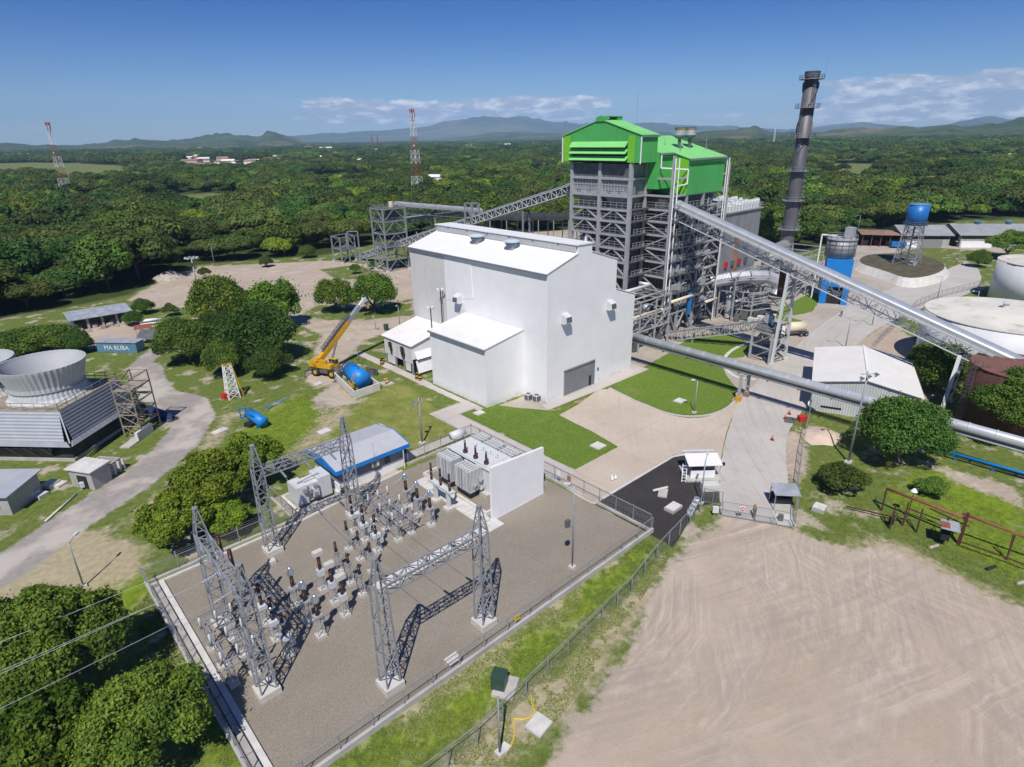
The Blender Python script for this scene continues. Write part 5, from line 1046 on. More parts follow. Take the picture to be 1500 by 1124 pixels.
def small_conveyor():
    A = np.array((111.5, 70.5, 1.5)); B = np.array((117.5, 52.2, 6.6)); d = (B-A)/np.linalg.norm(B-A); s = np.cross(d, [0, 0, 1]); s /= np.linalg.norm(s); u = np.cross(s, d)
    t = thing('ash_conveyor', 'short low lattice conveyor rising over the lawn to the ash hopper', 'conveyor', (112, 68, 0)); m = MB(); truss(m, A-u*1.7, B-u*1.7, u, 1.7, 20, .11, .065, s, 1.7); m.build('truss', M['steel_pale'], t)
    m = MB(); m.extr([A-s*.8, B-s*.8, B+s*.8, A+s*.8], -u*.1); m.build('belt', M['steel_dark'], t); m = MB(); railing(m, [tuple(A-s*1.0), tuple(B-s*1.0)], .7, 1.2, .03); railing(m, [tuple(A+s*1.0), tuple(B+s*1.0)], .7, 1.2, .03); m.build('handrail', M['steel_dark'], t)
    m = MB()
    for q in (-.7, .7): p = A+(B-A)*.28+s*q; m.bar((p[0], p[1], 0), (p[0], p[1], p[2]-1), .14)
    m.build('leg', M['steel_pale'], t)
    t = thing('ash_hopper', 'open steel hopper frame with machinery on top beside the conveyor trestle', 'hopper', (115, 50, 0)); P = [(112.2, 51.9), (111.3, 47.5), (119.0, 49.4), (120.2, 53.8)]; m = MB()
    for p in P: m.bar((*p, 0), (*p, 6.0), .26)
    for z in (3.0, 6.0):
        for k in range(4): m.bar((*P[k], z), (*P[(k+1) % 4], z), .2)
    for k in (0, 2): m.bar((*P[k], .2), (*P[k+1], 3), .1); m.bar((*P[k], 3), (*P[(k+1) % 4], 6), .1)
    m.build('frame', M['steel_pale'], t); MB().prism(P, 6.15, 6.25).build('deck', M['steel_dark'], t)
    m = MB(); m.add([(113.2, 51, 6), (112.6, 48.6, 6), (118.3, 50, 6), (119, 52.8, 6), (115, 50.6, 3.2), (115, 50.0, 3.2), (116, 50.2, 3.2), (116, 50.8, 3.2)], [(i, (i+1) % 4, 4+(i+1) % 4, 4+i) for i in range(4)]); m.build('hopper', M['casing_mid'], t); 
    m = MB(); m.tube((116.6, 51.2, 7.3), (118.6, 51.8, 7.3), .9, 10); m.build('drum', M['alu'], t); MB().cbox((117.8, 51.2, 7.0), (1.4, 1.4, 1.4), .4).build('drive', M['blue_dull'], t); m = MB(); railing(m, [(*P[0], 6.25), (*P[1], 6.25), (*P[2], 6.25)], 1.0, 1.3, .04); m.build('handrail', M['steel_pale'], t)
    MB().lathe(116, 50.2, [(1.2, 0), (1.2, 1.6), (.4, 1.9)], 14, .5).build('bin', M['blue_dull'], t)
small_conveyor()

def flue():
    t = thing('stack_duct', 'grey cylinders and ducts between the dust collector and the chimney foot', 'duct', (170, 80, 0))
    m = MB(); m.path([(151.5, 80, 16), (160, 80.5, 14), (172, 82, 9), (190, 85, 7.5), (201.5, 86.8, 7.5)], 1.9, 12); m.build('duct', M['esp'], t)
    for i, (x, y, r, h) in enumerate(((160, 72, 2.2, 11), (166.5, 71.5, 2.2, 11), (156, 86, 2.6, 13), (178, 76, 2.4, 8))): m = MB(); m.lathe(x, y, [(r, 0), (r, h), (r*.4, h+1.2)], 20); c = m.build('vessel', M['esp'], t, False); m = MB(); m.lathe(x, y, [(r+.5, 0), (r+.5, .12), (r, .12)], 18, h*.7); railing(m, [(x+(r+.45)*cos(a*.7), y+(r+.45)*sin(a*.7), h*.7) for a in range(10)], 1.0, 9, .05); m.build('gallery', M['steel_pale'], c)
    m = MB(); rd = random.Random(8)
    for x in (155, 163, 171, 180):
        for y in (66, 75): m.bar((x, y, 0), (x, y, 12), .2)
        for z in (4, 8, 12): m.bar((x, 66, z), (x, 75, z), .14)
    for y in (66, 75):
        for z in (4, 8, 12): m.bar((155, y, z), (180, y, z), .14)
        for x in (155, 163, 171): m.bar((x, y, 4), (x+8, y, 8), .09); m.bar((x, y, 0), (x+8, y, 4), .09)
    m.build('frame', M['steel_pale'], t)
    for i in range(9): y = 66.5+i; MB().tube((153, y, rd.choice((4.3, 8.3, 12.3))), (183, y-rd.uniform(0, 2), rd.choice((4.3, 8.3))), rd.choice((.15, .22, .3)), 7).build('pipe', M['alu_old'], t)
    for i in range(8): MB().cbox((156+i*3.2, 69.5+rd.uniform(-2, 3), 1.1), (2, 1.8, rd.uniform(1.5, 2.4))).build('machine', M['steel_dark'] if i % 2 else M['steel_pale'], t)
flue()

def ground_rack():
    t = thing('process_rack', 'crowded low steel rack of pipes and vessels in front of the dust collector', 'pipe rack', (143, 70, 0)); m = MB(); rd = random.Random(21); xs = (133.5, 138, 142.5, 147, 151.5); ys = (67.5, 71.3)
    for x in xs:
        for y in ys: m.bar((x, y, 0), (x, y, 10.5), .17)
        for z in (3.5, 7, 10.4): m.bar((x, ys[0], z), (x, ys[1], z), .13)
    for y in ys:
        for z in (3.5, 7, 10.4): m.bar((xs[0], y, z), (xs[-1], y, z), .14)
        for i, x in enumerate(xs[:-1]): m.bar((x, y, 3.5 if i % 2 else 7), (x+4.5, y, 7 if i % 2 else 3.5), .08); m.bar((x, y, 0), (x+4.5, y, 3.5), .08)
    railing(m, [(xs[0], 67.4, 10.5), (xs[-1], 67.4, 10.5)], 1.1, 1.5, .05); railing(m, [(xs[0], 67.4, 7.1), (xs[-1], 67.4, 7.1)], 1.1, 1.5, .05); m.build('frame', M['steel_pale'], t); m = MB()
    for z in (3.55, 7.05, 10.45): m.box(133.5, 151.5, 67.3, 68.3, z, z+.08)
    m.build('platform', M['steel_dark'], t)
    for i in range(18): x = 133.5+rd.uniform(0, 9); y = 67.6+rd.uniform(0, 3.6); z = rd.choice((3.9, 4.6, 7.4, 8.0, 10.8)); MB().path([(x, y, z-rd.uniform(0, 3)), (x, y, z), (x+rd.uniform(4, 9), y, z), (x+9, y+.3, max(.3, z-rd.uniform(1, 4)))], rd.choice((.1, .15, .24)), 7).build('pipe', M[rd.choice(('alu_old', 'alu', 'steel_pale', 'roof_rust'))], t, True)
    for x, r, h in ((135.5, 1.0, 5), (140.3, .8, 7), (145, 1.1, 4.5), (149.4, .9, 8)): MB().lathe(x, 69.4, [(r, 0), (r, h), (r*.5, h+.6)], 16, .3).build('vessel', M['alu_old'], t, False)
    for i in range(7): MB().cbox((134.5+i*2.5, 66.3+rd.uniform(-.5, .8), .9), (1.3, 1.2, rd.uniform(1, 1.8)), rd.uniform(0, .5)).build('pump', M[('steel_dark', 'blue_dull', 'equip')[i % 3]], t)
ground_rack()
# ------------------------------------------------------------------ the rest of the plant
def big_pipe():
    t = thing('steam_pipe', 'fat silver pipe running from the white hall past the gate road to the right edge', 'pipeline', (92.5, 43, 0)); m = MB(); m.tube((92.5, 67.0, 6.05), (92.5, -40, 4.9), .66, 20); m.build('pipe', M['pipe_silver'], t, True)
    m = MB()
    for i in range(24): m.lathe(92.5, 0, [(.73, 0)], 4) if False else m.tube((92.5, 66-i*3, 6.04-i*.027), (92.5, 65.92-i*3, 6.04-i*.027), .675, 20)
    m.build('seam_band', M['pipe_silver'], t); m = MB()
    for dx, r in ((-.5, .12), (.1, .16), (.62, .1)): m.tube((92.5+dx, 66.5, 5.0), (92.5+dx, -40, 3.9), r, 8)
    m.build('small_pipe', M['steel'], t, True); m = MB()
    for i in range(14): m.cbox((92.5, 64-i*5, 4.75-i*.04), (1.5, .12, .22))
    m.build('hanger', M['steel_dark'], t)
    for x in (91.0, 93.9): b = MB(); b.cbox((x, 43, 2.6), (.32, .45, 4.4)); b.build('column', M['steel_pale'], t); b = MB(); b.cbox((x, 43, .45), (.8, .8, .9)); b.build('footing', M['yellow'] if x < 92 else M['roof_rust'], t)
    b = MB(); b.bar((91, 43, 4.6), (93.9, 43, 4.6), .16); b.bar((91, 43, 2), (93.9, 43, 4.4), .08); b.build('beam', M['steel_pale'], t)
    for y in (16.5, 1, -20, -39): b = MB(); b.cbox((92.5, y, 2.4), (.4, .4, 4.8)); b.build('column', M['steel_pale'], t)
big_pipe()
def blue_pipe():
    t = thing('water_pipe', 'thin bright blue pipe on short legs across the grass at the right', 'pipeline', (93.2, 12, 0)); MB().tube((93.0, 15.2, 1.0), (93.9, -6, 1.0), .2, 10).build('pipe', M['blue_bright'], t, True)
    for y in (12.5, 8.3, 4, 0): MB().cbox((93.1+(15-y)*.04, y, .4), (.14, .3, .8)).build('leg', M['blue'], t)
blue_pipe()
def tank(name, label, x, y, r, h, shell, roof, cone=.5, n=48, ladder=None, cat='storage tank'):
    t = thing(name, label, cat, (x, y, 0)); MB().lathe(x, y, [(r, 0), (r, h)], n).build('shell', shell, t, True); bpy.data.objects[t.name].children
    m = MB(); m.lathe(x, y, [(r+.08, -.1), (r+.08, .04), (r*.6, .04+cone*.4), (.2, cone)], n, h); m.build('tank_roof', roof, t)
    if ladder is not None:
        a = ladder; m = MB(); c, s = cos(a), sin(a)
        for k in (-.3, .3): m.bar((x+(r+.3)*c-k*s, y+(r+.3)*s+k*c, 0), (x+(r+.3)*c-k*s, y+(r+.3)*s+k*c, h+1.2), .05)
        for i in range(int(h/.6)): z = .5+i*.6; m.bar((x+(r+.3)*c+.3*s, y+(r+.3)*s-.3*c, z), (x+(r+.3)*c-.3*s, y+(r+.3)*s+.3*c, z), .035); m.lathe(x+(r+.7)*c, y+(r+.7)*s, [(.42, 0), (.42, .06)], 8, z, True)
        railing(m, [(x+(r+1.2)*c-s*1, y+(r+1.2)*s+c*1, h), (x+(r-1.2)*c-s*1, y+(r-1.2)*s+c*1, h)], 1.0, 1, .04); m.build('ladder', M['steel_dark'], t)
    return t
t = tank('rusty_tank', 'tall red brown storage tank below the conveyor at the right edge', 109.7, 10.0, 6.3, 9.9, M['rust'], M['rust_top'], .35, 48, 2.3)
t = tank('white_tank', 'very wide low white tank with a stained pale roof behind the conveyor', 138.3, 16.6, 13.2, 10.6, M['tank_white'], M['tank_roof'], .9, 64)
m = MB(); m.lathe(140, 18, [(.5, 0), (.5, .9), (.8, 1.0)], 10, 11.2); m.tube((140, 18, 11.9), (141.2, 18.4, 12.0), .35, 10); m.build('roof_vent', M['equip'], t); m = MB(); m.lathe(133, 10.5, [(.35, 0), (.35, .8)], 8, 11.0); m.build('roof_vent', M['steel_dark'], t)
t = tank('white_tank', 'tall white tank with a curved stair at the right edge beyond the wide low tank', 203.2, 19.8, 10.8, 10.5, M['tank_white'], M['tank_roof'], .8, 48)
m = MB(); n = 26
for i in range(n): a0 = 2.75+i/n*1.3; m.cbox((203.2+11.2*cos(a0), 19.8+11.2*sin(a0), 10.2*(i+.5)/n), (.8, .8, .35), a0)
m.build('curved_stair', M['steel'], t)
def white_shed():
    o = np.array((95.9, 33.2)); w = np.array((.36, -.933)); d = np.array((.933, .36)); Wd, Dp = 14.6, 17.5
    t = thing('store_shed', 'white gable roofed metal shed beside the gate road under the silver pipe', 'shed', (float(o[0]), float(o[1]), 0))
    def P(a, b, z): q = o+w*a+d*b; return (q[0], q[1], z)
    m = MB(); m.extr([P(0, 0, 0), P(Wd, 0, 0), P(Wd, 0, 4.7), P(Wd/2, 0, 6.3), P(0, 0, 5.1)], (*(d*Dp), 0)); x = m.build('wall', M['ribgrey'], t); fix_normals(x)
    for a0, z0, a1, z1 in ((-.4, 5.02, Wd/2, 6.32), (Wd/2, 6.32, Wd+.4, 4.64)):
        m = MB(); m.extr([P(a0, -.4, z0), P(a1, -.4, z1), P(a1, -.4, z1+.1), P(a0, -.4, z0+.1)], (*(d*(Dp+.8)), 0)); x = m.build('roof', M['cream_roof'], t); fix_normals(x)
    m = MB(); m.bar(P(Wd/2, -.42, 6.46), P(Wd/2, Dp+.4, 6.46), .16); m.build('ridge_cap', M['white_paint'], t)
    m = MB(); m.extr([P(Wd+.42, -.42, 4.3), P(Wd+.42, Dp+.4, 4.3), P(Wd+.42, Dp+.4, 4.75), P(Wd+.42, -.42, 4.75)], (*(w*.05), 0)); m.build('red_fascia', M['roof_rust'], t)
    m = MB(); m.extr([P(1.5, -.03, .8), P(4.5, -.03, .8), P(4.5, -.03, 1.1), P(1.5, -.03, 1.1)], (*(-d*.03), 0)); m.build('vent_slot', M['dark'], t)
white_shed()
def blue_building():
    t = thing('blue_loading_tower', 'bright blue drive-through loading tower carrying a grey ribbed silo', 'loading tower', (170, 57, 0)); o = np.array((164.4, 59.6)); w = np.array((.40, -.917)); d = np.array((.917, .40)); Wd, Dp = 6.6, 9.0
    def P(a, b, z): q = o+w*a+d*b; return (q[0], q[1], z)
    def blk(name, a0, a1, b0, b1, z0, z1, mt): m = MB(); m.extr([P(a0, b0, z0), P(a1, b0, z0), P(a1, b0, z1), P(a0, b0, z1)], (*(d*(b1-b0)), 0)); x = m.build(name, mt, t); fix_normals(x); return x
    blk('side_wall', 0, 1.6, 0, Dp, 0, 6.6, M['blue_bright']); blk('side_wall', 5.1, Wd, 0, Dp, 0, 6.6, M['blue_bright']); blk('lintel', 1.6, 5.1, 0.02, Dp-.02, 4.6, 6.58, M['blue_bright']); blk('upper_storey', .4, Wd-.2, .3, Dp-.3, 6.6, 11.6, M['blue_bright']); blk('cornice', -.15, Wd+.15, -.15, Dp+.15, 6.4, 6.75, M['blue'])
    blk('passage_shade', 1.65, 5.05, .7, Dp-.2, .02, 4.58, M['dark'])  # near-black block filling the drive-through, interior shade put into its colour
    c = o+w*3.2+d*4.6; m = MB(); m.lathe(c[0], c[1], [(3.5, 0), (3.5, 4.4)], 28, 11.8); s = m.build('silo', M['esp'], t, True); m = MB()
    for k in range(5): m.lathe(c[0], c[1], [(3.58, 0), (3.58, .12)], 28, 11.9+k*1.0)
    for i in range(14): a = 2*pi*i/14; m.bar((c[0]+3.55*cos(a), c[1]+3.55*sin(a), 11.8), (c[0]+3.55*cos(a), c[1]+3.55*sin(a), 16.2), .07)
    m.build('silo_hoop', M['steel_dark'], s); m = MB(); m.lathe(c[0], c[1], [(3.7, 0), (3.7, .15)], 28, 16.2); m.build('silo_top', M['alu_old'], s); m = MB(); q = [(c[0]+3.6*cos(a*.449), c[1]+3.6*sin(a*.449), 16.35) for a in range(15)]; railing(m, q, 1, 9, .05); m.build('handrail', M['steel'], s)
    MB().cbox((c[0]+1.2, c[1]-1.2, 17.8), (2, 2, 2.6)).build('filter_box', M['steel_pale'], s); m = MB(); m.path([(c[0]-1, c[1]+1, 17), (c[0]-1.5, c[1]+4.6, 17), (c[0]-1.5, c[1]+4.6, 0)], .2, 8); m.build('fill_pipe', M['white_paint'], s)
blue_building()
def water_tower():
    x, y = 224.5, 56.8; z0 = 2.0; t = thing('water_tower', 'blue water tank on a tall lattice stand on the round mound', 'water tower', (x, y, z0)); m = MB(); mast(m, (x, y), 6.4, 4.0, z0, 14.2, 5, .16, .09); m.build('lattice_stand', M['steel'], t)
    MB().lathe(x, y, [(3.4, 0), (3.4, .2)], 20, 14.2).build('platform', M['steel'], t); m = MB(); m.lathe(x, y, [(2.9, 0), (2.9, 6.0)], 24, 14.5); m.build('tank', M['blue'], t, True); m = MB(); m.lathe(x, y, [(3.0, 0), (2.5, .35), (.3, .6)], 24, 20.5); m.build('tank_roof', M['blue_dull'], t); m = MB(); q = [(x+3.35*cos(a*.449), y+3.35*sin(a*.449), 14.4) for a in range(15)]; railing(m, q, 1, 9, .05); m.build('handrail', M['steel'], t); MB().tube((x+2.5, y-1, 14.2), (x+2.6, y-1, 24.5), .05, 5).build('lightning_rod', M['steel'], t)
    m = MB(); m.tube((x, y, z0), (x, y, 14.2), .25, 8); m.build('riser_pipe', M['steel_dark'], t); MB().cbox((x-1, y-2, z0+.6), (2.2, 1.6, 1.2)).build('pump_box', M['equip'], t)
water_tower()
def warehouse(label, a, b, depth, h, rh):
    a = np.array(a); b = np.array(b); w = (b-a)/np.linalg.norm(b-a); Wd = np.linalg.norm(b-a); d = np.array((-w[1], w[0])); t = thing('warehouse', label, 'warehouse', (float(a[0]), float(a[1]), 0))
    def P(u, v, z): q = a+w*u+d*v; return (q[0], q[1], z)
    m = MB(); m.extr([P(0, 0, 0), P(0, depth, 0), P(0, depth, h), P(0, depth/2, h+rh), P(0, 0, h)], (*(w*Wd), 0)); x = m.build('wall', M['block_wall'], t); fix_normals(x)
    for v0, z0, v1, z1 in ((-1.0, h-.2, depth/2, h+rh+.05), (depth+1, h-.2, depth/2, h+rh+.05)):
        m = MB(); m.extr([P(-1, v0, z0), P(-1, v1, z1), P(-1, v1, z1+.12), P(-1, v0, z0+.12)], (*(w*(Wd+2)), 0)); x = m.build('roof', M['roof_grey'], t); fix_normals(x)
    m = MB(); m.extr([P(.2, -.04, h-1.6), P(Wd-.2, -.04, h-1.6), P(Wd-.2, -.04, h-.4), P(.2, -.04, h-.4)], (*(-d*.02), 0)); m.build('window_band', M['glass'], t)
    m = MB(); m.extr([P(.3, -.04, 0), P(Wd*.35, -.04, 0), P(Wd*.35, -.04, 2.4), P(.3, -.04, 2.4)], (*(-d*.02), 0)); m.build('white_dado', M['white_paint'], t)
    m = MB(); m.extr([P(Wd*.4, -.05, 0), P(Wd*.85, -.05, 0), P(Wd*.85, -.05, 3.2), P(Wd*.4, -.05, 3.2)], (*(-d*.03), 0)); m.build('shutter_door', M['door_grey'], t)
    m = MB(); m.extr([P(-.05, depth*.1, 0), P(-.05, depth*.9, 0), P(-.05, depth*.9, h-.3), P(-.05, depth*.1, h-.3)], (*(-w*.02), 0)); m.build('open_end', M['dark'], t)
    return t, P
warehouse('grey roofed warehouse with white lower wall behind the water tower', (269.5, 71.0), (280.0, 58.3), 15, 4.8, 2.6)
t2, P2 = warehouse('longer grey roofed warehouse with blue roof fans at the right edge', (283.5, 55.6), (304, 30.8), 17, 4.8, 2.8)
for u in (9, 20, 28):
    q = P2(u, 8.5, 0); m = MB(); m.lathe(q[0], q[1], [(.9, 0), (.9, 1), (1.3, 1.1), (1.3, 1.5)], 14, 7.4); m.build('roof_fan', M['blue_dull'], t2)
def carport():
    a = np.array((262.5, 83.0)); b = np.array((269.0, 72.0)); w = (b-a)/np.linalg.norm(b-a); d = np.array((-w[1], w[0])); t = thing('open_shed', 'open sided rusty roofed shed between the blue silo and the water tower', 'shed', (float(a[0]), float(a[1]), 0))
    def P(u, v, z): q = a+w*u+d*v; return (q[0], q[1], z)
    m = MB(); m.extr([P(-1, -1, 4.6), P(-1, 8, 5.3), P(-1, 8, 5.4), P(-1, -1, 4.7)], (*(w*15), 0)); x = m.build('roof', M['roof_rust'], t); fix_normals(x)
    for u in (0, 3.2, 6.4, 9.6, 12.8): m = MB(); m.bar(P(u, 0, 0), P(u, 0, 4.7), .14); m.build('post', M['rust_pipe'], t)
    m = MB(); m.extr([P(-.5, 7.5, 0), P(13.5, 7.5, 0), P(13.5, 7.5, 4.8), P(-.5, 7.5, 4.8)], (*(d*.2), 0)); m.build('back_wall', M['dark'], t)
    for u in (2, 6, 10): q = P(u, 4, 1); MB().cbox((q[0], q[1], 1), (2.4, 1.8, 2), .4).build('stored_machine', M['steel_dark'] if u != 6 else M['rust'], t)
    q = P(12.2, -1.5, 0); c = thing('blue_trailer', 'blue trailer box parked beside the rusty open shed', 'trailer', (q[0], q[1], 0)); MB().cbox((q[0], q[1], 1.6), (2.3, 5, 1.7), .5).build('box', M['blue'], c)
    for k in (-1.6, 1.6): m = MB(); m.tube((q[0]-1+k*-.5, q[1]+k, .5), (q[0]+1+k*-.5, q[1]+k, .5), .5, 12); m.build('wheel', M['black'], c)
carport()
# ------------------------------------------------------------------ cooling tower
def cooling_tower():
    o = np.array((5.2, 99.2)); u = np.array((.727, .687)); v = np.array((-.687, .727)); t = thing('cooling_tower', 'cooling tower with pale corrugated louvre sides and flared round fan stacks', 'cooling tower', (5.2, 99.2, 0))
    Wd, Lg = 12.2, 36.0
    def P(a, b, z): q = o+u*a+v*b; return (q[0], q[1], z)
    def quad(name, pts, th, mt): m = MB(); m.extr(pts, th); x = m.build(name, mt, t); fix_normals(x); return x
    quad('deck', [P(0, 0, 7.55), P(Wd, 0, 7.55), P(Wd, Lg, 7.55), P(0, Lg, 7.55)], (0, 0, .2), M['timber'])
    n1 = tuple(-u*.08)+(0,); n2 = tuple(-v*.08)+(0,)
    quad('louvre', [P(-.02, 0, 7.6), P(-.02, Lg, 7.6), P(-1.3, Lg, 3.6), P(-1.3, -.6, 3.6)], n1, M['louvre']); quad('louvre', [P(0, -.02, 7.6), P(Wd, -.02, 7.6), P(Wd+.6, -1.3, 3.6), P(-.6, -1.3, 3.6)], n2, M['louvre_blue'])
    quad('louvre_skirt', [P(-1.32, -.9, 3.6), P(-1.32, Lg, 3.6), P(-1.55, Lg, 2.9), P(-1.55, -1.45, 2.9)], n1, M['alu_old']); quad('louvre_skirt', [P(-.9, -1.32, 3.6), P(Wd+.8, -1.32, 3.6), P(Wd+1.0, -1.58, 2.95), P(-1.45, -1.58, 2.95)], n2, M['alu_old'])
    m = MB(); m.extr([P(-.3, -.3, .4), P(Wd-.4, -.3, .4), P(Wd-.4, Lg, .4), P(-.3, Lg, .4)], (0, 0, 3.4)); m.build('fill_wall', M['mesh_dark'], t)
    quad('netting', [P(-1.3, 1.5, 2.5), P(-1.3, Lg, 2.5), P(-.1, Lg, .3), P(-.1, 3.5, .3)], n1, M['mesh_dark'])
    m = MB()
    for i in range(12):
        b = 2+i*2.6; m.bar(P(-1.38, b, 2.5), P(-.2, b+.9, .3), .05); m.bar(P(-1.38, b+1.2, 2.5), P(-.2, b+.3, .3), .05)
    m.build('net_frame', M['steel_dark'], t)
    quad('basin_wall', [P(-.5, -.5, 0), P(Wd+.5, -.5, 0), P(Wd+.5, Lg, 0), P(-.5, Lg, 0)], (0, 0, .45), M['concrete'])
    m = MB(); m.bar(P(-.02, -.02, 7.6), P(-1.2, -1.2, 3.3), .12); m.build('corner_trim', M['frp'], t)
    m = MB(); pts = [P(.1, Lg, 7.76), P(.1, .1, 7.76), P(Wd-.1, .1, 7.76), P(Wd-.1, Lg, 7.76)]; railing(m, pts, 1.0, 1.7, .05); m.build('handrail', M['timber'], t)
    for b in (6.1, 17.6, 29.1):
        c = P(6.1, b, 0); prof = [(5.35, 0), (4.85, .5), (4.6, 1.4), (4.65, 2.2), (5.0, 3.3), (5.45, 4.6), (5.55, 5.0)]; m = MB(); n = 96; vs = []; k = 0
        for r, z in prof:
            for i in range(n): rr = r+(.07 if i % 2 else -.03); vs.append((c[0]+rr*cos(2*pi*i/n), c[1]+rr*sin(2*pi*i/n), 7.75+z))
        for r, z in [(p[0]-.14, p[1]) for p in prof[::-1]]:
            for i in range(n): vs.append((c[0]+r*cos(2*pi*i/n), c[1]+r*sin(2*pi*i/n), 7.75+z))
        K = 2*len(prof); m.add(vs, [(j*n+i, j*n+(i+1) % n, (j+1)*n+(i+1) % n, (j+1)*n+i) for j in range(K-1) for i in range(n)]); s = m.build('fan_stack', M['frp'], t)
        m = MB(); m.lathe(c[0], c[1], [(4.62, 0), (4.78, 0), (4.78, .14), (4.62, .14)], 48, 7.75+1.5, True); m.build('stack_band', M['steel'], s)
        m = MB()
        for i in range(6): a = 2*pi*i/6; m.extr([(c[0]+.5*cos(a)-.3*sin(a), c[1]+.5*sin(a)+.3*cos(a), 9.3), (c[0]+4.4*cos(a)-.35*sin(a), c[1]+4.4*sin(a)+.35*cos(a), 9.25), (c[0]+4.4*cos(a)+.35*sin(a), c[1]+4.4*sin(a)-.35*cos(a), 9.45), (c[0]+.5*cos(a)+.3*sin(a), c[1]+.5*sin(a)-.3*cos(a), 9.5)], (0, 0, .06))
        m.lathe(c[0], c[1], [(.7, 0), (.7, .7)], 16, 9.0); m.cbox((c[0]+2, c[1], 8.9), (4.6, .5, .3)); m.build('fan', M['steel_dark'], s); MB().lathe(c[0], c[1], [(4.5, 0), (4.5, .05)], 32, 7.8).build('fan_well', M['dark'], s)
    # stair tower at the corner
    st = thing('stair_tower', 'weathered timber stair tower with zigzag flights at the end of the cooling tower', 'stair tower', (14.3, 103.6, 0)); A = np.array((12.4, 101.9)); m = MB()
    def Q(a, b, z): q = A+u*a-v*b*1.0; return (q[0], q[1], z)
    Pp = [(0, -.2), (4.6, -.2), (4.6, 2.6), (0, 2.6)]
    for a, b in Pp: m.bar(Q(a, b, 0), Q(a, b, 9.6), .12)
    for z in (1.9, 3.8, 5.7, 7.7, 9.5):
        for k in range(4): a, b = Pp[k], Pp[(k+1) % 4]; m.bar(Q(*a, z), Q(*b, z), .09); m.bar(Q(*a, z-1.8), Q(*b, z), .06)
    m.build('frame', M['timber'], st); m = MB()
    for i, z in enumerate((0, 1.9, 3.8, 5.7)):
        a0, a1 = (.5, 4.1) if i % 2 == 0 else (4.1, .5); b = .5 if i % 2 == 0 else 1.9
        for k in (-.4, .4): m.bar(Q(a0, b+k, z), Q(a1, b+k, z+1.9), .07); m.bar(Q(a0, b+k, z+1), Q(a1, b+k, z+2.9), .04)
        for j in range(8): q = Q(a0+(a1-a0)*(j+.5)/8, b, z+1.9*(j+.5)/8); m.cbox(q, (.3, .85, .05), math.atan2(u[1], u[0]))
    m.build('stair_flight', M['timber'], st); m = MB(); m.cbox(Q(2.2, 1.2, 7.75), (4.6, 2.9, .1), math.atan2(u[1], u[0])); m.build('landing', M['timber'], st)
    return o, u, v
CT = cooling_tower()
t = thing('stub_wall', 'low concrete wall at the foot of the timber stair tower', 'wall', (14, 101, 0)); MB().cbox((14.6, 100.4, .7), (3.6, .45, 1.4), .75).build('wall', M['concrete_pale'], t); MB().cbox((12.6, 99.3, .08), (3.6, 1.6, .16), .75).build('base_slab', M['concrete'], t)
def tarp():
    t = thing('covered_boat', 'boat-shaped load under a dark blue tarpaulin behind the stair tower', 'covered load', (18.4, 106.5, 0)); m = MB(); vs = []; n = 10
    for i in range(n+1):
        s = i/n; x = 17.3+2.2*s; y = 109.6-6.6*s; w = 1.1*sin(pi*min(1, .12+s*.8)); h = 1.5-.4*s
        for k in range(6): a = pi*k/5; vs.append((x+cos(a)*w, y+cos(a)*w*.35, max(.05, h*sin(a))))
    m.add(vs, [(6*i+k, 6*i+k+1, 6*i+7+k, 6*i+6+k) for i in range(n) for k in range(5)]); m.build('tarpaulin', mat('navy_tarpaulin', (0.02, 0.035, 0.10), .5, var=.3, scale=1.2), t); MB().cbox((18.5, 106.2, .2), (1.6, 6.4, .4), .33).build('cradle', M['steel_dark'], t)
tarp()
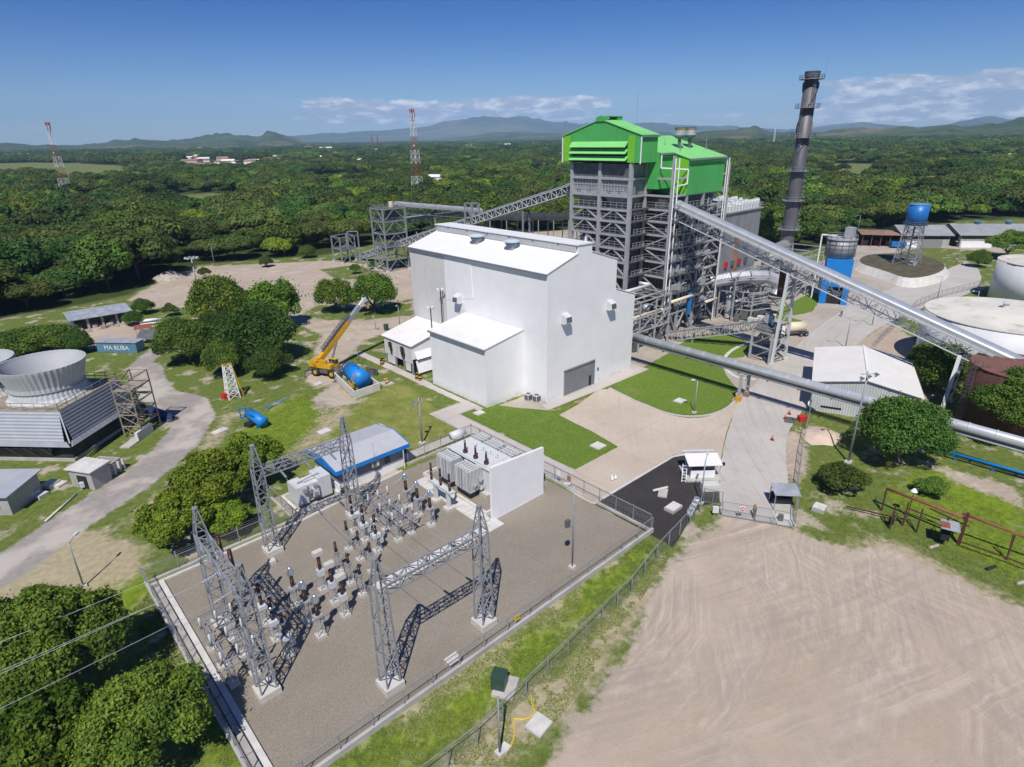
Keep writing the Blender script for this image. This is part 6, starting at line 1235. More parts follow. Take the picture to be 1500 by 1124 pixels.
def small_sheds():
    def hut(name, label, o, w, d, Wd, Dp, h0, h1, roofm, wallm, door=None, win=None, over=.3):
        o = np.array(o, float); w = np.array(w); d = np.array(d); t = thing(name, label, 'hut', (float(o[0]), float(o[1]), 0))
        def P(a, b, z): q = o+w*a+d*b; return (q[0], q[1], z)
        m = MB(); m.extr([P(0, 0, 0), P(Wd, 0, 0), P(Wd, 0, h0), P(0, 0, h0)], (*(d*.15), 0)); m.extr([P(0, .16, 0), P(0, Dp, 0), P(0, Dp, h1), P(0, .16, h0)], (*(w*.15), 0)); m.extr([P(Wd-.15, .16, 0), P(Wd-.15, Dp, 0), P(Wd-.15, Dp, h1), P(Wd-.15, .16, h0)], (*(w*.15), 0)); m.extr([P(.16, Dp-.15, 0), P(Wd-.16, Dp-.15, 0), P(Wd-.16, Dp-.15, h1), P(.16, Dp-.15, h1)], (*(d*.14), 0)); x = m.build('wall', wallm, t); fix_normals(x)
        m = MB(); m.extr([P(-over, -over, h0+.01), P(-over, Dp+over, h1+.01), P(-over, Dp+over, h1+.14), P(-over, -over, h0+.14)], (*(w*(Wd+2*over)), 0)); x = m.build('roof', roofm, t); fix_normals(x)
        for a0, a1, z0, z1, nm in ([door+('door',)] if door else [])+([win+('window',)] if win else []): m = MB(); m.extr([P(a0, -.03, z0), P(a1, -.03, z0), P(a1, -.03, z1), P(a0, -.03, z1)], (*(-d*.02), 0)); m.build(nm, M['dark'], t)
        return P, t
    w = np.array((.53, -.848)); d = np.array((.848, .53))
    P, t = hut('pump_hut', 'small grey block pump hut with flat roof beside the left road', (3.7, 90.7), w, d, 3.7, 2.6, 2.6, 2.75, M['concrete_pale'], M['block_wall'], (1.2, 2.8, .05, 1.9))
    m = MB(); m.cbox(P(2.0, -.25, .7), (.5, .5, .7)); m.build('pump', M['equip'], t)
    hut('pump_house', 'grey hut with pale corrugated roof at the left photo edge', (-7.8, 92.5), (.735, -.678), (.678, .735), 6.6, 5.2, 2.7, 3.1, M['louvre'], M['block_wall'], None, (4.3, 5.4, 1.0, 2.0), .5)
    t = thing('water_basin', 'small open concrete basin with buttresses and green water by the left road', 'basin', (8.3, 90.8, 0)); o = np.array((7.4, 89.4)); u = np.array((.777, .629)); v = np.array((-.629, .777))
    def Q(a, b, z): q = o+u*a+v*b; return (q[0], q[1], z)
    for a0, a1, b0, b1 in ((0, 3.0, 0, .25), (0, 3.0, 3.0, 3.25), (0, .25, .26, 2.99), (2.75, 3.0, .26, 2.99)): m = MB(); m.extr([Q(a0, b0, 0), Q(a1, b0, 0), Q(a1, b1, 0), Q(a0, b1, 0)], (0, 0, 1.8)); m.build('wall', M['concrete'], t)
    m = MB()
    for a in (.3, 1.2, 2.1, 2.9): m.extr([Q(a, -.32, 0), Q(a+.18, -.32, 0), Q(a+.18, -.01, 0), Q(a, -.01, 0)], (0, 0, 1.6))
    m.build('buttress', M['concrete_pale'], t); MB().add([Q(.2, .2, 1.2), Q(2.8, .2, 1.2), Q(2.8, 3.05, 1.2), Q(.2, 3.05, 1.2)], [(0, 1, 2, 3)]).build('water_surface', mat('green_water', (.05, .07, .03), .1, spec=.6), t)
    m = MB(); m.path([Q(-.8, 2.4, 2.1), Q(.8, 2.4, 2.1), Q(.8, 2.4, 1.2)], .1, 8); m.build('inlet_pipe', M['steel'], t)
    for i, (x, y, a, b, c, l) in enumerate(((1.6, 92.9, 1.6, 1.4, .6, 'stacked flat concrete blocks beside the grey hut'), (-.6, 91.2, 1.5, 1.1, .9, 'pale limestone block pile beside the corrugated hut'))):
        m = MB(); m.cbox((x, y, c/2), (a, b, c), .6); m.cbox((x+.9, y-.6, c/4), (a*.9, b*.8, c/2), .6); t = thing('block_pile', l, 'blocks', (x, y, 0)); m.build('block', M['concrete_pale'], t)
    t = thing('long_pole', 'pale straight pole lying on the grass between hut and road', 'pole', (1.6, 85.5, 0)); MB().tube((-.25, 83.3, .15), (3.6, 87.9, .15), .13, 8).build('shaft', M['concrete_pale'], t, True)
small_sheds()
def yard_things():
    c = np.array((20.8, 149.2)); a = math.atan2(145.1-152.2, 23.4-17.1); t = thing('container', 'faded blue container office with white faded lettering near the trees', 'container', (20.8, 149.2, 0)); L = 9.2
    MB().cbox((c[0]+1.1, c[1]+1.0, 1.2), (L, 2.6, 2.3), a).build('body', M['blue_dull'], t); MB().cbox((c[0]+1.1, c[1]+1.0, 2.42), (L+.4, 3.0, .1), a).build('roof', M['roof_tin'], t)
    cu = bpy.data.curves.new('lettering', 'FONT'); cu.body = 'MA RUBA'; cu.size = 1.35; cu.extrude = .01; cu.align_x = 'CENTER'; to = bpy.data.objects.new('lettering', cu); COL.objects.link(to)
    n = np.array((sin(a), -cos(a))); to.rotation_euler = (pi/2, 0, a); to.location = (1.1+n[0]*1.37, 1.0+n[1]*1.37, 0.75); to.parent = t; cu.materials.append(M['white_paint'])
    bpy.context.view_layer.update(); me = bpy.data.meshes.new_from_object(to.evaluated_get(bpy.context.evaluated_depsgraph_get())); o2 = bpy.data.objects.new('lettering', me); COL.objects.link(o2); o2.matrix_world = to.matrix_local; o2.parent = t; bpy.data.objects.remove(to)
    t = thing('tin_shed', 'open fronted shed with grey tin roof at the edge of the wood', 'shed', (23, 178, 0)); m = MB(); m.extr([(16.5, 174.8, 2.8), (16.5, 182.5, 3.5), (16.5, 182.5, 3.6), (16.5, 174.8, 2.9)], (13.5, -.5, 0)); x = m.build('roof', M['roof_tin'], t); fix_normals(x)
    for xx in (17.2, 20.2, 23.3, 26.4, 29.3): MB().cbox((xx, 175.6, 1.4), (.5, .3, 2.8)).build('pillar', M['block_wall'], t)
    MB().box(17, 29.5, 181.5, 181.7, 0, 3.2).build('back_wall', M['block_wall'], t); MB().box(17.0, 17.2, 175.8, 181.4, 0, 3.0).build('end_wall', M['blue_dull'], t)
    rd = random.Random(5); m = MB()
    for i in range(40): m.cbox((17+rd.uniform(0, 14), 172+rd.uniform(0, 8), .3), (rd.uniform(.3, 1.4), rd.uniform(.3, 1.2), rd.uniform(.3, 1.1)), rd.uniform(0, 3))
    t = thing('scrap_heap', 'heap of scrap and rubble lying in front of the tin roofed shed', 'scrap'); m.build('scrap', M['rubble'], t); m = MB()
    for i in range(7): m.tube((30+rd.uniform(-.2, .2), 171.2-i*.35, .3+(i % 3)*.35), (34.3+rd.uniform(-.4, .4), 170.2-i*.35, .3+(i % 3)*.35), .22, 8)
    t = thing('pipe_stack', 'stack of white pipes right of the tin roofed shed', 'pipes', (32, 170, 0)); m.build('pipes', M['white_paint'], t, True)
    t = thing('lean_to', 'small lean-to roof of rusty sheets behind the blue container', 'shelter', (28, 155, 0)); m = MB(); m.extr([(25.5, 152.8, 1.4), (27.2, 155, 2.8), (30.6, 152.5, 2.2), (29, 150.4, .8)], (0, 0, .08)); m.build('roof', M['steel_dark'], t); m = MB(); m.extr([(26.4, 158.4, 2.0), (27.2, 160.8, 2.4), (30.6, 160.0, 2.4), (30, 157.6, 2.0)], (0, 0, .08)); m.build('rusty_sheet', M['rust_pipe'], t); m = MB()
    for p in ((26, 153.3), (29.5, 151.5), (27.3, 155.2), (30.2, 152.8), (27, 159.5), (30, 159)): m.bar((*p, 0), (*p, 1.9), .06)
    m.build('post', M['timber'], t)
    t = thing('gravel_heap', 'pale heap of gravel at the far corner of the dirt yard', 'heap', (55, 212, 0)); h = MB(); g = G(248, 408); n = 12
    vs = [(g[0], g[1], 2.6)]+[(g[0]+r*cos(2*pi*i/n)*rd.uniform(.8, 1.2), g[1]+r*sin(2*pi*i/n)*rd.uniform(.8, 1.2), z*rd.uniform(.8, 1.2)) for r, z in ((2.2, 1.8), (5, 0.02)) for i in range(n)]
    h.add(vs, [(0, 1+i, 1+(i+1) % n) for i in range(n)]+[(1+i, 1+n+i, 1+n+(i+1) % n, 1+(i+1) % n) for i in range(n)]); o = h.build('heap', M['rubble'], t, True); fix_normals(o)
    # drill frame
    t = thing('training_frame', 'white and yellow steel ladder frame on a red base standing on the grass', 'frame', (30.4, 106, 0)); m = MB(); mast(m, (30.0, 106.2), 1.9, 1.1, 0, 6.2, 6, .08, .045); m.build('white_frame', M['white_paint'], t); m = MB()
    for k in (-.35, .35): m.bar((31.7+k*.3, 105.6+k, 0), (30.7+k*.3, 106.1+k, 6.3), .09)
    for i in range(10): s = (i+.5)/10; m.bar((31.7-s-.1, 105.6+.5*s-.35, 6.3*s), (31.7-s+.1, 105.6+.5*s+.35, 6.3*s), .06)
    for q in ((-.55, -.55), (.55, .55), (.55, -.55), (-.55, .55)): m.bar((30+q[0], 106.2+q[1], 6.2), (30+q[1], 106.2-q[0], 6.2), .08)
    m.build('yellow_ladder', M['yellow'], t); MB().cbox((29.0, 106.8, .5), (1.2, 1.0, 1.0), .3).build('red_box', M['red'], t)
yard_things()
def wheel(m, c, ax, r, w, n=18):
    a = np.array(c)-np.array(ax)*w/2; b = np.array(c)+np.array(ax)*w/2; return m.tube(a, b, r, n)
def crane():
    t = thing('mobile_crane', 'yellow rough terrain crane with its long grey boom raised towards the trees', 'crane', (47.2, 103.6, 0)); o = np.array((47.3, 104.2)); f = np.array((.42, -.907)); s = np.array((.907, .42))   # f points to the front axle
    def P(a, b, z): q = o+f*a+s*b; return (q[0], q[1], z)
    def blk(m, a0, a1, b0, b1, z0, z1): return m.extr([P(a0, b0, z0), P(a1, b0, z0), P(a1, b1, z0), P(a0, b1, z0)], (0, 0, z1-z0))
    m = MB(); blk(m, -3.4, 3.4, -1.0, 1.0, 1.0, 1.65); blk(m, -3.7, -2.6, -1.3, 1.3, .9, 1.4); blk(m, 2.6, 3.7, -1.3, 1.3, .9, 1.4); blk(m, -.9, .9, -1.25, 1.25, .8, 1.55); m.build('chassis', M['steel_dark'], t)
    for a in (-1.9, 1.9):
        for b in (-1.15, 1.15):
            m = MB(); wheel(m, P(a, b, .85), (*s, 0), .85, .6); w = m.build('wheel', M['black'], t, True); m = MB(); wheel(m, P(a, b, .85), (*s, 0), .42, .66, 12); m.build('rim', M['yellow'], w)
    for a in (-3.5, 3.5):
        m = MB(); m.bar(P(a, -2.5, 1.15), P(a, 2.5, 1.15), .14)
        for b in (-2.5, 2.5): m.bar(P(a, b, 0.1), P(a, b, 1.3), .1); m.cbox(P(a, b, .08), (.6, .6, .1))
        m.build('outrigger', M['steel_dark'], t)
    m = MB(); blk(m, -2.6, 1.7, -1.2, .2, 1.75, 2.5); blk(m, -3.3, -1.6, -1.2, 1.2, 1.8, 3.0); blk(m, -1.0, .6, -1.1, -.5, 2.5, 3.3); m.lathe(P(0, 0, 0)[0], P(0, 0, 0)[1], [(.9, 1.6), (.9, 1.8)], 18); m.build('superstructure', M['yellow'], t)
    m = MB(); blk(m, .1, 1.9, .35, 1.25, 1.7, 2.3); cb = m.build('cab', M['yellow'], t); m = MB(); blk(m, .2, 1.8, .40, 1.2, 2.3, 3.2); m.build('cab_glass', M['glass'], cb); m = MB(); blk(m, .15, 1.85, .38, 1.22, 3.2, 3.28); m.build('cab_roof', M['yellow'], cb)
    base = np.array(P(-1.4, -.3, 3.0)); dv = np.array([.84*cos(rad(45)), .84*sin(rad(45)), 0.0])
    d_, h_, _ = G(476, 520)
    tipdir = np.array((0.62, 0.35, 0.70)); 
    # the boom tip stands where the hook block hangs in the picture: 15 m out, 13 m up
    tip = BOOM_TIP; ax = (tip-base); ln = np.linalg.norm(ax); ax = ax/ln; sd = np.cross(ax, [0, 0, 1]); sd /= np.linalg.norm(sd); up = np.cross(sd, ax)
    def seg(nm, t0, t1, w, h, mt): m = MB(); a = base+ax*ln*t0; q = [a-sd*w-up*h, a+sd*w-up*h, a+sd*w+up*h, a-sd*w+up*h]; m.extr(q, ax*ln*(t1-t0)); return m.build(nm, mt, t)
    seg('boom_base', 0, .60, .42, .52, M['yellow']); seg('boom_section', .60, .86, .34, .42, M['steel']); seg('boom_section', .86, .985, .28, .34, M['equip']); b = seg('boom_head', .965, 1.0, .36, .5, M['equip'])
    m = MB(); m.extr([base+ax*ln*.10+up*.6-sd*.3, base+ax*ln*.10+up*.6+sd*.3, base+ax*ln*.62+up*.6+sd*.2, base+ax*ln*.62+up*.6-sd*.2], up*.12); truss(m, base+ax*ln*.12+up*.75, base+ax*ln*.68+up*.75, up, .5, 12, .06, .035, sd, .6); m.build('stowed_jib', M['steel_dark'], t)
    m = MB(); m.bar(base+ax*ln*.60+up*.5, base+ax*ln*.63-up*.6, .2); wheel(m, tip+ax*.25-up*.3, sd, .32, .5, 12); wheel(m, tip-ax*.1+up*.4, sd, .25, .5, 12); m.build('sheave', M['black'], t)
    m = MB(); m.tube(P(1.0, -.2, 2.2), base+ax*ln*.34-up*.5, .2, 10); m.build('lift_cylinder', M['steel_dark'], t); m = MB(); h = tip+ax*.3-up*.3; m.tube(h, (h[0], h[1], h[2]-1.6), .04, 5); m.cbox((h[0], h[1], h[2]-1.8), (.35, .35, .6)); m.build('hook_block', M['yellow'], t)
BOOM_TIP = None
def ray_at(px, py, dist_xy):
    d = ray(px, py); k = dist_xy/math.hypot(d[0], d[1]); return np.array((d[0]*k, d[1]*k, CAM_H+d[2]*k))
BOOM_TIP = ray_at(535, 437, 124.0)
crane()
def blue_tank():
    t = thing('fuel_tank', 'horizontal blue tank in a low concrete bund beside the crane', 'tank', (48, 95.6, 0)); C = [(47.2, 101.2), (45.2, 90.2), (50.4, 90.6), (51.6, 100.6)]
    m = MB()
    for a, b in zip(C, C[1:]+C[:1]): m.cbox(((a[0]+b[0])/2, (a[1]+b[1])/2, .7), (math.dist(a, b)+.12, .22, 1.4+random.uniform(-.003, .003)), math.atan2(b[1]-a[1], b[0]-a[0]))
    m.build('bund_wall', M['concrete_pale'], t); m = MB(); m.tube((49.2, 98.6, 2.0), (48.4, 92.6, 2.0), 1.55, 28); m.build('shell', M['blue_bright'], t, True); m = MB()
    for y, x in ((97.4, 49.0), (93.8, 48.5)): m.cbox((x, y, .5), (2.2, .4, 1.0), .1)
    m.build('saddle', M['concrete'], t); m = MB(); m.lathe(48.9, 96.4, [(.4, 0), (.4, .3)], 12, 3.5); m.tube((48.6, 94.4, 3.5), (48.6, 94.4, 3.9), .15, 8); m.build('manhole', M['blue'], t)
    m = MB(); zb = 1.45
    for k in (-.4, .4): m.bar((46.0+k*.2, 93.6+k, 0), (47.2+k*.2, 93.4+k, zb+.6), .06); m.bar((46.0+k*.2, 93.6+k, 1), (47.2+k*.2, 93.4+k, zb+1.6), .05)
    for i in range(6): s = (i+.5)/6; m.cbox((46.0+1.2*s, 93.6-.2*s, (zb+.6)*s), (.26, .8, .05))
    railing(m, [(47.2, 93.0, zb+.5), (47.2, 94.0, zb+.5)], 1, .8, .04); m.build('steps', M['yellow'], t)
    l = [np.array((28.7, 94.6)), np.array((29.0, 89.8))]; t = thing('pressure_tank', 'blue horizontal pressure tank lying on a small frame on the bright grass', 'tank', (28.8, 92, 0)); m = MB(); m.tube((*l[0], 1.15), (*l[1], 1.15), .85, 20); m.lathe(0, 0, [(0.01, 0)], 3) if False else None; m.build('shell', M['blue_bright'], t, True)
    m = MB()
    for y in (93.8, 92.2, 90.6): m.cbox((28.8, y, .25), (1.5, .15, .5))
    m.path([(27.6, 95.8, .2), (27.6, 95.8, 2), (28.4, 95.4, 2), (28.4, 95.4, .4)], .1, 7); m.path([(27.4, 94.6, .4), (28, 94.6, 1.4), (28, 91, 2.2)], .08, 7); m.build('pipework', M['blue'], t); MB().cbox((27.6, 92.3, .3), (.9, 1.4, .6), .4).build('pump', M['black'], t)
    t = thing('irrigation_pipe', 'thin turquoise blue pipe lying on the grass above the blue pressure tank', 'pipe', (33, 95, 0)); MB().path([(31.6, 95.6, .5), (33.2, 97.2, .6), (36.5, 97.6, .5)], .09, 7).build('pipe', M['blue_bright'], t, True)
blue_tank()
# ------------------------------------------------------------------ poles, lights and drums by the hall
def lamp(label, x, y, h, az, arm=1.6, heads=1, name='street_lamp', base=True, r=.07, cat='lamp post', group=None, head='equip'):
    t = thing(name, label, cat, (x, y, 0), group); m = MB(); m.tube((x, y, 0), (x, y, h), r*1.5, 8, r); m.build('pole', M['steel'], t, True)
    if base: MB().cbox((x, y, .12), (.6, .6, .24)).build('base_block', M['pedestal'], t)
    for k in range(heads):
        a = az+k*(2*pi/heads); c, s = cos(a), sin(a); q = MB(); q.tube((x, y, h-.15), (x+c*arm, y+s*arm, h+.15), .045, 6); o = q.build('arm', M['steel'], t); q = MB(); q.cbox((x+c*(arm+.2), y+s*(arm+.2), h+.15), (.62, .26, .16), a); q.build('lamp_head', M[head], o)
    return t
def flood(label, x, y, h, az, n=3, lean=0.0):
    t = thing('floodlight_pole', label, 'floodlight', (x, y, 0)); m = MB(); m.tube((x, y, 0), (x, y, h), .17, 10, .09); m.build('pole', M['steel'], t, True); MB().cbox((x, y, .15), (.8, .8, .3)).build('base_block', M['pedestal'], t); m = MB()
    c, s = cos(az), sin(az); m.bar((x-c*.9, y-s*.9, h-.4), (x+c*.9, y+s*.9, h-.4), .06); o = m.build('crossbar', M['steel'], t)
    for i in range(n):
        k = (i/(n-1)-.5)*1.8 if n > 1 else 0; p = np.array((x+c*k, y+s*k, h-.25-.25*i)); d = np.array((-s*.6-c*.3, c*.6-s*.3, -.5)); m = MB(); m.tube(p, p+d*.55, .1, 12, .36); m.build('lamp_head', M['silver'], o)
    return t
flood('tall floodlight pole with three silver lamps in front of the round dark tree', 82.4, 22.3, 13.4, 2.4, 3)
flood('slim floodlight pole on the lawn beside the hall walkway', 43.9, 68.0, 7.4, .6, 2)
lamp('grey lamp post on the dry grass beside the left road', .9, 66.6, 5.5, .8, 1.0)
lamp('grey lamp post standing inside the gravel yard right of the white firewall', 39.1, 33.9, 10.0, 2.2, .5)
MB().cbox((39.0, 34.6, 5.2), (.5, .35, .8)).build('control_box', M['steel_dark'], bpy.data.objects[[o.name for o in S.objects if o.get('label', '').startswith('grey lamp post standing inside')][0]])
lamp('grey lamp post at the bottom beside the yellow hoses and square cover', 19.8, 23.7, 5.7, -.4, .8, 0)
lamp('thin lamp post at the tip of the round lawn near the pipe support', *g2(1017, 605), 5.6, 2.2, .5)
lamp('thin lamp post beside the guard house on the black gravel', *g2(1026, 738), 6.0, 0.4, 1.5)
for i, (px, py, az) in enumerate(((1238, 510, 2.4), (1277, 478, 2.4), (1372, 441, 2.6), (1424, 466, 2.6))): lamp(('thin street lamp behind the white shed on the road edge', 'thin street lamp on the road edge above the white shed', 'street lamp at the road bend beside the wide white tank', 'street lamp beside the roof of the wide white tank')[i], *g2(px, py), 6.5, az, 1.6)
lamp('street lamp at the bend of the plaza near the warehouse', *g2(1402, 380), 6.0, 2.3, 1.5); lamp('street lamp behind the blue silo in front of the wood', *g2(1255, 345), 8.5, 2.8, 1.8)
def mast_light():
    x, y = 46.4, 175.5; t = thing('high_mast_light', 'tall mast with a ring of floodlights at the edge of the far dirt yard', 'light mast', (x, y, 0)); m = MB(); m.tube((x, y, 0), (x, y, 14), .28, 10, .14); m.build('pole', M['steel'], t, True); m = MB(); m.lathe(x, y, [(1.2, 0), (1.3, 0), (1.3, .1), (1.2, .1)], 16, 13.9, True); m.bar((x-1.2, y, 13.95), (x+1.2, y, 13.95), .06); m.bar((x, y-1.2, 13.95), (x, y+1.2, 13.95), .06); o = m.build('lamp_ring', M['steel'], t)
    for i in range(8): a = 2*pi*i/8; q = MB(); q.cbox((x+1.45*cos(a), y+1.45*sin(a), 13.8), (.6, .5, .3), a); q.build('lamp_head', M['equip'], o)
mast_light()
lamp('thin lamp pole at the far edge of the dirt yard beside the wood', *g2(315, 392), 8.3, 4.0, 1.0); lamp('slim white lamp post on the path round the back of the hall', *g2(586, 481), 5.5, 3.5, .3); lamp('dark lamp post behind the blue tank beside the sooty shed', 54.2, 104.7, 5.5, 2.6, 1.4)
lamp('small rod pole on the back lawn beside the crane road', *g2(551, 485), 3.5, 3.5, .2)
for px, py, l in ((668, 474, 'brown pole with a loudspeaker cluster against the long wall of the hall'), (648, 478, 'short brown pole with horn speakers behind the annex roof')):
    x, y = (66.6, 92.6) if px > 660 else (63.5, 91.8); z0, z1 = (0, 15.4) if px > 660 else (0, 12.6); t = thing('speaker_pole', l, 'speaker pole', (x, y, 0)); m = MB(); m.tube((x, y, 0), (x, y, z1), .12, 8); m.build('pole', M['rust'], t, True); m = MB()
    for a in range(4): q = np.array((x, y, z1-.2)); d = np.array((cos(a*1.57+.4), sin(a*1.57+.4), .1)); m.tube(q, q+d*.7, .06, 8, .26)
    m.build('horn', M['equip'], t)
for i, (px, py) in enumerate(((563, 534), (566, 532), (613, 555), (617, 553))):
    x, y = (57.6, 101.6) if i == 0 else (58.3, 102.5) if i == 1 else (58.2, 90.2) if i == 2 else (58.3, 89.3); t = thing('drum', ('yellow and black drum at the left end of the sooty shed', 'yellow and black drum half hidden at the left end of the sooty shed', 'yellow and black drum beside the annex, left of two', 'yellow and black drum beside the annex, right of two')[i], 'drum', (x, y, 0), 'yellow and black drums')
    MB().lathe(x, y, [(.34, 0), (.34, 1.0)], 16).build('body', M['yellow'], t, True); m = MB(); m.lathe(x, y, [(.345, .35), (.345, .6)], 16); m.lathe(x, y, [(.345, .85), (.345, 1.01), (.1, 1.02)], 16); m.build('black_band', M['black'], t)
def valve_set():
    t = thing('hydrant_set', 'yellow valves and hoses on a small plinth behind the blue tank', 'hydrant', (52.8, 92, 0)); MB().cbox((52.9, 92.3, .1), (2, 2.2, .2)).build('plinth', M['concrete'], t); m = MB(); m.path([(52.3, 91.6, .2), (52.3, 91.6, 1.2), (53.4, 92.2, 1.2), (53.4, 92.2, .2)], .12, 8); m.lathe(52.3, 91.6, [(.3, 0), (.3, .2)], 10, 1.2); m.build('valve', M['yellow'], t, True)
    t = thing('pump_manifold', 'dark pump and pipe manifold behind the crane wheels', 'pump', (53.5, 98.5, 0)); m = MB(); m.path([(53, 99.5, .3), (53, 99.5, 1.4), (53.6, 97, 1.4), (53.6, 97, .3)], .14, 8); m.cbox((53.6, 98.4, .5), (1.2, 1.6, 1.0), .3); m.build('manifold', M['steel_dark'], t)
    x, y = g2(566, 484); t = thing('litter_bin', 'small green bin on the back lawn near the hall', 'bin', (x, y, 0)); MB().lathe(x, y, [(.5, 0), (.6, 1.3), (.62, 1.35)], 14).build('body', M['olive'], t); MB().lathe(x, y, [(.64, 0), (.5, .15)], 14, 1.36).build('lid', M['olive'], t)
valve_set()
# manhole covers and slabs in the grass
def cover(px, py, w, d, rz, label, h=.16, m='concrete_pale', name='inspection_cover'):
    x, y = g2(px, py); t = thing(name, label, 'manhole cover', (x, y, 0)); MB().cbox((x, y, h/2), (w, d, h), rz).build('frame', M['concrete'], t); MB().cbox((x, y, h+.03), (w*.9, d*.9, .06), rz).build('lid', M[m], t)
cover(475, 633, 2.0, 1.6, .1, 'square grey cover on the lawn left of the blue-edged control house'); cover(554, 627, 2.0, 1.6, .1, 'square grey cover on the lawn behind the control house roof'); cover(876, 654, 1.9, 1.8, .0, 'square grey cover near the tip of the lawn in front of the roller door'); cover(702, 606, 1.7, 1.4, .0, 'square grey cover on the lawn at the annex corner'); cover(996, 588, 1.9, 1.6, .0, 'pale square cover on the round lawn beside the thin lamp post')
cover(789, 1063, 1.75, 1.55, .15, 'large square concrete cover on the grass bank at the bottom'); cover(1200, 747, 1.5, 1.4, .1, 'concrete cover block on the grass right of the gate', .5); cover(740, 1096, .7, .7, .2, 'small stone slab at the foot of the bottom lamp post', .1); cover(986, 746, 2.0, 1.3, .0, 'concrete frame cover lying on the black gravel', .4); cover(322, 632, 2.4, 1.4, .3, 'pale slab on the grass beside the left road end', .1); cover(270, 690, 2.5, 2.0, .5, 'flat concrete slab between the shrubs and the left road', .1); cover(466, 563, 1.6, 1.2, .2, 'small pale slab in front of the crane', .12)
x, y = g2(968, 722); t = thing('broken_slab', 'broken slab with a pipe across it on the black gravel', 'slab', (x, y, 0)); MB().cbox((x, y-.3, .1), (1.9, 1.1, .2), .5).build('slab', M['concrete'], t); MB().tube((x-.7, y+.7, .3), (x+1.3, y-.1, .3), .16, 8).build('pipe', M['concrete_pale'], t)
x, y = g2(733, 1008); t = thing('transformer_box', 'dark green ground transformer box on a concrete pad by the bottom bank', 'transformer box', (x, y, 0)); rz = .55; MB().cbox((x+.3, y-.3, .12), (2.2, 1.8, .24), rz).build('pad', M['concrete'], t); MB().cbox((x, y+.1, .85), (1.15, 1.15, 1.2), rz).build('cabinet', M['olive'], t); MB().cbox((x, y+.1, 1.48), (1.22, 1.22, .06), rz).build('lid', M['olive'], t)
m = MB(); p0 = g2(778, 1022); pp = [g2(*q) for q in ((778, 1022), (781, 1038), (786, 1046), (768, 1056), (750, 1052), (755, 1074), (748, 1096))]; m.path([(*p, .06) for p in smooth(pp, 2)], .05, 6); t = thing('yellow_hose', 'yellow hose lying in loops on the bottom grass bank', 'hose', (*p0, 0)); m.build('hose', M['yellow_sign'], t)
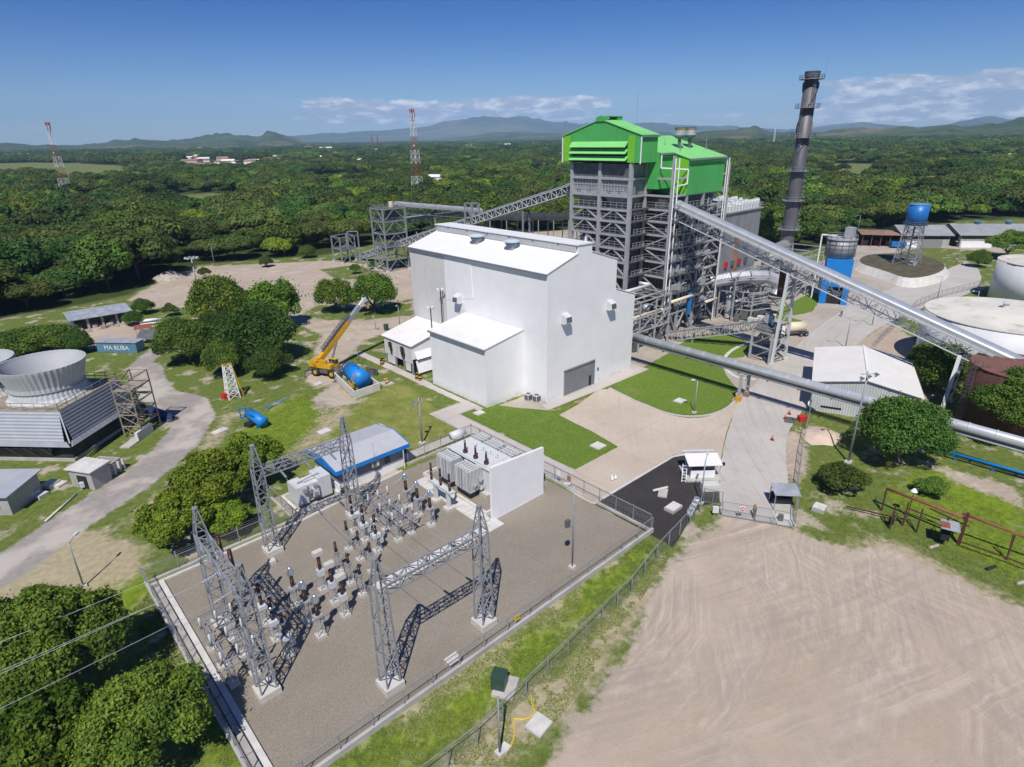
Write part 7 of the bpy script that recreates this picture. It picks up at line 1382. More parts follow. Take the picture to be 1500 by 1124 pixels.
# ------------------------------------------------------------------ guard house, gate and people
def guard_house():
    t = thing('guard_house', 'small guard house with white ridged roof beside the gate road', 'guard house', (65.6, 34, 0)); a = g2(1001, 712); c = np.array((65.3, 34.8)); rz = -.72
    def blk(nm, dx, dy, z, sx, sy, sz, mt): ca, sa = cos(rz), sin(rz); m = MB(); m.cbox((c[0]+dx*ca-dy*sa, c[1]+dx*sa+dy*ca, z), (sx, sy, sz), rz); return m.build(nm, mt, t)
    blk('plinth', .3, 0, .12, 5.0, 4.0, .24, M['concrete']); blk('wall', 0, -1.2, .75, 3.2, .15, 1.0, M['white_paint']); blk('wall', -1.55, 0, 1.3, .15, 2.4, 2.2, M['bluegrey']); blk('wall', 1.55, 0, 1.3, .15, 2.4, 2.2, M['white_paint']); blk('wall', 0, 1.25, 1.3, 3.2, .15, 2.2, M['white_paint']); blk('window', 0, -1.0, 1.75, 2.9, .06, 1.0, M['glass'])
    def roofq(y0, z0, y1, z1): m = MB(); ca, sa = cos(rz), sin(rz); f = lambda dx, dy, z: (c[0]+dx*ca-dy*sa, c[1]+dx*sa+dy*ca, z); m.extr([f(-2.2, y0, z0), f(2.2, y0, z0), f(2.2, y1, z1), f(-2.2, y1, z1)], (0, 0, .08)); o = m.build('roof', M['cream_roof'], t); fix_normals(o)
    roofq(-2.0, 2.35, .4, 2.95); roofq(.55, 2.95, 1.9, 2.6); blk('ridge', 0, .48, 3.02, 4.4, .35, .12, M['steel_pale'])
    m = MB(); p, q = (62.9, 36.2), (64.1, 35.5)
    for k in (0, .45): m.bar((61.9+k*.6, 35.3-k, 0.05), (63.0+k*.6, 36.0-k, 2.0), .05)
    for i in range(6): s = (i+.5)/6; m.bar((61.9+1.1*s, 35.3+.7*s, 1.95*s), (62.17+1.1*s, 34.85+.7*s, 1.95*s), .04)
    t2 = thing('ladder', 'white step ladder leaning at the left of the guard house', 'ladder', (62.3, 35.3, 0)); m.build('rails', M['white_paint'], t2)
    t3 = thing('motorcycle', 'white motorcycle parked under the eave of the guard house', 'motorcycle', (*g2(1053, 684), 0)); b = np.array(g2(1053, 684)); d = np.array((.9, -.43)); m = MB()
    for k in (-.65, .65): w = MB(); wheel(w, (b[0]+d[0]*k, b[1]+d[1]*k, .3), (d[1]*-1, d[0], 0), .3, .12, 14); w.build('wheel', M['black'], t3)
    m.extr([(b[0]-d[0]*.7, b[1]-d[1]*.7, .75), (b[0]+d[0]*.5, b[1]+d[1]*.5, .8), (b[0]+d[0]*.3, b[1]+d[1]*.3, .35), (b[0]-d[0]*.3, b[1]-d[1]*.3, .35)], (.22, .1, .05)); m.bar((b[0]+d[0]*.6, b[1]+d[1]*.6, .3), (b[0]+d[0]*.4, b[1]+d[1]*.4, 1.05), .05); m.bar((b[0]+d[0]*.4-.3, b[1]+d[1]*.4-.2, 1.05), (b[0]+d[0]*.4+.3, b[1]+d[1]*.4+.2, 1.05), .03); m.build('body', M['white_paint'], t3)
    x, y = g2(1040, 717); t4 = thing('concrete_block', 'long pale concrete block beside the guard house', 'block', (x, y, 0)); MB().cbox((x, y, .45), (2.3, 1.2, .9), -.72).build('block', M['concrete_pale'], t4)
    for i in range(4):
        x, y = g2(1010+i*3.2, 757-i*6); t5 = thing('barrel', 'round grey barrel in the row against the perimeter fence', 'barrel', (x, y, 0), 'grey barrels against the fence'); MB().lathe(x, y, [(.32, 0), (.36, .5), (.32, .9)], 14).build('body', M['equip'], t5, True); MB().lathe(x, y, [(.33, 0), (.33, .05)], 14, .9).build('lid', M['steel'], t5)
guard_house()
def fence(name, label, pts, h=2.0, sp=3.0, plinth=None, barb=True, top='steel', group=None):
    t = thing(name, label, 'fence', (pts[0][0], pts[0][1], 0)); z0 = 0
    if plinth:
        m = MB()
        for a, b in zip(pts, pts[1:]): m.cbox(((a[0]+b[0])/2, (a[1]+b[1])/2, plinth/2), (math.dist(a, b)+.2, .3, plinth+random.uniform(0, .004)), math.atan2(b[1]-a[1], b[0]-a[0]))
        m.build('plinth', M['concrete'], t); z0 = plinth
    tot = 0; ms = MB(); rl = MB()
    for a, b in zip(pts, pts[1:]):
        n = max(1, int(round(math.dist(a, b)/sp))); nx_, ny_ = -(b[1]-a[1])/math.dist(a, b), (b[0]-a[0])/math.dist(a, b)
        for i in range(n+(1 if b is pts[-1] else 0)):
            p = lerp(a, b, i/n)
            if tot < 98:
                m = MB(); m.tube((p[0], p[1], 0), (p[0], p[1], z0+h), .05, 6)
                if barb: m.bar((p[0], p[1], z0+h), (p[0]+nx_*.28, p[1]+ny_*.28, z0+h+.35), .04)
                m.build('post', M[top], t); tot += 1
        ms.add([(a[0], a[1], z0+.05), (b[0], b[1], z0+.05), (b[0], b[1], z0+h), (a[0], a[1], z0+h)], [(0, 1, 2, 3)]); rl.bar((a[0], a[1], z0+h), (b[0], b[1], z0+h), .04)
        if barb:
            for k in (.5, 1.0): rl.bar((a[0]+nx_*.28*k, a[1]+ny_*.28*k, z0+h+.35*k), (b[0]+nx_*.28*k, b[1]+ny_*.28*k, z0+h+.35*k), .012)
    ms.build('wire_mesh', M['chain'], t); rl.build('top_rail', M[top], t); return t
GP0 = g2(1048, 766); GP1 = g2(1163, 772)
fence('perimeter_fence', 'wire perimeter fence running along the grass bank from the bottom to the gate', [g2(560, 1200), g2(700, 1092), g2(832, 962), g2(925, 868), g2(962, 820), g2(1025, 752), g2(1030, 736)], 2.1, 3.0, None, False)
fence('roadside_fence', 'wire fence with leaning posts running up the right side of the gate road', [g2(1163, 772), g2(1166, 728), g2(1173, 668), g2(1186, 604), g2(1196, 588)], 2.1, 3.0, None, False)
fence('tank_fence', 'wire fence along the road bend in front of the wide white tank', [g2(1282, 508), g2(1340, 452), g2(1378, 436), g2(1440, 420)], 2.0, 3.0, None, False)
def gate():
    t = thing('gate', 'wide wire mesh sliding gate across the road with a no entry sign', 'gate', (GP0[0], GP0[1], 0)); a, b = (*g2(1025, 752), 0), (*g2(1048, 766), 0); m = MB(); ms = MB()
    for p, q in ((g2(1030, 736), g2(1057, 742)), (g2(1057, 756), g2(1105, 764)), (g2(1105, 764), g2(1160, 774))):
        for s in (0, 1): r = p if s == 0 else q; m.tube((*r, 0), (*r, 2.0), .05, 6)
        for z in (.15, 2.0): m.bar((*p, z), (*q, z), .04)
        mid = lerp(p, q, .5); m.bar((*mid, .15), (*mid, 2), .03); ms.add([(*p, .15), (*q, .15), (*q, 2), (*p, 2)], [(0, 1, 2, 3)])
    m.build('frame', M['steel'], t); ms.build('wire_mesh', M['chain'], t)
    p = g2(1084, 761); m = MB(); m.cbox((p[0], p[1]-.06, 1.5), (.62, .03, .62), -.8); s = m.build('sign_board', M['white_paint'], t); dv = np.array((-.6, -.76)); c = np.array((p[0], p[1]-.06))+dv*.06; sd = np.array((.76, -.6)) if False else np.array((cos(-.8), sin(-.8))); m = MB()
    for i in range(16): a0, a1 = 2*pi*i/16, 2*pi*(i+1)/16; m.bar((c[0]+sd[0]*.24*cos(a0), c[1]+sd[1]*.24*cos(a0), 1.5+.24*sin(a0)), (c[0]+sd[0]*.24*cos(a1), c[1]+sd[1]*.24*cos(a1), 1.5+.24*sin(a1)), .035)
    m.bar((c[0]-sd[0]*.17, c[1]-sd[1]*.17, 1.67), (c[0]+sd[0]*.17, c[1]+sd[1]*.17, 1.33), .035); m.build('prohibition_ring', M['red'], s)
    x, y = g2(1047, 756); t2 = thing('gate_cabinet', 'small white cabinet hanging by the gate post', 'cabinet', (x, y, 0)); MB().cbox((x, y, .9), (.7, .3, .8), -.8).build('door', M['equip'], t2); MB().cbox((x, y, .25), (.1, .1, .5)).build('leg', M['steel'], t2)
gate()
def gate_shelter():
    t = thing('gate_shelter', 'small lean-to shelter with grey tin roof at the right of the gate', 'shelter', (65, 22.6, 0)); c = np.array(g2(1147, 742)); rz = -.85; ca, sa = cos(rz), sin(rz); f = lambda dx, dy, z: (c[0]+dx*ca-dy*sa, c[1]+dx*sa+dy*ca, z)
    m = MB(); m.extr([f(-1.5, -1.0, 2.1), f(1.5, -1.0, 2.1), f(1.5, 1.2, 2.5), f(-1.5, 1.2, 2.5)], (0, 0, .06)); m.build('roof', M['roof_tin'], t)
    for dx, dy in ((-1.35, -.85), (1.35, -.85), (1.35, 1.05), (-1.35, 1.05)): m = MB(); m.bar(f(dx, dy, 0), f(dx, dy, 2.3), .06); m.build('post', M['steel'], t)
    m = MB(); m.extr([f(-1.3, 1.1, 0), f(1.3, 1.1, 0), f(1.3, 1.1, 1.4), f(-1.3, 1.1, 1.4)], (.05, .05, 0)); m.build('back_panel', M['dark'], t); m = MB(); m.extr([f(-1, .3, .4), f(1, .3, .4), f(1, .9, .4), f(-1, .9, .4)], (0, 0, .08)); m.build('bench', M['timber'], t)
    x, y = g2(1148, 762); MB().cbox((x, y, .06), (2.0, 2.2, .12), rz).build('floor_slab', M['concrete_pale'], t); MB().cbox((x-.5, y+.2, .5), (.5, .4, .8), rz).build('meter_box', M['steel_dark'], t)
gate_shelter()
def person(label, x, y, face, cloth_top, cloth_leg, hat, h=1.72, stride=0.12):
    """one continuous body grown over a skeleton, clothes as children"""
    t = thing('person', label, 'person', (x, y, 0)); t.rotation_euler = (0, 0, face); k = h/1.72
    def skin(name, pts, edges, rad_, mt, root=0):
        me = bpy.data.meshes.new(name); me.from_pydata([tuple(c*k for c in p) for p in pts], edges, []); o = bpy.data.objects.new(name, me); COL.objects.link(o); o.parent = t
        md = o.modifiers.new('skin', 'SKIN'); md.use_smooth_shade = True
        for i, v in enumerate(me.skin_vertices[0].data): v.radius = (rad_[i][0]*k, rad_[i][1]*k); v.use_root = i == root
        sd = o.modifiers.new('sub', 'SUBSURF'); sd.levels = 1; sd.render_levels = 1
        bpy.context.view_layer.update(); me2 = bpy.data.meshes.new_from_object(o.evaluated_get(bpy.context.evaluated_depsgraph_get())); bpy.data.objects.remove(o); me2.materials.clear(); me2.materials.append(mt); o = bpy.data.objects.new(name, me2); COL.objects.link(o); o.parent = t; return o
    s = stride; P = [(0, 0, .95), (0, 0, 1.15), (0, 0, 1.38), (0, 0, 1.47), (.01, 0, 1.56), (.01, 0, 1.68),
        (0, .09, .90), (s, .10, .50), (s*.8, .10, .09), (s*.8+.14, .11, .04), (0, -.09, .90), (-s*.5, -.10, .50), (-s, -.10, .09), (-s+.14, -.11, .04),
        (0, .19, 1.38), (-.02, .25, 1.12), (.10, .22, .92), (.14, .21, .84), (0, -.19, 1.38), (.02, -.25, 1.12), (.14, -.20, .95), (.19, -.18, .90)]
    E = [(0, 1), (1, 2), (2, 3), (3, 4), (4, 5), (0, 6), (6, 7), (7, 8), (8, 9), (0, 10), (10, 11), (11, 12), (12, 13), (2, 14), (14, 15), (15, 16), (16, 17), (2, 18), (18, 19), (19, 20), (20, 21)]
    Rr = [(.13, .15), (.12, .14), (.12, .16), (.055, .055), (.09, .08), (.07, .07)]+[(.09, .09), (.062, .062), (.045, .045), (.04, .035)]*2+[(.06, .06), (.045, .045), (.033, .033), (.035, .022)]*2
    body = skin('body', P, E, Rr, M['skin'])
    T = [(0, 0, .90), (0, 0, 1.15), (0, 0, 1.39), (0, .19, 1.39), (-.02, .25, 1.14), (0, -.19, 1.39), (.02, -.25, 1.14)]; skin('shirt', T, [(0, 1), (1, 2), (2, 3), (3, 4), (2, 5), (5, 6)], [(.15, .175), (.145, .165), (.135, .175), (.078, .078), (.062, .062), (.078, .078), (.062, .062)], cloth_top)
    Lg = [(0, 0, .93), (0, .09, .86), (s, .10, .50), (s*.8, .10, .13), (0, -.09, .86), (-s*.5, -.10, .50), (-s, -.10, .13)]; skin('trousers', Lg, [(0, 1), (1, 2), (2, 3), (0, 4), (4, 5), (5, 6)], [(.15, .17), (.105, .105), (.078, .078), (.065, .065), (.105, .105), (.078, .078), (.065, .065)], cloth_leg)
    m = MB(); m.lathe(.01*k, 0, [(.145*k, 0), (.12*k, .01), (.115*k, .07*k), (.07*k, .13*k), (.01, .14*k)], 16, 1.64*k); m.build('helmet', hat, t, True, True)
    m = MB(); m.cbox((.10*k, 0, 1.57*k), (.03, .03, .04)); m.cbox((.09*k, .035*k, 1.60*k), (.02, .022, .012)); m.cbox((.09*k, -.035*k, 1.60*k), (.02, .022, .012)); m.build('face', M['skin'], t, False, True)
    f = MB()
    for sy in (1, -1):
        w0 = P[17] if sy > 0 else P[21]
        for j in range(4): f.tube((w0[0]*k+(j-1.5)*.018, w0[1]*k, w0[2]*k-.02), (w0[0]*k+(j-1.5)*.02+.01, w0[1]*k, w0[2]*k-.10+abs(j-1.4)*.012), .008, 6, .006)
        f.tube((w0[0]*k+.03, w0[1]*k, w0[2]*k-.0), (w0[0]*k+.06, w0[1]*k-.02*sy, w0[2]*k-.05), .009, 6, .007)
    f.build('fingers', M['skin'], t, False, True)
    for sx in ((s*.8, .105), (-s, -.105)): b = MB(); b.cbox((sx[0]*k+.05, sx[1]*k, .05), (.28*k, .10*k, .10)); b.build('boot', M['black'], t, False, True)
    return t
person('guard in a green vest and orange helmet standing at the gate', *g2(1104, 757), 2.6, M['vest'], M['cloth_navy'], M['orange'])
person('worker in blue clothes walking across the concrete by the blue loading tower', *g2(1232, 464), .9, M['cloth_blue'], M['cloth_navy'], M['white_paint'], 1.75, .2)
def cone(label, px, py):
    x, y = g2(px, py); t = thing('traffic_cone', label, 'traffic cone', (x, y, 0)); MB().cbox((x, y, .04), (.5, .5, .08)).build('base', M['black'], t); MB().lathe(x, y, [(.2, 0), (.04, .85)], 14, .08).build('cone', M['orange'], t, True); MB().lathe(x, y, [(.135, 0), (.095, .2)], 14, .42).build('band', M['white_paint'], t)
cone('orange cone on the right edge of the gate road', 1131, 645); cone('orange cone beside the dark pit cover near the red box', 1150, 614); cone('orange cone behind the dark pit cover near the red box', 1156, 607)
cone('orange cone on the plaza edge by the warehouse', 1401, 384); cone('second orange cone on the plaza edge, nearer the tanks', 1409, 388)
x, y = g2(1174, 617); t = thing('red_box', 'bright red box standing by the roadside fence', 'box', (x, y, 0)); MB().cbox((x, y, .42), (1.1, .9, .84), -.6).build('body', M['red'], t); MB().cbox((x, y, .87), (1.18, .98, .06), -.6).build('lid', M['red'], t)
x, y = g2(1157, 616); t = thing('pit_cover', 'dark steel sheet over a pit beside the red box', 'pit cover', (x, y, 0)); MB().cbox((x, y, .05), (2.2, 1.6, .1), .4).build('sheet', M['steel_dark'], t); MB().cbox((x+.5, y-.3, .13), (1.0, .3, .06), .9).build('strip', M['rust'], t)
x, y = g2(899, 703); t = thing('white_sacks', 'three white sacks tied together on the tan concrete', 'sacks', (x, y, 0))
for i, (dx, dy) in enumerate(((-.3, 0), (.25, -.1), (0, .3))): MB().lathe(x+dx, y+dy, [(.05, 0), (.24, .08), (.22, .4), (.08, .62), (.12, .7)], 10, .02).build('sack', M['white_paint'], t, True)
for i, (px, py) in enumerate(((1187, 598),)):
    x, y = g2(px, py); t = thing('dish', 'white round dish leaning against the fence by the white shed', 'dish', (x, y, 0)); m = MB(); m.tube((x, y, .8), (x-.25, y-.2, .95), .3, 18, .62); m.build('bowl', M['white_paint'], t); MB().bar((x, y, 0), (x, y, .8), .05).build('stand', M['steel'], t)
x, y = g2(1205, 640); t = thing('sand_heap', 'pale pink heap of sand beside the white shed', 'heap', (x, y, 0)); h = MB(); n = 12; rd = random.Random(3); h.add([(x, y, 1.2)]+[(x+r*cos(2*pi*i/n)*rd.uniform(.8, 1.2)*1.3, y+r*sin(2*pi*i/n)*rd.uniform(.8, 1.2), z) for r, z in ((1.1, .8), (2.6, 0.02)) for i in range(n)], [(0, 1+i, 1+(i+1) % n) for i in range(n)]+[(1+i, 1+n+i, 1+n+(i+1) % n, 1+(i+1) % n) for i in range(n)]); o = h.build('heap', mat('pink_sand', (.58, .45, .36), .95, var=.12), t, True); fix_normals(o)
def tanker():
    c = np.array(g2(1162, 492)); d = np.array((.82, -.57)); s = np.array((.57, .82)); rz = math.atan2(d[1], d[0]); t = thing('tanker_truck', 'cream tank truck parked behind the conveyor trestle', 'truck', (float(c[0]), float(c[1]), 0))
    def P(a, b, z): q = c+d*a+s*b; return (q[0], q[1], z)
    m = MB(); m.tube(P(-2.2, 0, 2.1), P(2.2, 0, 2.1), 1.1, 20); m.build('tank', M['cream'], t, True); m = MB(); m.cbox(P(-.5, 0, .85), (7.4, 1.2, .3), rz); m.build('chassis', M['steel_dark'], t); m = MB(); m.cbox(P(-3.7, 0, 1.6), (1.8, 2.1, 1.9), rz); cb = m.build('cab', M['white_paint'], t); m = MB(); m.cbox(P(-3.75, 0, 2.1), (1.86, 1.8, .6), rz); m.build('cab_glass', M['glass'], cb)
    for a in (-3.4, 1.2, 2.4):
        for b in (-.95, .95): m = MB(); wheel(m, P(a, b, .5), (*s, 0), .5, .35, 14); w = m.build('wheel', M['black'], t); m = MB(); wheel(m, P(a, b, .5), (*s, 0), .22, .38, 10); m.build('rim', M['steel'], w)
tanker()
def car(label, px, py, rz, body, kind='car'):
    x, y = g2(px, py); t = thing('parked_car', label, 'car', (x, y, 0)); t.rotation_euler = (0, 0, rz); m = MB(); m.extr([(-2.1, -.85, .35), (2.1, -.85, .35), (2.15, -.85, .8), (1.2, -.85, .95), (-2.0, -.85, 1.0)], (0, 1.7, 0)); o = m.build('body', body, t, False, True); fix_normals(o); m = MB(); m.extr([(-1.9, -.75, 1.0), (1.1, -.75, .96), (.4, -.75, 1.5), (-1.5, -.75, 1.5)], (0, 1.5, 0)); o = m.build('cabin', M['glass'], t, False, True); fix_normals(o); m = MB(); m.extr([(-1.5, -.76, 1.5), (.4, -.76, 1.5), (.3, -.76, 1.56), (-1.4, -.76, 1.56)], (0, 1.52, 0)); o = m.build('roof', body, t, False, True); fix_normals(o)
    for a in (-1.3, 1.3):
        for b in (-.8, .8): m = MB(); wheel(m, (a, b, .33), (0, 1, 0), .33, .22, 14); m.build('wheel', M['black'], t, False, True)
car('red car parked under the large tree beside the warehouse', 1425, 377, 1.0, M['red']); car('dark grey pickup parked under the large tree beside the red car', 1440, 386, 1.1, M['steel_dark'])
# rusty pipe rack in the right foreground
def rusty_rack():
    t = thing('rusty_pipe_rack', 'rust red pipe carried on trestle posts across the right foreground grass', 'pipe rack', (72.7, 8, 0)); pts = [G(1300, 716, 3.0), G(1425, 764, 3.2), G(1500, 786, 3.0), G(1560, 806, 3)]; m = MB()
    m.path(pts[:2], .16, 10); m.path([G(1410, 752, 3.4), pts[2], pts[3]], .14, 10); m.build('main_pipe', M['rust_pipe'], t, True); m = MB()
    for a, b in ((G(1240, 742, .4), G(1330, 762, .6)), (G(1330, 745, .8), G(1405, 772, .9)), (G(1408, 794, .8), G(1474, 817, .8)), (G(1474, 817, .8), G(1540, 842, .8)), (G(1362, 745, 1.8), G(1420, 772, 2.0))): m.bar(a, b, .09)
    m.build('lower_rail', M['rust'], t)
    for (px, py), (qx, qy) in (((1291, 748), (1306, 718)), ((1322, 770), (1334, 726)), ((1342, 780), (1360, 740)), ((1380, 792), (1380, 776)), ((1404, 797), (1420, 754)), ((1474, 820), (1488, 786)), ((1303, 775), (1318, 735))):
        a = G(px, py); b = G(qx, qy, 3.0); m = MB(); m.bar(a, (a[0], a[1], 3.1), .11); m.bar((a[0], a[1], 0), (a[0]+.9, a[1]+.2, 2.6), .06); m.build('post', M['rust'], t)
    a = G(1404, 797); m = MB(); m.bar((a[0], a[1], 0), (a[0], a[1], 4.0), .22); m.build('thick_post', M['rust'], t)
    a = G(1392, 770, 2.6); m = MB(); m.cbox((a[0], a[1], a[2]), (2.0, 1.7, .08), .3); m.build('tin_cover', M['roof_tin'], t); m = MB(); m.cbox((a[0]-.3, a[1]+.35, a[2]+.06), (1.2, .8, .05), .3); m.build('rusty_patch', M['rust_pipe'], t); a = G(1384, 784, 1.2); MB().cbox((a[0], a[1], 1.2), (1.1, .8, .7), .3).build('junction_box', M['dark'], t); a = G(1306, 762, .8); MB().cbox((a[0], a[1], .7), (.5, .5, .7), .3).build('gauge_box', M['dark'], t)
    a = G(1339, 720, 3.6); m = MB(); m.bar((a[0], a[1], 0), a, .05); m.tube(a, (a[0], a[1], a[2]+.35), .25, 12, .08); t2 = thing('yard_lamp', 'teal and white bell lamp on a thin post by the rusty rack', 'lamp', (a[0], a[1], 0)); m.build('post', M['rust'], t2); MB().lathe(a[0], a[1], [(.38, 0), (.2, .25), (.06, .4)], 12, a[2]).build('bell_shade', M['white_paint'], t2)
    for px, py, l in ((1368, 803, 'short pale log lying on the grass below the rusty rack'), (1452, 834, 'dark scrap pipe on the grass at the right'), (1496, 856, 'pale scrap block at the right photo edge')): x, y = g2(px, py); o = thing('scrap_piece', l, 'scrap', (x, y, 0)); MB().tube((x-.6, y+.3, .18), (x+.6, y-.2, .18), .16, 8).build('piece', M['rubble'] if px != 1452 else M['dark'], o)
rusty_rack()
# ------------------------------------------------------------------ lattice telecom masts
def telecom(name, label, x, y, h, w0, w1, z0=0.0, n=18):
    t = thing(name, label, 'telecom mast', (x, y, 0)); k = 7
    for i in range(k):
        a, b = i/k, (i+1)/k; m = MB(); mast(m, (x, y), w0+(w1-w0)*a, w0+(w1-w0)*b, h*a, h*b, max(2, int(n/k)), .12, .06, True, .3); m.build('lattice_section', M['orange_paint'] if i % 2 == 0 else M['white_paint'], t)
    for i, z in enumerate((h-1, h-3.5, h-6, h-8.5)):
        for j in range(5): a = 2*pi*j/5+i; m = MB(); m.cbox((x+1.5*cos(a), y+1.5*sin(a), z), (.5, .35, 2.0), a); m.bar((x, y, z), (x+1.5*cos(a), y+1.5*sin(a), z), .06); m.build('antenna', M['white_paint'] if i else M['red'], t)
    for z in (h*.86, h*.62): m = MB(); m.tube((x-1.0, y-1.0, z), (x-1.5, y-1.4, z), .6, 12); m.build('dish', M['equip'], t)
    m = MB(); m.tube((x, y, h), (x, y, h+3), .05, 5); m.build('lightning_rod', M['steel'], t)
telecom('telecom_mast', 'red and white lattice telecom mast behind the conveyor left of the green boiler house', *g2(613, 296), 60.5, 6.5, 1.8)
telecom('telecom_mast', 'red and white lattice telecom mast rising from the wood at the far left', *g2(100.8, 293), 58.5, 7.0, 1.6)
for i, (px, py, ty, l) in enumerate(((548, 215, 202, 'tiny red and white mast far away, left of the pair near the town'), (556, 216, 201, 'tiny red and white mast far away, right of the pair near the town'), (1129, 222, 204, 'tiny pale mast far away just left of the chimney'))):
    d = ray(px, 240); az = math.atan2(d[1], d[0]); D = 1900; t = thing('distant_mast', l, 'telecom mast', (D*cos(az), D*sin(az), 0)); m = MB(); x, y = D*cos(az), D*sin(az); mast(m, (x, y), 5, 1.5, 0, 52, 9, .2, .1); m.build('lattice', M['orange_paint'] if i < 2 else M['white_paint'], t)
# ------------------------------------------------------------------ the distant town
def town():
    rd = random.Random(12); g = {}
    def house_mesh(k):
        m = MB(); w, d, h = ((9, 7, 3.4), (16, 9, 4.5), (34, 14, 6))[k]; m.box(-w/2, w/2, -d/2, d/2, 0, h); wall = m; r = MB(); r.extr([(-w/2-.4, -d/2-.5, h), (-w/2-.4, 0, h+d*.22), (-w/2-.4, d/2+.5, h)], (w+.8, 0, 0)); return wall, r
    protos = {}
    def put(px, D, k, roof, label, grp, s=1.0, z=0.0):
        d = ray(px, 240); az = math.atan2(d[1], d[0]); x, y = D*cos(az), D*sin(az); key = (k, roof)
        if key not in protos:
            w, r = house_mesh(k); o = thing('house' if k < 2 else 'long_hall', label, 'house' if k < 2 else 'hall', (x, y, 0), grp); w.build('wall', M['town_wall'], o, False, True); q = r.build('roof', M[roof], o, False, True); fix_normals(q); protos[key] = o; o.rotation_euler = (0, 0, az+rd.uniform(.8, 2.2)); o.scale = (s, s, s); o.location.z = z
        else: o = dup(protos[key], (x, y, z), label, az+rd.uniform(.8, 2.2), s, grp)
    A = 'small white house with pale roof among the trees of the far town'; B = 'small white house with red tiled roof among the trees of the far town'; C = 'long white hall far out on the plain'
    for i in range(60): put(rd.uniform(228, 500), rd.uniform(1150, 2500), rd.choice((0, 1)), 'town_roof', B, 'red roofed houses of the far town', 1.5, 0)
    for i in range(70): put(rd.uniform(230, 570), rd.uniform(1150, 3200), rd.choice((0, 1)), 'white_roof', A, 'pale roofed houses of the far town', 1.5, 0)
    for px, D in ((40, 2600), (140, 2800), (200, 2500), (790, 2400), (770, 2300), (745, 2500), (480, 2600), (690, 2300)): put(px, D, 2, 'white_roof', C, 'long white halls on the plain', 1.3, 6)
    for px, D in ((330, 420), (345, 430), (285, 470), (640, 640), (655, 660), (1340, 900), (1358, 920), (1395, 900), (1490, 700), (1250, 470), (1460, 1100), (1485, 1150)): put(px, D, 0 if D < 500 else 1, 'white_roof', 'pale roofed cottage half hidden by trees in the wood', 'cottages in the wood', 1.1, 1.5)
    for px, D, s, l in ((455, 2700, .55, 'white tower block with a red panel above the far town'), (440, 2800, .35, 'lower white block beside the far tower block'), (270, 3000, .5, 'white block with orange top at the left of the far town'), (297, 3100, .45, 'plain white block right of the orange topped block in the far town')):
        d = ray(px, 240); az = math.atan2(d[1], d[0]); x, y = D*cos(az), D*sin(az); t = thing('apartment_block', l, 'building', (x, y, 0)); t.rotation_euler = (0, 0, az); m = MB(); m.box(-12, 12, -26*s, 26*s, 0, 40*s); m.build('wall', M['town_wall'], t, False, True); m = MB()
        for i in range(5): m.box(-12.3, -12.05, -24*s, 24*s, 6+i*6.5*s, 8.4+i*6.5*s)
        m.build('window_band', M['glass'], t, False, True); m = MB(); m.box(-8, 8, -14*s, 14*s, 40*s, 50*s); m.build('top_panel', M['orange_paint'] if 'red' in l or 'orange' in l and 'right' not in l else M['town_wall'], t, False, True)
town()
# ------------------------------------------------------------------ the substation
def gantry(label, A, B, hb=9.6, ht=13.0, strings=(), into=(0, 1), wires=True):
    A = np.array((*A, 0.0)); B = np.array((*B, 0.0)); d = (B-A)/np.linalg.norm(B-A); s = np.array((-d[1], d[0], 0)); t = thing('gantry', label, 'gantry', (float(A[0]), float(A[1]), 0))
    for p in (A, B):
        m = MB(); mast(m, p[:2], 1.25, .95, .5, hb+.9, 6, .08, .05, False); mast(m, p[:2], .95, .22, hb+.9, ht-.1, 2, .07, .045, False); tw = m.build('lattice_column', M['steel'], t); m = MB(); m.lathe(p[0], p[1], [(.24, 0), (.24, .12)], 12, ht-.1); m.build('peak_cap', M['steel'], tw); m = MB(); m.cbox((p[0], p[1], .3), (1.75, 1.75, .6)); m.build('pedestal', M['pedestal'], tw)
    m = MB(); truss(m, A+d*.5+np.array((0, 0, hb)), B-d*.5+np.array((0, 0, hb)), (0, 0, 1), .95, 8, .075, .048, s, .9); m.build('beam', M['steel'], t)
    for k in strings:
        p = A+(B-A)*k+np.array((0, 0, hb+.1)); q = p+np.array((into[0]*1.9, into[1]*1.9, -.35)); m = MB(); m.tube(p, p+(q-p)*.12, .03, 5); n = 10
        for i in range(n): c = p+(q-p)*(.15+.8*i/n); m.tube(c, c+(q-p)*.035, .13, 8, .11)
        m.tube(p+(q-p)*.12, q, .035, 5); m.build('insulator_string', M['steel'], t)
    return t
gantry('steel lattice gantry nearest the front fence, spanning the cable trench', (17.2, 34.4), (27.3, 34.3), 9.5, 13.0, (.22, .5, .78), (0, 1))
gantry('steel lattice gantry at the rear of the gravel yard beside the control house', (17.4, 58.7), (27.4, 58.4), 9.5, 13.2, (.22, .5, .78), (0, -1))
gl = gantry('steel lattice gantry near the left fence where the power lines come in', (9.5, 40.9), (9.55, 51.2), 9.3, 12.9, (.2, .5, .8), (-1, 0))
for y in (43.4, 46.0, 48.7): MB().lathe(10.25, y, [(.2, 0), (.18, 1.7), (.1, 1.75)], 12, 9.3).build('hanging_arrester', M['brown_ins'], gl, True)
def sag(p, q, s, n=14): return [tuple(np.array(p)*(1-i/n)+np.array(q)*(i/n)-np.array((0, 0, s*4*(i/n)*(1-i/n)))) for i in range(n+1)]
for i, k in enumerate((.22, .5, .78)):
    x = 17.3+10.05*k; t = thing('busbar_wire', ('overhead wire between front and rear gantry, leftmost of three', 'overhead wire between front and rear gantry, middle of three', 'overhead wire between front and rear gantry, rightmost of three')[i], 'power line', (x, 36, 9)); MB().path(sag((x, 36.3, 9.25), (x, 56.6, 9.25), .55), .02, 5).build('wire', M['wire'], t)
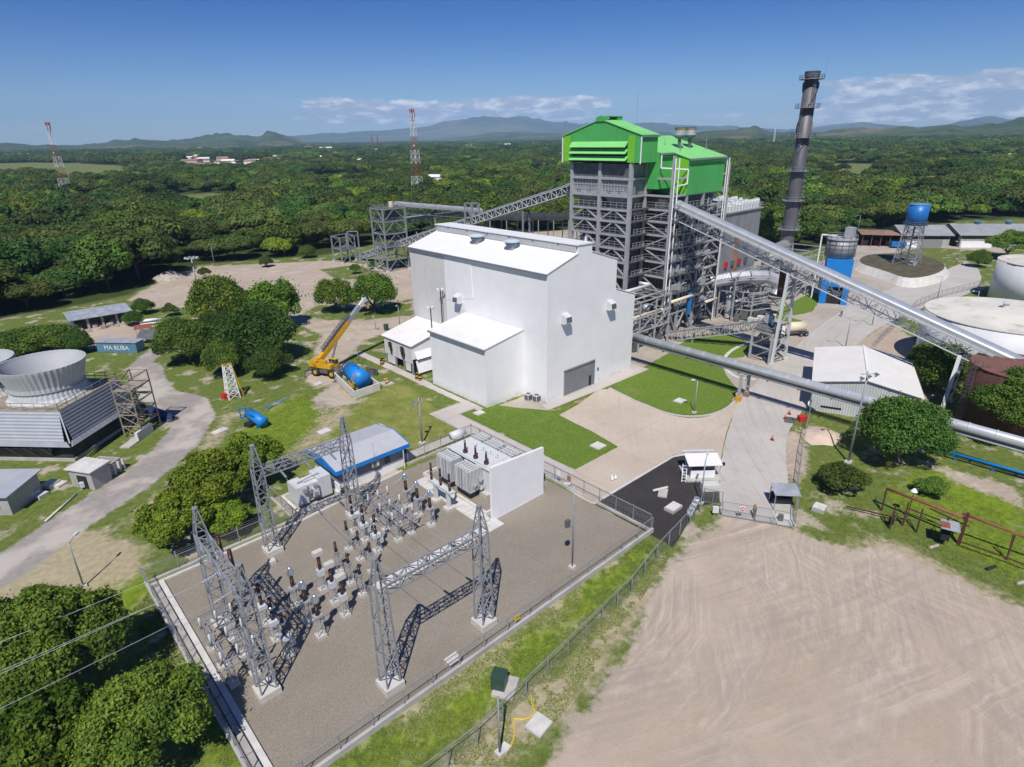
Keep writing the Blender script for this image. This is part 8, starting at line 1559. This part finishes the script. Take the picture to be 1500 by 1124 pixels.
for i, (y, z) in enumerate(((42.9, 9.1), (46.0, 9.1), (49.2, 9.1), (41.0, 12.8))):
    yy = y+(.0, 0, 0, -.2)[i]; t = thing('incoming_line', ('incoming power line to the left gantry, nearest the camera', 'incoming power line to the left gantry, middle phase', 'incoming power line to the left gantry, farthest phase', 'thin earth wire from the left gantry peak out to the left')[i], 'power line', (9, yy, z)); MB().path(sag((8.0 if i < 3 else 9.4, yy, z), (-70, yy+2.0*(i-1), 13+2*(i == 3)), 1.2, 24), .017 if i < 3 else .012, 5).build('wire', M['wire'], t)
# pieces of high voltage equipment, authored at the origin
def lattice_stand(h, w=.62, zb=.35):
    m = MB(); mast(m, (0, 0), w, w*.8, zb, h, 3, .036, .015, False); return m
def base_block(s=1.0, h=.36): m = MB(); m.cbox((0, 0, h/2), (s*.86, s*.86, h)); return m
def equip(name, label, cat, build):
    t = thing(name, label, cat, (0, 0, -50)); build(t); return t
def b_ct(t):
    base_block(1.0).build('pedestal', M['pedestal'], t, False, True); lattice_stand(2.3).build('lattice_stand', M['steel_pale'], t, False, True); MB().cbox((0, 0, 2.42), (.8, .6, .25)).build('terminal_box', M['steel_pale'], t, False, True)
    MB().lathe(0, 0, [(.20, 0), (.17, 1.35)], 14, 2.57).build('insulator', M['brown_ins'], t, True, True); MB().lathe(0, 0, [(.22, 0), (.34, .1), (.36, .38), (.24, .50), (.24, .72), (.18, .86), (.05, .95)], 16, 3.92).build('head', M['silver'], t, True, True); MB().cbox((.4, .1, 1.7), (.35, .25, .5)).build('marshalling_box', M['equip'], t, False, True)
def b_post(t):
    base_block(.9).build('pedestal', M['pedestal'], t, False, True); lattice_stand(2.5, .55).build('lattice_stand', M['steel_pale'], t, False, True); MB().cbox((0, 0, 2.56), (.6, .6, .1)).build('cap_plate', M['steel'], t, False, True); MB().lathe(0, 0, [(.16, 0), (.13, 1.25)], 12, 2.61).build('insulator', M['brown_ins'], t, True, True); MB().lathe(0, 0, [(.12, 0), (.16, .12)], 10, 3.86).build('terminal', M['steel'], t, False, True)
def b_breaker(t):
    base_block(1.05).build('pedestal', M['pedestal'], t, False, True); lattice_stand(2.0, .7).build('lattice_stand', M['steel_pale'], t, False, True); MB().cbox((0, 0, 2.2), (.9, .8, .45)).build('mechanism_box', M['equip'], t, False, True); MB().lathe(0, 0, [(.17, 0), (.15, 1.2)], 12, 2.42).build('lower_insulator', M['brown_ins'], t, True, True); MB().lathe(0, 0, [(.24, 0), (.26, .22)], 12, 3.62).build('middle_housing', M['silver'], t, True, True); MB().lathe(0, 0, [(.17, 0), (.15, 1.15)], 12, 3.84).build('upper_insulator', M['brown_ins'], t, True, True); MB().cbox((0, 0, 5.06), (.5, .24, .16)).build('top_terminal', M['silver'], t, False, True); MB().cbox((.52, 0, 1.5), (.4, .6, .8)).build('control_cabinet', M['equip'], t, False, True)
def b_boxct(t):
    base_block(.95).build('pedestal', M['pedestal'], t, False, True); lattice_stand(2.0, .6).build('lattice_stand', M['steel_pale'], t, False, True); MB().cbox((0, 0, 2.3), (.62, .62, .7)).build('tank', M['equip'], t, False, True); MB().lathe(0, 0, [(.19, 0), (.16, 1.7)], 14, 2.65).build('insulator', M['brown_ins'], t, True, True); MB().cbox((0, 0, 4.6), (.95, .55, .5)).build('head_box', M['pedestal'], t, False, True)
def b_disc(t):
    """three phase disconnector on a steel frame: 3 phases along y"""
    for x in (-.85, .85):
        for y in (-2.6, 0, 2.6):
            b = base_block(.95, .36); b.v = [(a+x, c+y, e) for a, c, e in b.v]; b.build('pedestal', M['pedestal'], t, False, True); l = lattice_stand(2.5, .55); l.v = [(a+x, c+y, e) for a, c, e in l.v]; l.build('lattice_stand', M['steel_pale'], t, False, True)
    m = MB()
    for x in (-.85, .85): m.bar((x, -3.4, 2.6), (x, 3.4, 2.6), .1)
    for y in (-3.4, -2.6, 0, 2.6, 3.4): m.bar((-1.5, y, 2.72), (1.5, y, 2.72), .08)
    m.build('frame', M['steel'], t, False, True)
    for y in (-2.6, 0, 2.6):
        for x in (-1.3, 0, 1.3): MB().lathe(x, y, [(.11, 0), (.09, 1.15)], 10, 2.8).build('insulator', M['white_ins'], t, True, True)
        m = MB(); m.bar((-1.4, y, 4.02), (1.4, y, 4.02), .045); m.cbox((0, y, 4.02), (.3, .12, .12)); m.build('switch_blade', M['silver'], t, False, True)
    m = MB(); m.bar((-1.5, -3.2, 1.3), (-1.5, 3.2, 2.5), .03); m.build('drive_rod', M['steel'], t, False, True)
ORD = ('nearest the front fence', 'middle one', 'farthest from the front fence')
def row(kind, name, cat, desc, pts, group):
    pts = sorted(pts, key=lambda p: p[1])
    for i, p in enumerate(pts):
        lab = desc+', '+('nearest of three', 'middle of three', 'farthest of three')[i]
        if i == 0: t = thing(name, lab, cat, (0, 0, 0), group); kind(t); first = t; t.location = (p[0], p[1], 0); CH[t.name] = list(t.children)
        else: dup(first, (p[0], p[1], 0), lab)
row(b_ct, 'current_transformer', 'instrument transformer', 'silver capped transformer on a lattice stand beside the cable trench slabs', [(32.9, 55.4), (32.9, 53.0), (32.8, 50.3)], 'silver capped instrument transformers near the trench')
row(b_breaker, 'circuit_breaker', 'circuit breaker', 'brown columned circuit breaker left of the white post switch frame', [(25.7, 55.6), (25.7, 53.1), (25.7, 50.5)], 'circuit breakers beside the switch frame')
row(b_post, 'post_insulator', 'insulator', 'dark brown post insulator on a tall stand left of the circuit breakers', [(23.6, 53.0), (23.6, 50.5), (23.5, 47.9)], 'post insulators right row')
row(b_post, 'post_insulator', 'insulator', 'dark brown post insulator beside the box headed transformers', [(21.0, 50.4), (21.0, 47.9), (21.0, 45.6)], 'post insulators left row')
row(b_boxct, 'box_transformer', 'instrument transformer', 'tall brown instrument transformer with a pale box head', [(18.5, 48.9), (18.5, 46.5), (18.4, 44.2)], 'box headed instrument transformers')
row(b_ct, 'voltage_transformer', 'instrument transformer', 'silver capped voltage transformer in the open left of the box headed row', [(15.5, 48.5), (15.5, 45.9), (15.5, 43.4)], 'silver capped voltage transformers')
row(b_breaker, 'circuit_breaker', 'circuit breaker', 'brown circuit breaker close to the left gantry', [(12.4, 48.4), (12.4, 45.8), (12.4, 43.3)], 'circuit breakers beside the left gantry')
t = thing('disconnector', 'steel framed switch with rows of white post insulators in the middle of the yard', 'switch', (0, 0, 0)); b_disc(t); t.location = (29.3, 53.2, 0); CH[t.name] = list(t.children)
dup(t, (8.6, 46.1, 0), 'steel framed switch with white post insulators beneath the left gantry')
def arresters():
    t = thing('arrester_frame', 'grey beam on two legs carrying three brown surge arresters by the main transformer', 'surge arrester', (36.3, 53, 0)); m = MB(); m.box(36.0, 36.6, 50.6, 55.2, 2.5, 2.85); m.build('beam', M['equip'], t)
    for y in (51.5, 54.1): m = MB(); m.cbox((36.3, y, 1.4), (.4, .4, 2.2)); m.build('leg', M['equip'], t); m = MB(); m.cbox((36.3, y, .2), (1.1, 1.1, .4)); m.build('pedestal', M['pedestal'], t)
    for y in (51.1, 52.9, 54.8):
        m = MB(); m.lathe(36.3, y, [(.17, 0), (.15, 1.1)], 12, 2.85); m.build('arrester', M['brown_ins'], t, True); m = MB(); m.lathe(36.3, y, [(.15, 0), (.13, 1.1)], 12, 4.05); m.build('arrester', M['brown_ins'], t, True); m = MB(); m.lathe(36.3, y, [(.2, 0), (.2, .1)], 10, 3.95); m.build('grading_ring', M['steel'], t)
arresters()
# jumpers between the rows of equipment
jp = [((32.9, 4.8), (29.3+1.4, 4.05)), ((29.3-1.4, 4.05), (25.7, 5.05)), ((25.7, 3.9), (23.6, 4.0)), ((21.0, 4.0), (18.5, 4.8)), ((18.5, 4.8), (15.5, 4.8)), ((15.5, 4.8), (12.4, 5.05)), ((12.4, 3.8), (10.0, 4.05))]
for (xa, za), (xb, zb) in jp:
    for j in range(3):
        off = 2.55*j; ya = {32.9: 50.3, 25.7: 50.5, 23.6: 47.9, 21.0: 45.6, 18.5: 44.2, 15.5: 43.4, 12.4: 43.3}.get(xa, 50.6)+off; yb = {25.7: 50.5, 23.6: 47.9, 18.5: 44.2, 15.5: 43.4, 12.4: 43.3}.get(xb, 50.6 if xb > 20 else 43.5)+off
        t = thing('jumper_wire', 'thin pale connecting wire between two rows of substation equipment', 'wire', (xa, ya, za), 'connecting wires of the substation'); MB().path(sag((xa, ya, za), (xb, yb, zb), .35, 8), .028, 5).build('wire', M['wire'], t)
for i, (x, y) in enumerate(((23.6, 47.9), (21, 50.4))):
    pass
x, y = g2(399, 825); t = thing('cable_pit', 'small white cable pit block beside the rear gantry foot', 'cable pit', (x, y, 0)); MB().cbox((x, y, .2), (.7, .7, .4)).build('block', M['pedestal'], t); MB().cbox((x, y, .43), (.6, .6, .06)).build('lid', M['concrete_pale'], t)
# main transformer
def transformer():
    t = thing('power_transformer', 'large grey oil transformer with banks of radiators behind the white firewall', 'transformer', (43, 56, 0)); 
    m = MB(); m.box(41.6, 45.4, 49.6, 58.2, .6, 3.9); m.box(41.4, 45.6, 49.4, 58.4, 3.9, 4.05); m.build('tank', M['equip'], t)
    def bank(x0, x1, y0, n):
        m = MB()
        for i in range(n): m.box(x0, x1, y0+i*.5, y0+i*.5+.34, 1.15, 4.0)
        o = m.build('radiator_bank', M['ribgrey'], t); m = MB(); m.box(x0+.1, x1-.1, y0, y0+n*.5-.16, .95, 1.15); m.build('header', M['equip'], o)
        m = MB()
        for x in (x0+.5, x1-.5): m.bar((x, y0, 4.05), (x, y0+n*.5-.16, 4.05), .09)
        m.build('pipe', M['equip'], o); MB().box(x0+.2, x1-.2, y0+.1, y0+n*.5-.3, .3, .9).build('fan_row', M['dark'], o)
    bank(39.3, 41.5, 51.2, 6); bank(39.3, 41.5, 55.0, 6); bank(45.5, 47.7, 50.5, 5); bank(45.5, 47.7, 53.6, 5); bank(45.5, 47.7, 56.6, 4)
    m = MB(); m.tube((42.4, 58.6, 5.2), (44.6, 58.6, 5.2), .55, 18); m.build('conservator', M['equip'], t, True); m = MB(); m.bar((43, 58.6, 4), (43, 58.6, 5), .1); m.bar((44.4, 58.6, 4), (44.4, 58.6, 5), .1); m.build('conservator_stand', M['steel'], t)
    for y in (51.3, 53.4, 55.5): m = MB(); m.lathe(42.3, y, [(.32, 0), (.32, .35), (.17, .4), (.13, 1.5)], 14, 4.05); b = m.build('high_voltage_bushing', M['brown_ins'], t, True); MB().lathe(42.3, y, [(.16, 0), (.1, .3)], 10, 5.55).build('cap', M['silver'], b)
    for y in (51.6, 53.0, 54.4, 55.8): m = MB(); m.lathe(44.3, y, [(.2, 0), (.11, .15), (.09, .9)], 12, 4.05); m.build('low_voltage_bushing', M['white_ins'], t, True)
    m = MB(); railing(m, [(41.5, 49.5, 4.06), (45.5, 49.5, 4.06), (45.5, 58, 4.06)], .9, 1.6, .035); m.path([(41.7, 57, 4.2), (41.7, 50.5, 4.2)], .1, 8); m.path([(41.4, 57.6, 4.3), (41.0, 57.6, 4.6), (41.0, 52, 4.6)], .08, 8); m.build('top_pipework', M['equip'], t)
    for z, x in ((2.6, 40.9), (1.7, 40.3), (1.4, 41.0)): MB().tube((x, 51.1, z), (x, 50.8, z), .36, 16).build('cooling_fan', M['silver'], t)
    MB().box(41.7, 42.5, 48.7, 49.3, .5, 3.2).build('control_cubicle', M['equip'], t); MB().box(42.8, 45.2, 48.0, 49.3, .4, 3.0).build('cable_box', M['equip'], t)
    m = MB()
    for a, b, c, d in ((38.6, 48.7, 47.2, 47.5), (38.6, 48.7, 60.0, 60.3), (38.6, 38.9, 47.51, 59.99), (48.4, 48.7, 47.51, 59.99)): m.box(a, b, c, d, 0, .5)
    m.build('bund_kerb', M['concrete_pale'], t); MB().box(41, 46, 49.8, 58, 0.03, .6).build('plinth', M['concrete'], t)
transformer()
t = thing('firewall', 'tall plain white blank wall standing beside the main transformer', 'wall', (42.8, 46.1, 0)); m = MB(); m.extr([(38.55, 45.95, 0), (47.1, 45.95, 0), (47.1, 45.95, 6.6), (38.55, 45.95, 7.15)], (0, .35, 0)); o = m.build('wall', M['white_paint'], t); fix_normals(o); m = MB(); m.box(38.5, 47.15, 45.9, 46.35, -.02, .06); m.build('footing', M['concrete'], t)
def aux():
    t = thing('auxiliary_transformer', 'boxy pale grey auxiliary transformer in a kerbed bay left of the control house', 'transformer', (25, 65.4, 0)); m = MB(); m.box(23.0, 24.4, 64.2, 66.8, .5, 3.0); m.box(25.9, 27.5, 64.2, 66.8, .5, 3.3); m.box(24.41, 25.89, 64.5, 66.6, .5, 2.8); m.build('tank', M['equip'], t); m = MB()
    for x, z in ((24.0, 2.4), (24.7, 2.1), (25.4, 2.5), (25.3, 1.5)): m.cbox((x, 64.0, z), (.5, .35, .5))
    m.build('gauge', M['steel'], t); m = MB(); m.box(24.9, 25.7, 63.85, 64.45, 1.2, 2.2); m.build('control_box', M['equip'], t); m = MB()
    for i in range(7): m.box(23.2+i*.2, 23.28+i*.2, 66.85, 67.4, .8, 2.6)
    m.build('radiator', M['ribgrey'], t); m = MB(); m.path([(23.6, 65.2, 3.1), (25, 65.2, 3.3), (26.5, 65.2, 3.4)], .08, 7); m.build('pipe', M['steel'], t); m = MB()
    for a, b, c, d in ((22.4, 28.2, 63.2, 63.5), (22.4, 28.2, 67.8, 68.1), (22.4, 22.7, 63.51, 67.79), (27.9, 28.2, 63.51, 67.79)): m.box(a, b, c, d, 0, .55)
    m.build('bund_kerb', M['concrete_pale'], t); t = thing('earth_drum', 'small dark ribbed box on the ground right of the auxiliary transformer', 'box', (29, 64.2, 0)); MB().cbox((28.9, 64.1, .5), (.9, .8, 1.0)).build('body', M['steel_dark'], t); MB().cbox((28.9, 64.1, 1.04), (1.0, .9, .08)).build('lid', M['steel_pale'], t)
aux()
def control_house():
    t = thing('control_house', 'low control house with pale roof and bright blue fascia beside the yard', 'building', (33, 66.5, 0)); x0, x1, y0, y1 = 28.8, 38.3, 64.4, 71.6
    MB().box(x0, x1, y0, y1, 0, 1.0).build('base_wall', M['white_paint'], t); MB().box(x0+.003, x1-.003, y0+.003, y1-.003, 1.0, 3.3).build('wall', M['bluegrey'], t)
    for q in ([(x0-.7, y0-.7, 3.35), (x1+.7, y0-.7, 3.35), (x1+.7, 67.6, 4.15), (x0-.7, 67.6, 4.15)], [(x0-.7, 67.6, 4.15), (x1+.7, 67.6, 4.15), (x1+.7, y1+.7, 3.35), (x0-.7, y1+.7, 3.35)]): m = MB(); m.extr(q, (0, 0, .1)); o = m.build('roof', M['roof_lilac'], t); fix_normals(o)
    m = MB(); m.box(x0-.74, x1+.74, y0-.78, y0-.70, 2.95, 3.5); m.extr([(x0-.74, y0-.7, 2.95), (x0-.74, y1+.7, 2.95), (x0-.74, y1+.7, 3.5), (x0-.74, 67.6, 4.3), (x0-.74, y0-.7, 3.5)], (-.06, 0, 0)); m.extr([(x1+.74, y0-.7, 2.95), (x1+.74, y1+.7, 2.95), (x1+.74, y1+.7, 3.5), (x1+.74, 67.6, 4.3), (x1+.74, y0-.7, 3.5)], (.06, 0, 0)); o = m.build('blue_fascia', M['blue_bright'], t); fix_normals(o)
    m = MB(); m.box(33.3, 34.3, y0-.5, y0-.02, 1.9, 2.7); a = m.build('air_conditioner', M['cream'], t); MB().box(33.4, 33.9, y0-.53, y0-.505, 2.0, 2.6).build('grille', M['steel_dark'], a)
    MB().box(35.4, 36.2, y0-.04, y0-.005, 1.4, 2.4).build('window', M['glass'], t); MB().box(37.9, 38.0, y0-.75, y0-.68, 0, 3).build('downpipe', M['white_paint'], t); m = MB(); m.tube((33.6, y0-.6, 3.4), (33.6, y0-.6, 5.4), .025, 5); m.build('aerial', M['steel'], t)
    m = MB(); m.extr([(28.2, 63.6, 0), (28.35, 63.6, 0), (28.35, 63.6, 1.6), (28.2, 63.6, 1.6)], (0, 5, 0)); m.build('side_screen', M['white_paint'], t)
control_house()
FR = [(5.7, 31.7), (50.2, 31.7)]
fence('yard_fence', 'low wall and rail fence along the front of the gravel yard', FR, 1.45, 2.75, .55, False)
x, y = 28.9, 31.5; t = thing('warning_sign', 'small yellow warning sign fixed to the front yard fence', 'sign', (x, y, 0)); MB().cbox((x, y, 1.55), (.5, .03, .6)).build('board', M['yellow_sign'], t); m = MB(); m.extr([(x-.02, y-.03, 1.72), (x+.06, y-.03, 1.72), (x, y-.03, 1.58), (x+.07, y-.03, 1.58), (x-.06, y-.03, 1.38), (x-.01, y-.03, 1.53), (x-.08, y-.03, 1.53)], (0, .012, 0)); m.build('lightning_mark', M['black'], t)
fence('yard_fence', 'low wall and wire fence along the left side of the gravel yard', [(5.7, 31.9), (5.7, 62.4)], 1.5, 2.75, .45, True)
fence('yard_fence', 'wire fence with barbed arms along the rear left of the gravel yard', [(5.7, 62.6), (21.6, 62.6), (21.6, 69.2)], 1.6, 2.9, .25, True)
fence('yard_fence', 'wire fence along the right side of the gravel yard facing the black gravel', [(50.2, 31.9), (50.2, 62.0)], 1.9, 2.6, .3, True)
fence('yard_fence', 'wire fence behind the main transformer and control house', [(50.2, 62.2), (50.2, 64.2), (38.9, 64.2)], 1.9, 2.6, .3, True)
kerb('kerb', [(6.9, 32.6), (6.9, 61.6)], .5, .22, M['concrete_pale']); kerb('kerb', [(6.0, 61.9), (22.6, 61.9), (37.2, 63.3)], .35, .16, M['pedestal'])
tr = MB()
for i in range(13): tr.cbox((6.35, 33+i*2.25, .10), (.45, 2.15, .10))
struct(tr.build('drain_channel', M['concrete']))
x, y = g2(664, 973); t = thing('step_slab', 'pale stepping slab bridging the front yard wall', 'slab', (x, y, 0)); MB().cbox((x, y, .62), (1.3, .9, .1)).build('slab', M['concrete_pale'], t); MB().cbox((x, y+.3, .25), (1.2, .3, .5)).build('support', M['concrete'], t)
for i, (px, py, m_) in enumerate(((828, 706, 'white_paint'), (838, 711, 'roof_rust'))):
    t = thing('notice_board', ('white notice plate on the right yard fence', 'rust red notice plate on the right yard fence')[i], 'sign', (50.1, 46.2-i*1.8, 0)); MB().cbox((50.12, 46.2-i*1.8, 1.6), (.03, .6, .7)).build('board', M[m_], t); MB().cbox((50.15, 46.2-i*1.8, .9), (.05, .05, 1.4)).build('post', M['steel'], t)
# ------------------------------------------------------------------ air: one closed box of thin haze round the whole scene
def haze():
    m = bpy.data.materials.new('haze_air'); m.use_nodes = True; nt = m.node_tree; nt.nodes.clear(); o = nt.nodes.new('ShaderNodeOutputMaterial'); v = nt.nodes.new('ShaderNodeVolumePrincipled')
    v.inputs['Color'].default_value = (0.42, 0.68, 1.0, 1); v.inputs['Density'].default_value = HAZE_D; v.inputs['Anisotropy'].default_value = -0.3; nt.links.new(v.outputs[0], o.inputs['Volume'])
    b = MB(); b.box(-15500, 15500, -15500, 15500, -6, 640); h = b.build('haze', m); stuff(h); h['label'] = 'thin blue air haze over the plain'; h['category'] = 'haze'
HAZE_D = 7.0e-5
haze()
